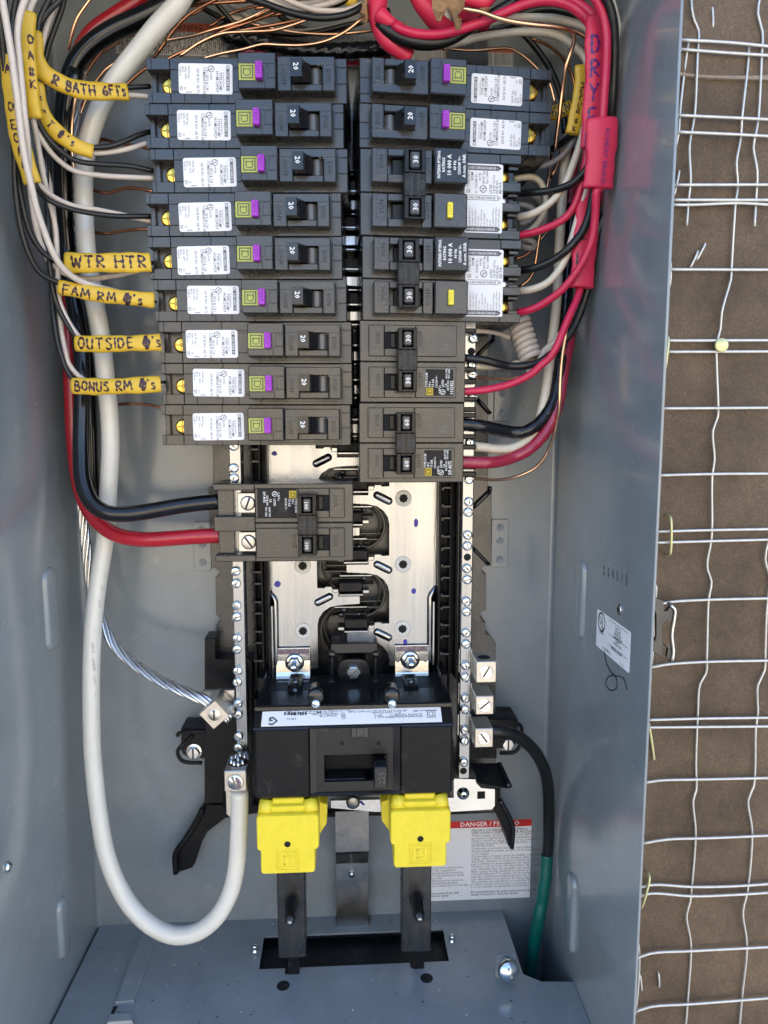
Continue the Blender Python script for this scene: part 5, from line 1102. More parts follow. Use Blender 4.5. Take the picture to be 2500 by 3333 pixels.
m = MB(); c = Q('M', 556, 775, DM - 1.5); m.text('I/ON', (c[0], c[1], DM - 1.52), (0, 1, 0), (-1, 0, 0), 6, 'engrave', 'c'); m.build('embossed_word', fp); m = MB(); c = Q('M', 1128, 755, DM - 1.5); m.text('O/OFF', (c[0], c[1], DM - 1.52), (0, 1, 0), (-1, 0, 0), 7, 'engrave', 'c', sx=.9); m.build('embossed_word', fp)
# handle: arm from the pivot plus the thumb block
ha = Q('M', 988, 925, DM + 16); hb = Q('M', 1096, 752, DM + 16); m = MB()
m.box(ha[0], hb[0], ha[1], hb[1], DM + 6, DM + 16, 'plasticg', .8)
b0 = (hb[0] - 9.5, oz0 + 5, DM - 18); 
vs = [(hb[0] - 9, oz0 + 4, DM - 18), (hb[0] - 1, oz0 + 4, DM - 18), (hb[0] - 1, oz0 + 13, DM - 18), (hb[0] - 9, oz0 + 13, DM - 18), (ha[0] + 1, ha[1] + 2, DM + 8), (hb[0] - .5, ha[1] + 2, DM + 8), (hb[0] - .5, hb[1] - .5, DM + 8), (ha[0] + 1, hb[1] - .5, DM + 8)]
m.add(vs, [[0, 1, 2, 3], [4, 5, 6, 7], [0, 1, 5, 4], [1, 2, 6, 5], [2, 3, 7, 6], [3, 0, 4, 7]], 'plasticg'); ho = m.build('handle', t)
m = MB(); m.text('225', ((ha[0] + hb[0]) / 2 + 2.5, (ha[1] + hb[1]) / 2, DM + 16.1), (0, 1, 0), (-1, 0, 0), 5.6, 'stamp', 'c', bold=-.012); m.build('rating_number', ho)
# slope with sticker, ledge, screws
zs1 = Q('M', 800, 300, 84)[1]; zl = Q('M', 800, 262, 82)[1]
m = MB(); pf = [(Z1 - .6, DM - .6), (Z1 + .3, DM - 1.2), (zs1, 84), (zs1 + .4, 85.4), (zl, 85.2), (zl + .8, 84.0), (zl + 1.2, 60), (Z1 - 2, 60)]
n_ = len(pf); m.add([(x, z, d) for x in (X0 - .6, X1 + .6) for z, d in pf], [[k, (k + 1) % n_, n_ + (k + 1) % n_, n_ + k] for k in range(n_)] + [list(range(n_)), [n_ + k for k in range(n_)]], 'plasticg'); m.build('sloped_shoulder', t)
def SL(x, y):            # a pixel of crop M onto the slope plane
    za, da, zb_, db = Z1 + .3, DM - 1.2, zs1, 84
    r_ = ray(*C('M', x, y)); k0 = (T0 - da) / r_.y; best = None
    for i in range(41):
        f_ = i / 40; d_ = da + (db - da) * f_; k = (T0 - d_) / r_.y; e_ = abs(r_.z * k - (za + (zb_ - za) * f_))
        if best is None or e_ < best[0]: best = (e_, r_.x * k, f_)
    return best[1], best[2]
sv = Vector((0, zs1 - Z1 - .3, 84 - DM + 1.2)); sn = Vector((0, -(sv.z), sv.y)).normalized()
if sn.z < 0: sn = -sn
if sn.y < 0: sn = -sn
def on(x, f_, h=.1): b_ = Vector((x, Z1 + .3, DM - 1.2)) + sv * f_; return b_ + Vector((0, abs(sn.y), abs(sn.z))) * h
xa, _ = SL(125, 370); xb, _ = SL(1508, 340)
m = MB(); m.add([on(xa, .08), on(xb, .10), on(xb, .97), on(xa, .93)] + [on(xa, .08, .25), on(xb, .10, .25), on(xb, .97, .25), on(xa, .93, .25)], [[0, 1, 2, 3], [4, 5, 6, 7], [0, 1, 5, 4], [1, 2, 6, 5], [2, 3, 7, 6], [3, 0, 4, 7]], 'white_label'); ls = m.build('label_sticker', t)
m = MB(); up = sv.normalized(); LS = sv.length
def st_(s_, x, y, sz, bold=.01, al='l', sx=1.1):
    X, f_ = SL(x, y); m.text(s_, on(X, f_, .32), (-1, 0, 0), -up, sz, 'ink_grey', al, bold, sx=sx)
st_('Interrupting Rating/AIR/A nom. I', 1362, 352, 2.3, .015, sx=1.02); st_('22 000 A 120/240 V~      40°C', 1362, 338, 2.3, .015); st_('75°C only/solo/seule', 1200, 324, 2.1); st_('#4 AWG-300 kcmil (25-150 mm²) Cu/Al', 1240, 311, 2.1); st_('Assembled in MX', 1478, 308, 2.1)
st_('Listed C.B.', 700, 348, 2.4, .015); st_('Issue No. P-2186', 710, 336, 2.2, .015); st_('QOM2225VHZ', 680, 316, 3.2, .01, sx=1.5); st_('Type QOM2', 820, 311, 2.2, .0); st_('24512', 390, 372, 2.2)
X, f_ = SL(218, 352); m.text('G', on(X + 3, f_ - .1, .32), (-1, 0, 0), -up, 8.5, 'ink_grey', 'l', .03)
for k in range(18):
    X, f_ = SL(465 - 10 * k, 352); w2 = random.choice((.3, .5, .9)); c_ = on(X, f_, .32); m.add([c_, c_ + Vector((w2, 0, 0)), c_ + Vector((w2, 0, 0)) + up * 2.2, c_ + up * 2.2], [[0, 1, 2, 3]], 'ink')
for cx_, cy_, s2 in ((1430, 342, 5.5),):
    X, f_ = SL(cx_, cy_); c_ = on(X, f_, .32); emblem(m, c_.x, c_.y, s2, c_.z, 'ink_grey', (-1, 0, 0), -up)
for cx_, cy_ in ((755, 368), (750, 349)): X, f_ = SL(cx_, cy_); ul_mark(m, on(X, f_, .32), Vector((-1, 0, 0)), -up, 1.5, 'ink_grey')
m.build('printed_text', ls)
for x in (540, 1130):
    c = Q('M', x, 262, 86); m = MB(); m.lathe((c[0], c[1] + 4, 72), [(5.4, 0), (5.4, 12), (4.6, 13), (.3, 13.2)], 'plasticg', n=24); bo = m.build('screw_boss', t)
    m = MB(); m.lathe((c[0], c[1], 84), [(3.0, 0), (3.0, 2.2), (2.5, 3), (1.2, 3.4), (.2, 3.5)], 'screw_zinc', n=22); m.build('cover_screw', bo)
# smoked clear hood sloping back over the lugs
hz = Q('M', 800, 40, 60)[1]
m = MB(); pr = [(X0 - 1, zl + 1.3, 83.5), (X1 + 1, zl + 1.3, 83.5), (X1 - 5, hz, 60), (X0 + 5, hz, 60)]
m.add([Vector(p) for p in pr] + [Vector(p) - Vector((0, .8, 1.0)) for p in pr], [[0, 1, 2, 3], [4, 5, 6, 7], [0, 1, 5, 4], [1, 2, 6, 5], [2, 3, 7, 6], [3, 0, 4, 7]], 'clear'); m.build('clear_hood', t)
m = MB(); m.box(X0 + 2, X1 - 2, zl - 4, zl + 1, 30, 60, 'plastic2', .5)
m.box(X0 - 2, X0 + 3, Z0, hz - 2, 30, 58, 'plastic2', .5); m.box(X1 - 3, X1 + 2, Z0, hz - 2, 30, 58, 'plastic2', .5); m.build('rear_housing', t)
for x in (385, 1275):
    c = Q('M', x, 80, 52); c2 = Q('M', x - (5 if x < 600 else -5), 230, 62); m = MB()
    m.tube([c, c2], 3.6, 'zinc', n=8); m.build('conductor_neck', t)
    m = MB(); m.box(c2[0] - 5, c2[0] + 5, zl, c2[1] + 10, 38, 60, 'plasticg', .8); m.build('neck_block', t)
for x0, x1 in ((235, 490), (1150, 1410)):
    a = Q('M', x0, 100, 44); b = Q('M', x1, 250, 44); m = MB(); m.box(a[0], b[0], b[1], a[1], 40, 43, 'zinc', .5); m.build('connector_tongue', t)
# foot of the main breaker: black cradle
t2 = thing('breaker_cradle', 'black plastic cradle edge under the main breaker', 'cradle', (X0, Z0 - 8, 40))
m = MB(); yb = Z0 - .5
m.prism([(X0 - 5, yb + 52), (X0 - .8, yb + 50), (X0 - .8, yb), (X0 + 12, yb - 3), (X1 - 8, yb - 3), (X1 + .8, yb), (X1 + .8, yb + 30), (X1 + 7, yb + 18), (X1 + 8, yb - 12), (X1 - 4, yb - 12), (X1 - 42, yb - 12), (X1 - 57, yb - 3.2), (X0 + 55, yb - 3.2), (X0 + 42, yb - 12), (X0 - 5, yb - 12)], 40, 56, 'plastic2', .5); m.build('cradle', t2)

# ================================================================ YELLOW LUG COVERS and the black bus legs below
for k, (tab, body_, hole, em, lbl) in enumerate((((158, 352, 180, 232), [(62, 300), (78, 235), (95, 213), (140, 210), (158, 236), (352, 232), (368, 203), (405, 198), (430, 215), (438, 300), (438, 520), (430, 560), (425, 610), (415, 625), (90, 640), (78, 560), (72, 540)], (250, 457), (252, 550), 'left'),
                                                 ((950, 1137, 152, 198), [(870, 270), (875, 200), (890, 180), (925, 178), (950, 200), (1137, 198), (1150, 178), (1190, 172), (1222, 190), (1231, 270), (1228, 490), (1215, 570), (1208, 590), (885, 602), (878, 520), (868, 500)], (1048, 425), (1048, 512), 'right'))):
    Dc = 100; P0 = [Q('t', *p, Dc)[:2] for p in body_]; cx_ = sum(p[0] for p in P0) / len(P0)
    t = thing('lug_cover', lbl + ' bright yellow plastic lug cover with square emblem and hole', 'cover', (cx_, P0[-4][1], Dc), 'yellow lug covers')
    xs = [p[0] for p in P0]; zs = [p[1] for p in P0]; xA, xB, zA, zB = min(xs) , max(xs), min(zs), max(zs)
    m = MB(); zt = zB - 9
    m.prism(rrect(xA, xB, zA + 16, zt, 2.5), 60, Dc, 'cover_yellow', 1.2); m.prism(rrect(xA + 2.2, xB - 2.6, zA, zA + 18, 2.2), 62, Dc - .05, 'cover_yellow', 1.2)
    m.prism([(xA + 4, zt - 4), (xB - 4, zt - 4), (xB - 6, zB - 5), (xA + 6, zB - 5)], 62, Dc - 4, 'cover_yellow', 1)
    for xx in (xA + 5.2, xB - 5.2): m.tube([(xx, zt - 1, Dc - 5), (xx + (1 if xx < cx_ else -1) * .8, zB - 3.5, Dc - 9)], 4.8, 'cover_yellow', n=14, step=3)
    m.build('shell', t)
    a = Q('t', tab[0], tab[2], Dc - 8); b = Q('t', tab[1], tab[3], Dc - 8); m = MB(); m.box(a[0], b[0], b[1] - 8, a[1], Dc - 14, Dc - 7, 'cover_yellow', .6); m.build('hinge_tab', t)
    m = MB(); s_ = 1 if k == 0 else -1; xe_ = xB if k == 0 else xA
    m.prism([(xe_ - s_ * 1, zt - 4), (xe_ + s_ * 5.0, zt - 6), (xe_ + s_ * 4.4, zt - 20), (xe_ - s_ * 1, zA + 12)], 55, Dc - 22, 'cover_yellow', .8); m.build('side_flap', t)
    c = Q('t', *hole, Dc); m = MB(); m.lathe((c[0], c[1], Dc + .02), [(2.1, 0), (2.0, .06), (.1, .05)], 'void', n=18); m.build('test_hole', t)
    c = Q('t', *em, Dc); m = MB()
    for h_, w_ in ((7.4, .8), (5.6, .9)):
        for q_ in ((-h_, h_, h_ - w_, h_), (-h_, h_, -h_, -h_ + w_), (-h_, -h_ + w_, -h_ + w_, h_ - w_), (h_ - w_, h_, -h_ + w_, h_ - w_)): m.box(c[0] + q_[0], c[0] + q_[1], c[1] + q_[2], c[1] + q_[3], Dc - .1, Dc + .45, 'cover_yellow', .2)
    for q_ in ((-2.6, -1.4, -3.4, 3.2), (-2.6, 2.2, 2.2, 3.4), (-2.6, 2.2, -3.4, -2.2), (1.6, 2.8, -2.6, 2.6)): m.box(c[0] + q_[0], c[0] + q_[1], c[1] + q_[2], c[1] + q_[3], Dc - .1, Dc + .45, 'cover_yellow', .2)
    m.build('embossed_emblem', t)
    # bus leg
    xl_, xr_ = ((187, 362), (937, 1110))[k]; Dl = 70; a = Q('t', xl_, 700, Dl); b = Q('t', xr_, 1100, Dl)
    t = thing('insulated_busbar', lbl + ' black insulated bus leg running down into the slotted plate', 'bus bar', (a[0], ZF, Dl), 'black bus legs')
    zb_ = P(*C('t', 275 if k == 0 else 1020, 1142 if k == 0 else 1105), Dl)[1]
    m = MB(); m.box(a[0], b[0], zb_, P0[0][1] - 20, Dl - 16, Dl, 'plastic', .9); m.build('sleeve', t)
    xs_c = (a[0] + b[0]) / 2 + (0 if k == 0 else 3)
    m = MB(); m.box(xs_c - 4, xs_c + 4, ZF - 6, zb_ + 2, Dl - 14, Dl - 11, 'plastic2', .4); m.build('blade', t)
    cy = 905 if k == 0 else 885; cxp = 265 if k == 0 else 1042; c = Q('t', cxp, cy, Dl + 18); m = MB()
    m.lathe((c[0], c[1], Dl - 1), [(5.4, 0), (5.2, 3), (4.4, 14), (3.7, 18), (2.8, 21), (.3, 21.6)], 'plasticg', (0, -.04, 1), 22); m.build('stud_cap', t)
    m = MB(); m.lathe((c[0], c[1] - .8, Dl + 19.5), [(2.4, 0), (1.6, 2), (.2, 2.2)], 'steel_dark', (0, -.04, 1), 10); m.build('cap_tip', t)
OFF[:] = (0, 0, 0)

# ================================================================ WIRES
def wire(name, label, group, mt, r, path, **kw):
    """path = [(crop, x, y, d), ...]"""
    pts = []; cr = None
    for p in path:
        if isinstance(p[0], str): cr = p[0]; p = p[1:]
        pts.append(Q(cr, *p))
    m = MB(); m.tube(pts, r, MAT and mt, **kw)
    return single(m, name, label, kw_cat.get(name, 'wire'), group, loc=pts[0])
kw_cat = dict(power_cable='cable', bare_copper_wire='copper wire', insulated_wire='wire', stranded_cable='cable')
GW, GB, GC, GR, GK = 'white insulated wires', 'black insulated wires', 'bare copper ground wires', 'red insulated wires', 'thick power cables'
# thick cables on the left
wire('power_cable', 'thick white cable looping down the left side and up into the large lug', GK, 'cable_white', 5.9,
     [('z', 640, -120, 62), (589, 0, 62), (512, 87, 60), (446, 169, 58), (379, 256, 56), (333, 333, 54), (302, 410, 52), (282, 487, 50), (272, 563, 49), (274, 690, 49), (281, 810, 49), (302, 950, 49), (328, 1087, 49), (345, 1240, 49), (357, 1368, 48), (359, 1480, 46), (354, 1570, 43), (343, 1748, 40), (322, 1880, 42), (306, 2010, 46), (298, 2146, 48), (297, 2295, 50), (301, 2444, 52), (310, 2550, 54), (322, 2650, 56), (344, 2771, 58), (384, 2880, 60), (436, 2961, 64), (505, 3020, 68), (575, 3045, 72), (645, 3032, 74), (705, 2985, 75), (748, 2910, 75), (769, 2825, 75), (777, 2717, 75), (780, 2636, 75), (780, 2570, 75)], n=20, step=4)
wire('power_cable', 'thick glossy black cable curving into the upper lug of the double 100', GK, 'cable_black', 5.2,
     [('z', 640, -40, 34), (553, 12, 34), (461, 58, 34), (359, 104, 34), (287, 155, 34), (243, 212, 34), (218, 290, 34), (206, 380, 34), (203, 500, 34), (205, 700, 35), (216, 800, 36), (226, 900, 38), (246, 1010, 42), (262, 1112, 46), (268, 1250, 50), (265, 1368, 53), (264, 1480, 57), (270, 1570, 62), (298, 1636, 66), (345, 1668, 68), (400, 1674, 68), (472, 1666, 66), (597, 1645, 64), (725, 1631, 64)], n=20, step=4, taper=lambda f: 1.3 - .3 * min(1, f * 3))
wire('power_cable', 'second thick black cable with a glassy highlight behind the yellow tags', GK, 'cable_black', 4.6,
     [('z', 250, 230, 46), (222, 330, 46), (212, 450, 44), (212, 600, 42), (218, 760, 38), (235, 900, 34), (262, 1040, 30), (285, 1200, 26), (296, 1400, 22), (302, 1560, 20), (310, 1640, 18)], n=16, step=4)
wire('power_cable', 'thick red cable curving under the black one into the double 100 breaker', GK, 'cable_red', 5.1,
     [('z', 520, -60, 22), (440, 10, 22), (360, 62, 22), (290, 118, 22), (252, 200, 22), (236, 400, 22), (226, 700, 23), (224, 950, 25), (228, 1120, 28), (234, 1300, 30), (242, 1450, 32), (262, 1590, 36), (298, 1674, 42), (338, 1716, 48), (388, 1744, 54), (472, 1756, 58), (560, 1752, 60), (646, 1746, 62), (730, 1742, 62)], n=20, step=4)
wc = bpy.data.objects['power_cable']; OFF[:] = (wc.location.x * 1000, wc.location.z * 1000, -wc.location.y * 1000)
m = MB()
for k, (x, y) in enumerate([(297, 2060), (297, 2110), (299, 2160), (301, 2215), (303, 2270), (306, 2330), (308, 2390), (330, 1890), (322, 1930), (313, 1975)]):
    q = Q('z', x, y, 52.6); m.text(('4/0', 'AWG', 'XHHW', '600V', 'AL', 'TYPE', 'SER', 'UL', '90C', 'SUN')[k], (q[0] + .6, q[1] + 4, 53.75 + (0 if y > 2100 else -.9 - (2100 - y) * .022)), (.06, -1, 0), (1, .06, 0), 2.6, 'print_faint', sx=1.1)
m.build('printed_text', wc); OFF[:] = (0, 0, 0)
# bare aluminium
pts = [Q('z', *p) for p in ((330, 140, 20), (285, 190, 22), (258, 260, 24), (240, 400, 26), (232, 700, 24), (240, 1000, 22), (252, 1300, 22), (262, 1560, 24), (268, 1649, 26), (278, 1748, 27), (289, 1850, 28), (306, 1947, 30), (338, 2036, 34), (378, 2106, 40), (438, 2161, 48), (522, 2215, 58), (597, 2250, 66), (676, 2285, 72), (751, 2340, 72))]
m = MB(); m.strands(pts, 2.55, 1.35, 6, 'alu', pitch=75, n=7); single(m, 'aluminium_cable', 'bare twisted aluminium cable swinging across to the diamond lug', 'cable', loc=pts[0])

# left branch wires; the number is the depth in front of the back panel
rw = 1.55
wire('insulated_wire', 'front white wire from the left top edge sweeping down to the FAM RM tag', GW, 'ins_white', rw + .25, [('a', 8, -60, 128), (15, 0, 128), (40, 150, 126), (65, 300, 124), (85, 450, 122), (105, 600, 120), (125, 780, 118), (150, 950, 115), (185, 1100, 112), (220, 1250, 108), (260, 1370, 104), (310, 1500, 100), (370, 1600, 95), (450, 1670, 88), (560, 1715, 80), (680, 1745, 72), (800, 1780, 66), (940, 1830, 62)])
wire('insulated_wire', 'second white wire from the left, crossing behind to the WTR HTR breaker', GW, 'ins_white', rw + .2, [('a', 175, -60, 122), (150, 0, 122), (120, 90, 121), (105, 200, 120), (115, 350, 119), (130, 500, 118), (148, 700, 116), (165, 850, 112), (175, 1000, 106), (190, 1180, 98), (212, 1330, 92), (240, 1450, 86), (300, 1570, 80), (400, 1645, 75), (520, 1672, 70), (680, 1655, 66), (800, 1630, 64), (930, 1600, 62)])
wire('insulated_wire', 'outer black wire along the left wall running to the FAM RM tag', GB, 'ins_black', rw + .1, [('a', -10, -40, 118), (0, 100, 116), (20, 300, 112), (45, 550, 108), (70, 750, 105), (88, 930, 102), (90, 1080, 100), (108, 1270, 98), (142, 1430, 96), (190, 1560, 93), (250, 1645, 89), (350, 1695, 84), (500, 1740, 78), (700, 1780, 72), (940, 1820, 62)])
wire('insulated_wire', 'inner black wire along the left wall running into the WTR HTR tag', GB, 'ins_black', rw + .1, [('a', 30, -40, 108), (28, 150, 106), (40, 400, 104), (62, 650, 102), (90, 880, 100), (108, 1050, 98), (130, 1200, 96), (180, 1390, 92), (250, 1505, 88), (330, 1565, 84), (420, 1600, 78), (600, 1590, 74), (930, 1580, 62)])
wire('insulated_wire', 'black wire from the end of the BATH tag into the top left breaker', GB, 'ins_black', rw, [('a', 390, -60, 92), (360, 0, 92), (300, 60, 92), (250, 130, 91), (215, 230, 90), (212, 330, 90), (240, 400, 89), (330, 470, 86), (450, 520, 82), (600, 535, 78), (765, 525, 72), (900, 518, 64)])
wire('insulated_wire', 'short white wire below the BATH tag entering the top left breaker', GW, 'ins_white', rw, [('a', 600, 555, 74), (755, 570, 70), (820, 573, 66), (900, 582, 62)])
wire('insulated_wire', 'black wire leaving the second yellow tag for the second left breaker', GB, 'ins_black', rw, [('a', 500, 890, 80), (560, 885, 78), (650, 880, 76), (760, 842, 72), (830, 812, 68), (900, 790, 62)])
wire('insulated_wire', 'white wire leaving the second yellow tag for the second left breaker', GW, 'ins_white', rw, [('a', 500, 905, 78), (560, 918, 75), (680, 910, 72), (780, 890, 68), (890, 858, 62)])
wire('insulated_wire', 'black wire from the tall upright tag to the third left breaker', GB, 'ins_black', rw, [('a', 205, 650, 96), (225, 720, 94), (270, 805, 90), (350, 895, 86), (450, 962, 80), (600, 985, 74), (780, 997, 68), (920, 1025, 62)])
wire('insulated_wire', 'white wire from the tall upright tag to the third left breaker', GW, 'ins_white', rw, [('a', 195, 650, 94), (212, 745, 92), (260, 850, 88), (340, 950, 82), (440, 1022, 76), (600, 1052, 70), (780, 1064, 66), (920, 1070, 62)])
wire('insulated_wire', 'white wire from the foot of the slanted side tag to the fourth left breaker', GW, 'ins_white', rw, [('a', 200, 1060, 100), (240, 1112, 96), (320, 1180, 88), (430, 1232, 82), (600, 1262, 74), (750, 1293, 66), (910, 1330, 60)])
wire('insulated_wire', 'black wire from the foot of the slanted side tag to the fourth left breaker', GB, 'ins_black', rw, [('a', 190, 1060, 104), (215, 1115, 102), (280, 1192, 94), (400, 1247, 88), (550, 1280, 80), (700, 1296, 72), (910, 1297, 62)])
wire('insulated_wire', 'white wire hanging behind the black bundle to the OUTSIDE tag', GW, 'ins_white', rw, [('a', 215, 640, 84), (215, 780, 84), (235, 900, 82), (270, 1050, 80), (308, 1190, 78), (332, 1400, 78), (348, 1600, 78), (350, 1780, 78), (395, 1900, 77), (450, 1990, 76), (520, 2060, 76), (640, 2080, 74), (960, 2070, 64)])
wire('insulated_wire', 'black wire diving down to the OUTSIDE tag', GB, 'ins_black', rw, [('a', 318, -60, 72), (262, 100, 74), (232, 250, 74), (238, 420, 74), (250, 600, 76), (272, 850, 78), (280, 1100, 80), (290, 1400, 82), (305, 1640, 82), (340, 1820, 80), (400, 1940, 78), (470, 2030, 76), (640, 2075, 75), (960, 2065, 64)])
wire('insulated_wire', 'white wire curving to the BONUS RM tag', GW, 'ins_white', rw, [('a', 370, -60, 88), (340, 0, 88), (300, 100, 86), (262, 230, 84), (240, 350, 82), (225, 480, 80), (232, 640, 76), (260, 900, 72), (310, 1200, 70), (335, 1500, 70), (352, 1750, 72), (365, 1950, 73), (395, 2120, 74), ('b', 432, 1130, 74), (520, 1232, 74), (700, 1290, 72), (1060, 1270, 62)])
wire('insulated_wire', 'black wire curving to the BONUS RM tag', GB, 'ins_black', rw, [('a', 395, -60, 84), (372, 50, 84), (330, 170, 82), (285, 300, 80), (262, 420, 78), (262, 560, 74), (290, 900, 70), (300, 1300, 70), (305, 1600, 74), (318, 1850, 76), (345, 2050, 77), ('b', 385, 1070, 77), (430, 1190, 76), (490, 1255, 75), (700, 1280, 73), (1060, 1262, 62)])
wire('insulated_wire', 'white wire bunched beside the top of the black cable', GW, 'ins_white', rw, [('a', 410, -50, 80), (380, -10, 80), (328, 60, 79), (290, 160, 78), (262, 300, 77), (250, 480, 74), (262, 700, 70), (285, 950, 66), (310, 1200, 64)])
wire('insulated_wire', 'white wire hidden behind the tall upright tag', GW, 'ins_white', rw, [('a', 240, -60, 96), (205, 0, 96), (180, 60, 98), (165, 150, 98), (160, 400, 98), (175, 600, 98), (205, 740, 96), (225, 850, 90), (250, 1000, 86), (290, 1180, 82), (330, 1350, 80), (345, 1560, 78)])
wire('insulated_wire', 'black wire at the far left top behind the white ones', GB, 'ins_black', rw, [('a', 110, -60, 106), (85, 60, 104), (72, 200, 103), (75, 400, 102), (90, 560, 101), (130, 760, 100)])
wire('insulated_wire', 'thin black textured wire beside the tall tag top', GB, 'ins_black', rw, [('a', 330, -60, 94), (280, 30, 93), (240, 120, 92), (222, 260, 91), (218, 420, 86), (230, 600, 80), (262, 820, 74), (282, 1100, 70), (300, 1500, 70), (312, 1750, 68), (330, 1980, 66), (375, 2160, 64), (420, 2260, 62)], lobes=7, lobe=.15)
# yellow tags: flattened sleeves with marker lettering
GL = {'W': [[(0, 1), (.16, 0), (.33, .75), (.5, 0), (.68, 1)]], 'T': [[(0, 1), (.62, .97)], [(.3, 1), (.3, 0)]], 'R': [[(.02, 0), (.02, 1), (.38, .92), (.45, .7), (.3, .52), (.04, .5), (.5, 0)]],
      'H': [[(.02, 1), (.02, 0)], [(.5, 1), (.48, 0)], [(.02, .5), (.5, .52)]], 'F': [[(.03, 0), (.03, 1), (.5, 1)], [(.03, .52), (.4, .55)]], 'A': [[(0, 0), (.24, 1), (.5, 0)], [(.1, .38), (.42, .4)]],
      'M': [[(0, 0), (.08, 1), (.32, .3), (.56, 1), (.66, 0)]], 'O': [[(.25, 1), (.05, .75), (.03, .3), (.22, 0), (.45, .2), (.48, .72), (.25, 1)]], 'U': [[(.02, 1), (.04, .2), (.2, 0), (.4, .1), (.46, 1)]],
      'S': [[(.45, .88), (.2, 1), (.04, .78), (.4, .42), (.42, .12), (.18, 0), (0, .15)]], 'I': [[(.08, 1), (.08, 0)]], 'D': [[(.03, 0), (.03, 1), (.35, .88), (.5, .5), (.35, .1), (.03, 0)]],
      'E': [[(.48, 1), (.03, .98), (.03, 0), (.48, .02)], [(.03, .5), (.38, .52)]], 'B': [[(.03, 0), (.03, 1), (.36, .9), (.38, .62), (.05, .52), (.45, .4), (.42, .05), (.03, 0)]], 'N': [[(.02, 0), (.02, 1), (.44, 0), (.46, 1)]],
      'G': [[(.46, .85), (.2, 1), (.02, .6), (.1, .05), (.42, .08), (.46, .42), (.25, .42)]], 'Y': [[(0, 1), (.24, .5), (.5, 1)], [(.24, .5), (.2, 0)]], 'L': [[(.03, 1), (.03, 0), (.45, .02)]], 'K': [[(.03, 1), (.03, 0)], [(.45, 1), (.05, .48), (.48, 0)]],
      'C': [[(.45, .85), (.22, 1), (.03, .6), (.1, .1), (.42, .1)]], 'X': [[(0, 1), (.45, 0)], [(.45, 1), (0, 0)]], "'": [[(.1, 1.05), (.05, .78)]], 's': [[(.34, .55), (.1, .6), (.06, .42), (.3, .25), (.25, .04), (0, .06)]],
      '0': [[(.25, 1), (.05, .75), (.03, .3), (.22, 0), (.45, .2), (.48, .72), (.25, 1)], [(.2, 1.15), (.2, -.12)], [(.32, 1.15), (.3, -.1)]], '6': [[(.4, .95), (.08, .6), (.05, .15), (.3, 0), (.45, .25), (.3, .48), (.08, .35)]], '#': [[(.12, 1), (.1, 0)], [(.34, 1), (.32, 0)], [(0, .7), (.5, .72)], [(0, .3), (.5, .3)]]}
def sleeve(label, text, path, ha, hb, mt='tag_yellow', ink='marker', size=1.15, start=2.0, wd=1.0, group='yellow wire tags', name='wire_tag', cat='tag', flip=False, gap=.22, off=0.0, th=.5, sx=1.0, vertical=False):
    pts = []; cr = None
    for p in path:
        if isinstance(p[0], str): cr = p[0]; p = p[1:]
        pts.append(Vector(Q(cr, *p)))
    C_ = crom(pts, 1.6); K = len(C_); L = [0]
    for i in range(1, K): L.append(L[-1] + (C_[i] - C_[i - 1]).length)
    Ft = []
    for i in range(K):
        t = (C_[min(i + 1, K - 1)] - C_[max(0, i - 1)]).normalized(); n = Vector((0, 0, 1)); n = (n - t * n.dot(t)).normalized(); b = n.cross(t) ; Ft.append((t, n, b))
    n_ = 22; vs = []
    for i in range(K):
        t, n, b = Ft[i]; wv = 1 + .05 * math.sin(i * .33 + len(text)) + .03 * math.sin(i * .9)
        for inn in (0, 1):
            for k in range(n_):
                a = 2 * math.pi * k / n_; A_, B_ = (ha - th * inn) * wv, (hb - th * inn) / wv
                ca, sa = math.cos(a), math.sin(a); vs.append(C_[i] + b * A_ * math.copysign(abs(ca) ** .8, ca) + n * B_ * math.copysign(abs(sa) ** .9, sa))
    fs = []
    for i in range(K - 1):
        for inn in (0, 1):
            o, p = i * 2 * n_ + inn * n_, (i + 1) * 2 * n_ + inn * n_
            for k in range(n_): l = (k + 1) % n_; fs.append([o + k, o + l, p + l, p + k])
    for o in (0, (K - 1) * 2 * n_):
        for k in range(n_): l = (k + 1) % n_; fs.append([o + k, o + l, o + n_ + l, o + n_ + k])
    m = MB(); m.add(vs, fs, mt, True); o = single(m, name, label, cat, group, loc=C_[0])
    if text:
        OFF[:] = C_[0]
        def at(s_, t_):
            s_ = max(0, min(L[-1] - .01, s_)); i = next(j for j in range(K) if L[j] >= s_) if s_ > 0 else 1
            i = max(1, i); f = (s_ - L[i - 1]) / (L[i] - L[i - 1]); c = C_[i - 1].lerp(C_[i], f); t, n, b = Ft[i]
            u_ = max(-1, min(1, t_ / ha)); ca = math.copysign(abs(u_) ** 1.25, u_); sa = math.sqrt(max(0, 1 - ca * ca)) ** .9
            wv = 1 + .05 * math.sin(i * .33 + len(text)) + .03 * math.sin(i * .9)
            return c + b * t_ + n * (hb * sa / wv * 1.03 + .22)
        H_ = ha * 2 * .62 * size; x = start; tm = MB()
        for ch in text:
            if ch == ' ': x += H_ * .55; continue
            if ch not in GL: x += H_ * .3; continue
            jz = random.uniform(-.04, .04) * H_; sc_ = random.uniform(.93, 1.07)
            for pl in GL[ch]:
                if vertical: q = [(x + (1 - p[1]) * H_ * sx * .9, (.28 - p[0]) * H_ * -1.3 * sc_ + off) for p in pl]
                else: q = [(x + p[0] * H_ * sx * sc_, (p[1] - .5) * H_ * sc_ + jz + off) for p in pl]
                tm.ribbon(q, wd * (1.15 if ch == '0' else 1), at, ink)
            x += H_ * (max(p[0] for pl in GL[ch] for p in pl) * sx + gap) if not vertical else H_ * (.9 * sx + gap)
        tm.build('marker_lettering', o, recalc=False); OFF[:] = (0, 0, 0)
    return o
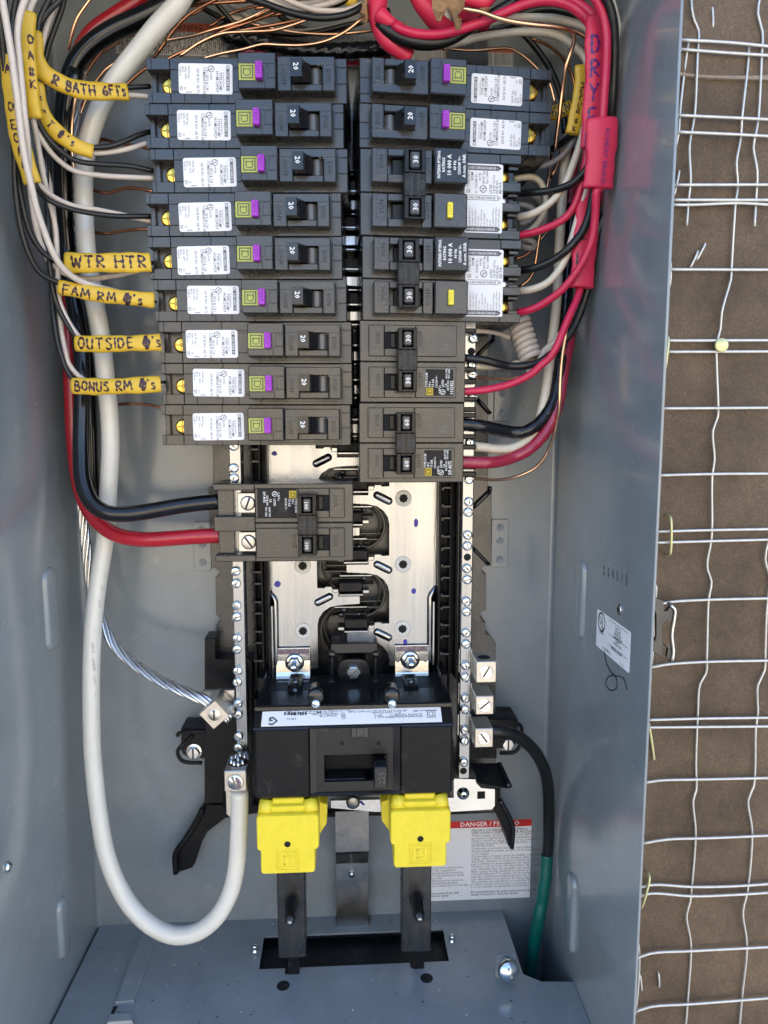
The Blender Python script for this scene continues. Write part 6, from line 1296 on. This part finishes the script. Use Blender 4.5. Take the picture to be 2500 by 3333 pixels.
sleeve('yellow tag lettered WTR HTR', 'WTR HTR', [('b', 416, 498, 82), (560, 500, 82), (750, 498, 80), (958, 496, 75)], 5.8, 2.6, size=1.0, start=4.5, wd=1.4, sx=1.16, gap=.26)
sleeve('yellow tag lettered FAM RM, running slightly downhill', "FAM RM 0's", [('b', 374, 652, 84), (480, 672, 83), (600, 695, 82), (750, 715, 80), (870, 726, 78), (978, 738, 74)], 4.5, 2.6, size=.95, start=3, wd=1.25, sx=1.35, off=-1.1, gap=.32)
sleeve('yellow tag lettered OUTSIDE', "OUTSIDE 0's", [('b', 482, 1012, 80), (650, 1014, 80), (850, 1010, 79), (1022, 1004, 75)], 5.0, 2.8, size=1.05, start=2.5, wd=1.25, sx=1.1, gap=.26)
sleeve('yellow tag lettered BONUS RM, lowest on the left', "BONUS RM 0's", [('b', 460, 1280, 80), (650, 1286, 80), (850, 1278, 79), (1022, 1268, 75)], 5.0, 2.8, size=.95, start=2.5, wd=1.25, sx=1.1, gap=.22)
sleeve('curved yellow tag lettered BATH GFI, top left', "R BATH 6FI's", [('a', 200, 195, 92), (205, 260, 92), (212, 350, 92), (245, 415, 91), (330, 480, 88), (450, 532, 84), (600, 548, 80), (765, 552, 74)], 4.9, 2.8, size=.92, start=27, wd=1.3, sx=1.0, off=-.7, gap=.2)
sleeve('curved yellow tag slanting down behind the BATH tag', "K G T 0's", [('a', 218, 500, 88), (232, 590, 87), (268, 700, 86), (350, 800, 84), (450, 872, 82), (558, 912, 78)], 4.3, 2.6, size=.8, start=8, wd=.95, sx=1.0, off=.3, gap=.6)
sleeve('tall upright yellow tag at the upper left', '  O A #K', [('a', 168, 78, 104), (166, 200, 104), (172, 400, 103), (188, 560, 101), (212, 712, 98)], 4.2, 2.6, size=.72, start=8, wd=.95, off=2.6, sx=1.25, gap=.45, vertical=True)
sleeve('slanted yellow tag close to the left wall', 'A     O EOA6', [('a', 62, 336, 110), (72, 500, 109), (95, 720, 108), (135, 900, 106), (198, 1102, 102)], 5.0, 2.4, size=.72, start=5, wd=1.0, off=-.5, sx=1.1, gap=.45, vertical=True)
sleeve('yellow tag hanging from the top by the torn red jacket', '', [('e', 1590, -60, 60), (1572, 10, 60), (1560, 70, 60), (1570, 122, 60)], 3.4, 2.2)
sleeve('small yellow tag behind the white wires at the top centre', '', [('e', 1445, -60, 50), (1440, -10, 50), (1425, 45, 48)], 4.0, 2.0)
sleeve('yellow tag lettered GRN behind the top right breaker', '6RN', [('k', 355, 680, 40), (410, 668, 42), (480, 640, 44)], 4.6, 2.2, size=1.05, start=1, wd=.9, sx=1.0, ink='marker_black')
sleeve('long yellow tag beside the red DRYER tag', 'SECUR 6.K', [('k', 545, 395, 76), (540, 500, 75), (525, 620, 73), (485, 805, 70)], 4.6, 2.4, size=.6, start=10, wd=.7, off=0, ink='marker_black', sx=.9, vertical=True)
# copper grounds, upper left
rc = 1.05
cop = [('bright copper wire rising beside the black cable at the top left', 'copper_bright', [('A', 960, -40, 30), (900, 40, 30), (800, 190, 30), (745, 350, 28), (710, 520, 24)]),
       ('copper wire bending under the black cable toward the left', 'copper', [('A', 1500, 350, 24), (1300, 380, 24), (1130, 470, 24), (1000, 600, 24), (880, 800, 22), (820, 1000, 20), (790, 1300, 20)]),
       ('copper wire crossing between the white cable and top left breaker', 'copper', [('A', 1530, 700, 30), (1400, 800, 28), (1200, 1010, 26), (1090, 1180, 24), (1000, 1400, 20)]),
       ('copper wire behind the BATH tag going down', 'copper_bright', [('A', 1270, 610, 22), (1100, 720, 22), (960, 900, 20), (850, 1150, 20), (800, 1400, 20), (780, 1700, 18)]),
       ('copper wire running down behind the bundle', 'copper', [('A', 1240, 430, 18), (1040, 560, 18), (930, 700, 18), (830, 950, 16), (770, 1200, 16), (745, 1500, 16), (735, 1900, 16)]),
       ('copper wire from the top, left of the warning notice', 'copper', [('e', 580, -30, 40), (420, 50, 38), (320, 120, 36), (230, 220, 32), (130, 360, 28)]),
       ('copper wire doubling the one left of the warning notice', 'copper', [('e', 520, -20, 36), (400, 80, 34), (300, 130, 34), (180, 290, 30), (100, 400, 26)]),
       ('bright copper wire crossing the WARNING heading', 'copper_bright', [('e', 880, 60, 44), (700, 142, 42), (500, 202, 40), (350, 245, 38), (180, 275, 36)]),
       ('copper wire crossing low over the warning notice', 'copper', [('e', 920, 85, 40), (720, 160, 40), (560, 215, 42), (400, 300, 44), (225, 385, 46), (150, 430, 46)]),
       ('long copper wire sweeping across the top centre', 'copper_bright', [('e', 1160, 125, 52), (1000, 182, 52), (900, 206, 52), (700, 216, 50), (560, 228, 50), (420, 285, 50), (280, 380, 50)]),
       ('bright copper wire from the torn jacket down to the left breakers', 'copper_bright', [('e', 1530, 105, 62), (1480, 150, 62), (1400, 212, 60), (1250, 282, 58), (1100, 306, 56), (950, 304, 56), (840, 300, 56), (700, 335, 56), (560, 362, 56), (440, 395, 56)]),
       ('copper wire nearly level behind the torn red jacket', 'copper_bright', [('e', 1680, 195, 30), (1600, 205, 30), (1450, 222, 30), (1300, 232, 30), (1100, 222, 32), (960, 202, 34), (760, 160, 36)]),
       ('copper wire between the white pair and the long sweep', 'copper', [('e', 1250, 60, 46), (1200, 100, 46), (1000, 152, 46), (800, 188, 46), (600, 225, 44), (430, 280, 42)]),
       ('wavy copper stub entering beside the third left breaker', 'copper', [('b', 560, 15, 40), (610, 42, 42), (680, 55, 46), (800, 25, 50), (880, 28, 52), (975, 45, 54)]),
       ('copper stub above the WTR HTR tag', 'copper', [('b', 570, 295, 40), (610, 307, 42), (680, 312, 46), (780, 297, 50), (850, 288, 52), (960, 285, 54)]),
       ('copper stub just under the BONUS RM tag', 'copper', [('b', 700, 1405, 36), (760, 1398, 40), (850, 1394, 46), (930, 1400, 50), (1040, 1418, 54)]),
       ('short copper piece peeking over the BONUS RM tag', 'copper_bright', [('b', 690, 1215, 40), (715, 1228, 42), (760, 1245, 46)]),
       ('copper wires end beside the second left breaker', 'copper', [('b', 490, -210, 40), (560, -175, 44), ('a', 600, 840, 42), (700, 858, 48), (800, 872, 54), (900, 895, 58)]),
       ('slim copper wire hanging along the bundle to the third breaker height', 'copper_bright', [('a', 470, 480, 58), (450, 600, 57), (432, 740, 56), (430, 880, 55), (442, 1040, 54)])]
for lb, mt, pth in cop: wire('bare_copper_wire', lb, GC, mt, rc, pth, n=8)
random.seed(21)
for k in range(7):
    y0 = random.uniform(-20, 150); y1 = y0 + random.uniform(40, 230); x0 = random.uniform(450, 1350); x1 = x0 - random.uniform(350, 750); d_ = random.uniform(10, 44); md = [(x0 + (x1 - x0) * f, y0 + (y1 - y0) * f * f + random.uniform(-14, 14), d_ + random.uniform(-3, 3)) for f in (.25, .5, .75)]
    wire('bare_copper_wire', ('thin', 'dull', 'darker', 'bent', 'slack', 'faint', 'crooked', 'stray', 'drooping')[k] + ' copper wire in the tangle above the left breakers', GC, 'copper', rc * random.uniform(.8, .95), [('e', x0, y0, d_), *md, (x1, y1, d_)], n=8)
for k, (lb, mt) in enumerate((('dark wire crossing low in the shade over the top breakers', 'ins_black'), ('grey wire crossing in the shade at the top centre', 'ins_grey'), ('black wire crossing behind the copper sweep', 'ins_black'))):
    wire('insulated_wire', lb, GB, mt, 1.8, [('e', 300 + 250 * k, -30, 14), (500 + 260 * k, 90 + 30 * k, 12), (760 + 250 * k, 190 + 20 * k, 12), (1100 + 200 * k, 230 - 40 * k, 14), (1500 + 100 * k, 150 - 40 * k, 16)], n=10)
copr = [('copper wire sweeping behind the first right breaker to the right', 'copper_bright', [('g', 240, 320, 34), (380, 318, 34), (500, 325, 34), (700, 340, 33), (850, 330, 32), (950, 328, 31), (1040, 375, 29), (1140, 465, 27), (1220, 560, 25), (1260, 700, 24)]),
        ('thick bright copper wire bending down at the upper right', 'copper_bright', [('g', 640, 60, 88), (760, 82, 88), (850, 115, 88), (950, 142, 87), (1100, 165, 86), (1300, 188, 84), (1370, 215, 82), (1388, 262, 80), (1370, 340, 76), (1330, 460, 72), (1310, 600, 66), ('k', 400, 750, 60), (380, 900, 54)]),
        ('copper wire dropping past the second right breaker', 'copper_bright', [('k', 420, 880, 36), (400, 980, 34), (360, 1060, 32), ('h', 470, 200, 30), (400, 340, 30), (300, 640, 28)]),
        ('upright copper wire between the loops and the breakers', 'copper_bright', [('h', 410, 90, 34), (385, 300, 34), (362, 440, 34), (340, 640, 33), (300, 850, 32), (275, 1000, 31), (255, 1130, 30), (235, 1210, 28), (190, 1280, 26), (110, 1340, 24)]),
        ('short copper end crossing between red wires', 'copper_bright', [('h', 442, 708, 24), (400, 790, 24), (350, 855, 24), (300, 920, 24)]),
        ('copper wire from the right bar under the red wire', 'copper_bright', [('i', 310, 603, 66), (420, 612, 62), (560, 624, 58), (700, 622, 54), (820, 600, 52), (940, 560, 50), (1050, 480, 50)]),
        ('long copper wire curving from the right bar up the right wall', 'copper_bright', [('i', 285, 1722, 66), (380, 1732, 62), (520, 1742, 56), (640, 1738, 52), (760, 1715, 50), (900, 1660, 50), (1000, 1605, 52), (1080, 1520, 55), (1145, 1400, 58), (1190, 1280, 62), (1232, 1120, 66), (1255, 980, 70), (1265, 850, 72), (1270, 700, 72), (1290, 400, 72), (1340, 100, 72)]),
        ('dark copper wire curling behind the GFCI breakers', 'copper', [('h', 260, 960, 26), (210, 1020, 26), (150, 1060, 24), (60, 1090, 22)]),
        ('brown copper wire behind the arc of the white wire', 'copper', [('g', 1100, 260, 40), (1200, 300, 38), (1300, 380, 34), (1370, 500, 30), (1400, 640, 28), (1410, 800, 28)]),
        ('copper bend behind the cream wires at the upper right', 'copper', [('g', 1330, 190, 60), (1400, 215, 60), (1460, 250, 60), (1500, 300, 58), (1520, 400, 52)])]
for lb, mt, pth in copr: wire('bare_copper_wire', lb, GC, mt, rc * (1.25 if 'thick' in lb else 1), pth, n=8)
# top centre bundle
wire('insulated_wire', 'white wire sagging across the top centre', GW, 'ins_white', 1.7, [('e', 940, -60, 66), (1010, 0, 66), (1100, 38, 66), (1200, 68, 66), (1300, 76, 66), (1400, 72, 65), (1500, 35, 62), (1540, 20, 60)])
wire('insulated_wire', 'white wire looping behind the sagging one at the top centre', GW, 'ins_white', 1.7, [('e', 800, -40, 58), (880, 5, 58), (1000, 44, 58), (1120, 58, 58), (1250, 35, 56), (1340, 8, 54), (1400, -20, 52)])
wire('insulated_wire', 'grey white wire high at the top centre', GW, 'ins_grey', 1.6, [('e', 860, -30, 46), (960, 18, 46), (1080, 28, 46), (1200, 15, 46), (1300, -10, 44)])
wire('insulated_wire', 'glossy black wire sagging below the white ones at the top centre', GB, 'ins_black', 2.0, [('e', 700, -40, 72), (760, -5, 72), (850, 22, 72), (950, 60, 72), (1050, 92, 72), (1180, 118, 72), (1300, 118, 71), (1400, 100, 70), (1480, 65, 68), (1530, 30, 64)])
wire('insulated_wire', 'black wire behind the white pair at the top centre', GB, 'ins_black', 1.8, [('e', 1130, 70, 50), (1230, 62, 50), (1330, 32, 50), (1420, -10, 50)])
wire('insulated_wire', 'black wire rising steeply at the top beside the white cable', GB, 'ins_black', 1.7, [('e', 480, -40, 30), (560, 60, 24), (640, 150, 20), (720, 260, 18), (800, 330, 16)])
wire('insulated_wire', 'cream wire stub in the dark behind the copper sweep', GW, 'ins_cream', 2.2, [('e', 530, -10, 16), (560, 70, 14), (620, 120, 12), (700, 140, 10)])
wire('stranded_cable', 'dark twisted service cable lying across behind the top breakers', GK, 'cable_black', 5.0, [('e', 560, 200, 12), (640, 258, 12), (760, 270, 13), (900, 300, 15), (1050, 335, 17), (1250, 352, 18), (1450, 345, 18), (1660, 325, 18), ('g', 60, 310, 18), (160, 330, 16)], lobes=5, lobe=.22, pitch=40, n=26, step=1.8)
wire('stranded_cable', 'grey twisted cable above the dark one at the back', GK, 'ins_grey', 2.6, [('e', 600, 230, 8), (700, 270, 7), (860, 320, 7), (1000, 350, 7), (1200, 370, 7)], lobes=5, lobe=.2, pitch=30, n=20)
wire('power_cable', 'dark red cable far behind the top breakers', GK, 'cable_wine', 4.5, [('e', 700, 340, 8), (900, 370, 8), (1200, 395, 8), (1700, 400, 8)], n=12)
# torn red jackets and brown paper at the top
def jacket(label, path, r, mt='tag_red', tapr=None, n=16, grp='torn red cable jackets'):
    pts = []; cr = None
    for p in path:
        if isinstance(p[0], str): cr = p[0]; p = p[1:]
        pts.append(Vector(Q(cr, *p)))
    m = MB(); m.tube(pts, r, mt, n=n, step=2, taper=tapr); single(m, 'cable_jacket', label, 'cable jacket', grp, loc=pts[0])
jacket('slit red jacket hanging open at the top centre', [('j', 840, -60, 62), (835, 20, 62), (838, 110, 62), (860, 190, 62), (905, 265, 62), (965, 315, 61), (1050, 372, 60)], 6.2, tapr=lambda f: 1.05 - .35 * f if f < .9 else .72)
jacket('upper red flap of the slit jacket', [('j', 850, 90, 68), (900, 130, 69), (960, 160, 69), (1025, 172, 69)], 4.6, tapr=lambda f: 1.1 - .8 * f)
jacket('red jacket coming down behind the brown paper', [('g', 320, -60, 60), (360, 20, 60), (410, 90, 58), (480, 170, 54), (560, 220, 48)], 5.6)
jacket('small red jacket end right of the brown paper', [('g', 600, 20, 64), (640, 80, 62), (700, 130, 58), (800, 170, 54)], 4.4)
jacket('wavy red jacket lip at the very top right', [('g', 640, -20, 80), (720, 6, 80), (790, 14, 80), (830, -30, 80)], 3.6)
def scrap(label, ptsl, d, crn='g'):
    random.seed(len(label)); m = MB(); vs = [];
    q = [Q(crn, x, y, d + random.uniform(-3, 3)) for x, y in ptsl]; c = Vector([sum(p[i] for p in q) / len(q) for i in range(3)])
    ring = [c.lerp(Vector(p), .55) + Vector((random.uniform(-1, 1), random.uniform(-1, 1), random.uniform(1, 4))) for p in q]; n_ = len(q)
    vs = [Vector(p) for p in q] + ring + [c + Vector((0, 0, 2))]; top = [v + Vector((0, 0, .35)) for v in vs]; N = len(vs)
    F1 = [[k, (k + 1) % n_, n_ + (k + 1) % n_, n_ + k] for k in range(n_)] + [[n_ + k, n_ + (k + 1) % n_, 2 * n_] for k in range(n_)]
    m.add(vs + top, F1 + [[i + N for i in f] for f in F1] + [[k, (k + 1) % n_, N + (k + 1) % n_, N + k] for k in range(n_)], 'kraft')
    single(m, 'paper_scrap', label, 'paper', 'torn brown cable paper', loc=q[0])
scrap('crumpled brown paper hanging at the top over red jackets', [(425, -20), (430, 60), (460, 140), (485, 145), (520, 70), (545, 60), (545, 100), (580, 125), (640, 60), (655, -10), (600, -30), (500, -30)], 84)
scrap('narrow twist of brown paper pointing down over the red wire', [(540, 60), (590, 60), (600, 120), (625, 185), (615, 205), (585, 200), (575, 140)], 88)
scrap('brown paper shred by the yellow tag at the top centre', [(1495, 30), (1540, 0), (1545, 60), (1550, 130), (1535, 180), (1520, 180), (1525, 120), (1490, 90)], 66, 'e')
scrap('tiny brown paper shred on the red flap tip', [(215, 170), (260, 165), (268, 185), (230, 190)], 72)
scrap('small paper shred right of the copper wire start', [(735, 70), (800, 62), (822, 70), (800, 88), (750, 82)], 80)
wire('insulated_wire', 'grey black jacketed cable emerging from the slit red jacket', GB, 'ins_black', 4.0, [('g', 80, 160, 64), (130, 200, 66), (220, 255, 68), (330, 288, 70), (440, 292, 71), (560, 262, 72), (660, 205, 73), (760, 140, 74), (860, 80, 75), (960, 20, 76), (1030, -40, 76)], n=14, taper=lambda f: 1.2 - .5 * min(1, f * 1.4))
wire('insulated_wire', 'glossy red wire arcing across the top right into the DRYER tag', GR, 'ins_red', 2.7, [('g', 170, 165, 72), (220, 198, 73), (330, 230, 74), (480, 232, 76), (600, 205, 78), (720, 165, 80), (850, 115, 82), (950, 70, 84), (1050, 30, 86), (1150, 8, 88), (1250, 8, 90), (1350, 35, 91), (1430, 90, 92), (1490, 160, 92), (1510, 240, 92)], n=14)
wire('insulated_wire', 'second red arc inside the first at the upper right corner', GR, 'ins_red', 2.5, [('g', 1200, -60, 88), (1330, -20, 90), (1440, 40, 92), (1510, 100, 94), (1540, 180, 95), (1550, 280, 95)], n=14)
wire('insulated_wire', 'front red wire running down over the DRYER tag into the printed red tag', GR, 'ins_red', 2.4, [('k', 580, -60, 112), (625, 0, 112), (668, 90, 111), (690, 200, 110), (690, 350, 109), (680, 520, 108), (668, 700, 106), (655, 900, 104), (650, 1130, 101), ('h', 805, 470, 101), (800, 560, 99), (795, 700, 96), (765, 920, 92), (690, 1100, 88), (600, 1240, 84), (500, 1360, 80), (400, 1440, 76), (290, 1510, 72), (190, 1550, 68), (90, 1575, 62)], n=12)
wire('insulated_wire', 'red wire dropping from the printed tag to the short double 30 breaker', GR, 'ins_red', 2.4, [('h', 800, 300, 70), (775, 460, 70), (755, 620, 70), (735, 900, 70), (705, 1150, 72), (672, 1300, 75), (630, 1450, 78), (580, 1560, 80), (520, 1700, 81), (450, 1870, 81), (390, 1970, 79), ('i', 1060, 470, 77), (950, 570, 75), (850, 625, 73), (720, 680, 71), (560, 722, 71), (400, 748, 71), (160, 765, 70)], n=12)
wire('insulated_wire', 'red wire bending left into the upper yellow button breaker', GR, 'ins_red', 2.3, [('k', 640, 500, 84), (615, 700, 84), (590, 900, 84), ('h', 735, 40, 84), (715, 160, 83), (690, 320, 82), (655, 480, 80), (615, 590, 78), (550, 690, 76), (460, 760, 74), (350, 810, 70), (250, 845, 66), (100, 878, 60)], n=12)

mat('marker_violet', (0.10, 0.01, 0.16), 0.4)
sleeve('long red tag with violet hand lettering DRYER at the upper right', 'DRYER', [('k', 632, 100, 99), (628, 250, 99), (624, 450, 97), (612, 650, 95), (592, 890, 90)], 6.4, 3.0, 'tag_red', 'marker_violet', size=.95, start=11, wd=1.5, group='red wire tags', off=-1.2, gap=.45, vertical=True, sx=1.35)
rx_ = sleeve('smooth red tag with small dark print over the front red wire', '', [('k', 662, 712, 106), (660, 850, 105), (650, 1000, 103), (636, 1130, 101)], 12.4 * .72, 3.6, 'tag_red', group='red wire tags', th=.6)
m = MB(); a = Vector(Q('k', 684, 765, 110.3)); b = Vector(Q('k', 655, 1110, 106.9)); dv = (b - a).normalized(); m.text('ROMEX® BRAND', a, dv, Vector((-dv.y, dv.x, 0)), 4.0, 'marker_violet', sx=.98); OFF[:] = (rx_.location.x * 1000, rx_.location.z * 1000, -rx_.location.y * 1000); m.build('printed_text', rx_); OFF[:] = (0, 0, 0)
sleeve('wide red tag with a black handwritten hook, right of the breakers', 'LL', [('h', 752, 470, 78), (728, 620, 78), (712, 850, 78), (690, 1100, 78), (672, 1345, 78)], 7.6, 2.8, 'tag_red', 'marker_black', size=.8, start=22, wd=1.2, group='red wire tags', vertical=True, off=-2.5, sx=1.2, gap=1.0)
# black and white wires, right side
wire('insulated_wire', 'black wire from the red tags into the upper yellow button breaker', GB, 'ins_black', 2.3, [('h', 800, 120, 90), (760, 200, 90), (715, 280, 88), (655, 350, 85), (580, 410, 82), (490, 448, 78), (400, 470, 74), (280, 485, 69), (120, 497, 60)], n=12)
wire('insulated_wire', 'black wire sweeping into the lower yellow button breaker', GB, 'ins_black', 2.5, [('h', 790, 440, 84), (765, 560, 84), (735, 700, 84), (690, 820, 83), (620, 920, 82), (540, 1005, 80), (450, 1075, 76), (350, 1128, 72), (250, 1168, 68), (100, 1195, 60)], n=12)
wire('insulated_wire', 'cream wire running down to the upper yellow button breaker', GW, 'ins_cream', 2.3, [('g', 520, 310, 56), (620, 285, 58), (750, 250, 60), (900, 228, 62), (1050, 215, 64), (1200, 222, 66), (1300, 250, 68), (1400, 325, 70), (1470, 410, 72), ('k', 590, 480, 73), (588, 620, 74), (560, 760, 75), (520, 900, 76), ('h', 590, 250, 76), (545, 370, 75), (480, 480, 74), (390, 580, 72), (290, 650, 69), (200, 690, 66), (90, 712, 60)], n=12)
wire('insulated_wire', 'cream wire running down to the lower yellow button breaker', GW, 'ins_cream', 2.4, [('h', 740, 180, 80), (725, 300, 80), (705, 450, 79), (670, 600, 78), (630, 760, 77), (590, 900, 76), (545, 1040, 76), (480, 1170, 75), (390, 1280, 73), (300, 1335, 70), (200, 1365, 66), (90, 1378, 60)], n=12)
wire('insulated_wire', 'cream wire arcing into the DRYER tag at the upper right', GW, 'ins_cream', 2.2, [('g', 820, 160, 60), (900, 135, 62), (1000, 120, 64), (1130, 118, 68), (1250, 125, 72), (1370, 150, 78), (1480, 190, 84), (1530, 260, 86)], n=12)
wire('insulated_wire', 'dark wire arc just above the cream one at the upper right', GB, 'ins_black', 2.2, [('g', 1000, 110, 58), (1120, 72, 60), (1250, 62, 64), (1380, 95, 70), (1470, 150, 78)], n=12)
wire('insulated_wire', 'black wire looping low at the top right behind the red arc', GB, 'ins_black', 2.3, [('g', 640, 160, 44), (760, 200, 44), (880, 190, 46), (1000, 150, 48), (1100, 120, 50)], n=12)
wire('insulated_wire', 'white wire in the dark behind the brown paper', GW, 'ins_white', 2.0, [('g', 500, 60, 50), (530, 120, 50), (560, 175, 48), (640, 200, 46), (760, 185, 46), (900, 170, 46)], n=10)
wire('insulated_wire', 'long black wire down the right corner next to the reflection', GB, 'ins_black', 2.6, [('k', 640, -80, 116), (700, 20, 114), (728, 120, 112), (738, 260, 108), (735, 420, 104), (725, 600, 100), (715, 760, 94), (712, 950, 88), (710, 1200, 82), ('h', 800, 900, 76), (740, 1300, 72), (700, 1450, 70), (640, 1620, 68), (560, 1770, 68), (450, 1900, 68), (340, 1990, 68), ('i', 1180, 340, 68), (1060, 430, 68), (950, 465, 68), (830, 482, 68), (700, 480, 67), (560, 450, 70), (420, 415, 71), (200, 390, 70)], n=12)
wire('insulated_wire', 'white wire edging the right corner beside the black one', GW, 'ins_cream', 1.8, [('k', 700, -60, 100), (740, 60, 100), (762, 160, 98), (765, 280, 94), (750, 420, 90), (725, 560, 86), (700, 760, 80)], n=10)
wire('insulated_wire', 'black wire in the shade beside the top right breakers', GB, 'ins_black', 2.2, [('k', 540, 780, 56), (480, 810, 52), (420, 860, 46), (350, 900, 40), (250, 930, 34)], n=10)
wire('insulated_wire', 'grey wire tucked under the second right breaker', GW, 'ins_grey', 1.9, [('k', 500, 820, 50), (470, 880, 48), (410, 945, 46), (330, 990, 44), (240, 1010, 40)], n=10)
wire('insulated_wire', 'black wire far back right of the top breakers', GB, 'ins_black', 2.2, [('k', 140, 150, 14), (260, 280, 14), (360, 430, 14), (420, 600, 14), (440, 800, 14)], n=10)
wire('insulated_wire', 'white wire looping in a ring beside the upper yellow button breaker', GW, 'ins_cream', 2.1, [('h', 60, 370, 50), (150, 352, 50), (225, 350, 50), (290, 385, 49), (335, 460, 48), (348, 560, 46), (335, 660, 44), (280, 760, 42), (210, 830, 42), (120, 880, 40)], n=12)
wire('insulated_wire', 'second white loop behind the ring', GW, 'ins_grey', 2.1, [('h', 90, 480, 34), (200, 495, 34), (280, 540, 34), (340, 640, 33), (330, 760, 32), (270, 850, 32), (170, 880, 30)], n=12)
wire('insulated_wire', 'short curled white wire end below the rings', GW, 'ins_grey', 2.1, [('h', 100, 900, 34), (190, 915, 34), (245, 945, 34), (240, 985, 32), (180, 985, 32), (120, 960, 30)], n=12)
wire('insulated_wire', 'third pale loop between the breaker terminals', GW, 'ins_grey', 1.9, [('h', 90, 600, 38), (170, 605, 38), (235, 640, 38), (250, 700, 36), (200, 745, 34), (110, 770, 34)], n=12)
# coiled pigtail
A_ = Vector(Q('i', 812, -10, 44)); B_ = Vector(Q('i', 955, 425, 50)); ax = (B_ - A_).normalized(); e1 = Vector((1, 0, 0)); e1 = (e1 - ax * e1.dot(ax)).normalized(); e2 = ax.cross(e1)
co = []; N = 7.0
for k in range(int(N * 22) + 1):
    a = 2 * math.pi * k / 22; co.append(A_.lerp(B_, k / (N * 22)) + (e1 * math.cos(a) + e2 * math.sin(a)) * 6.1)
pre = [Vector(Q('i', 340, 478, 66)), Vector(Q('i', 520, 485, 60)), Vector(Q('i', 660, 470, 54))]
m = MB(); m.tube(co, 2.05, 'ins_white', n=12, raw=True); single(m, 'coiled_wire', 'white wire coiled tightly like a spring right of the short double 30 breaker', 'wire', loc=tuple(A_))
wire('insulated_wire', 'white wire passing under the coil toward the right bar', GW, 'ins_cream', 2.0, [('i', 330, 482, 66), (450, 490, 62), (560, 488, 56), (700, 470, 50), (850, 430, 46), (960, 400, 44)], n=10)
wire('insulated_wire', 'white wire leaving the coil up to the right', GW, 'ins_white', 2.1, [('i', 900, 520, 58), (940, 530, 58), (1020, 480, 56), (1080, 330, 52), (1150, 260, 52), (1210, 220, 54), (1270, 120, 56)], n=10)
wire('insulated_wire', 'pinkish white wire above the coil going to the right bar', GW, 'ins_white', 1.5, [('i', 330, 92, 62), (430, 98, 58), (540, 112, 52), (640, 140, 46), (720, 180, 42)], n=10)
# stranded cables down the right side
wire('stranded_cable', 'beige twisted cable descending and turning to the right bar', GK, 'ins_cream', 3.1, [('h', 560, -40, 40), (525, 200, 40), (500, 500, 40), (482, 800, 40), (465, 1100, 41), (455, 1400, 43), (430, 1650, 46), (400, 1900, 50), ('i', 1170, 350, 54), (1130, 620, 57), (1095, 850, 59), (1040, 1080, 60), (960, 1240, 61), (850, 1340, 62), (720, 1395, 63), (560, 1400, 64), (430, 1382, 65), (320, 1372, 66)], lobes=7, lobe=.14, pitch=48, n=28, step=1.8)
wire('stranded_cable', 'black twisted cable turning into the upper terminal of the double 60 breaker', GK, 'cable_black', 4.0, [('h', 590, 600, 30), (560, 1000, 34), (535, 1500, 42), (505, 1850, 50), (490, 2000, 53), ('i', 1275, 400, 56), (1255, 600, 58), (1215, 800, 60), (1150, 960, 62), (1060, 1090, 63), (960, 1170, 64), (850, 1215, 64), (700, 1208, 64), (540, 1175, 68), (380, 1145, 71), (150, 1122, 71)], lobes=7, lobe=.12, pitch=52, n=28, step=1.8)
wire('stranded_cable', 'wine red twisted cable turning into the lower terminal of the double 60 breaker', GK, 'cable_wine', 3.9, [('h', 620, 100, 26), (580, 400, 26), (550, 700, 28), (535, 1000, 32), (520, 1400, 38), (560, 1800, 48), ('i', 1310, 500, 56), (1265, 800, 60), (1215, 1000, 62), (1130, 1180, 63), (1020, 1320, 64), (900, 1420, 65), (750, 1490, 65), (600, 1535, 68), (450, 1550, 71), (140, 1545, 71)], lobes=7, lobe=.1, pitch=52, n=28, step=1.8)
# ground cable with green tape
gp = [('z', 1590, 2380, 70), (1620, 2379, 70), (1672, 2391, 67), (1725, 2428, 60), (1762, 2481, 52), (1781, 2541, 43), (1786, 2600, 36), (1786, 2680, 31), (1783, 2760, 29), (1778, 2800, 28)]
wire('power_cable', 'black ground cable from the lowest right lug down the right corner', GK, 'ins_black', 4.4, gp, n=18, step=3)
gt = [('l', 330, 515, 28), (328, 600, 29), (318, 700, 30), (302, 800, 30), (283, 900, 31), (265, 1000, 31), (250, 1100, 32), (238, 1200, 32), (225, 1330, 32)]
pts = []
for p in gt: pts.append(Q('l', *(p[1:] if isinstance(p[0], str) else p)))
m = MB(); m.tube(pts, 4.75, 'tape_green', n=18, lobes=1, lobe=.06, pitch=16, step=1.5); single(m, 'green_tape', 'green electrical tape wrapped round the lower end of the ground cable', 'tape', loc=pts[0])
# grime and chips on the bottom plate
random.seed(3)
bi = MB()
for k in range(150):
    x = random.uniform(XL + 10, XR - 20); d = random.uniform(5, 150) ** 1.0; s_ = random.uniform(.25, .9); a0 = random.uniform(0, 6)
    if hx0 - 3 < x < hx1 + 3 and hd0 - 3 < d < n1[1] + 3: continue
    if x > pe[0][0] - 14 and d < pe[3][2] + 26: continue
    bi.add([(x + s_ * math.cos(a0 + q_ * 1.57) * (1.6 if q_ % 2 else .7), ZF + .25, d + s_ * math.sin(a0 + q_ * 1.57) * (1.6 if q_ % 2 else .7)) for q_ in range(4)], [[0, 1, 2, 3]], random.choice(('dirt', 'dirt', 'chip')))
single(bi, 'debris', None, None, kind='stuff')
for o in COL.objects:
    l = o.get('label')
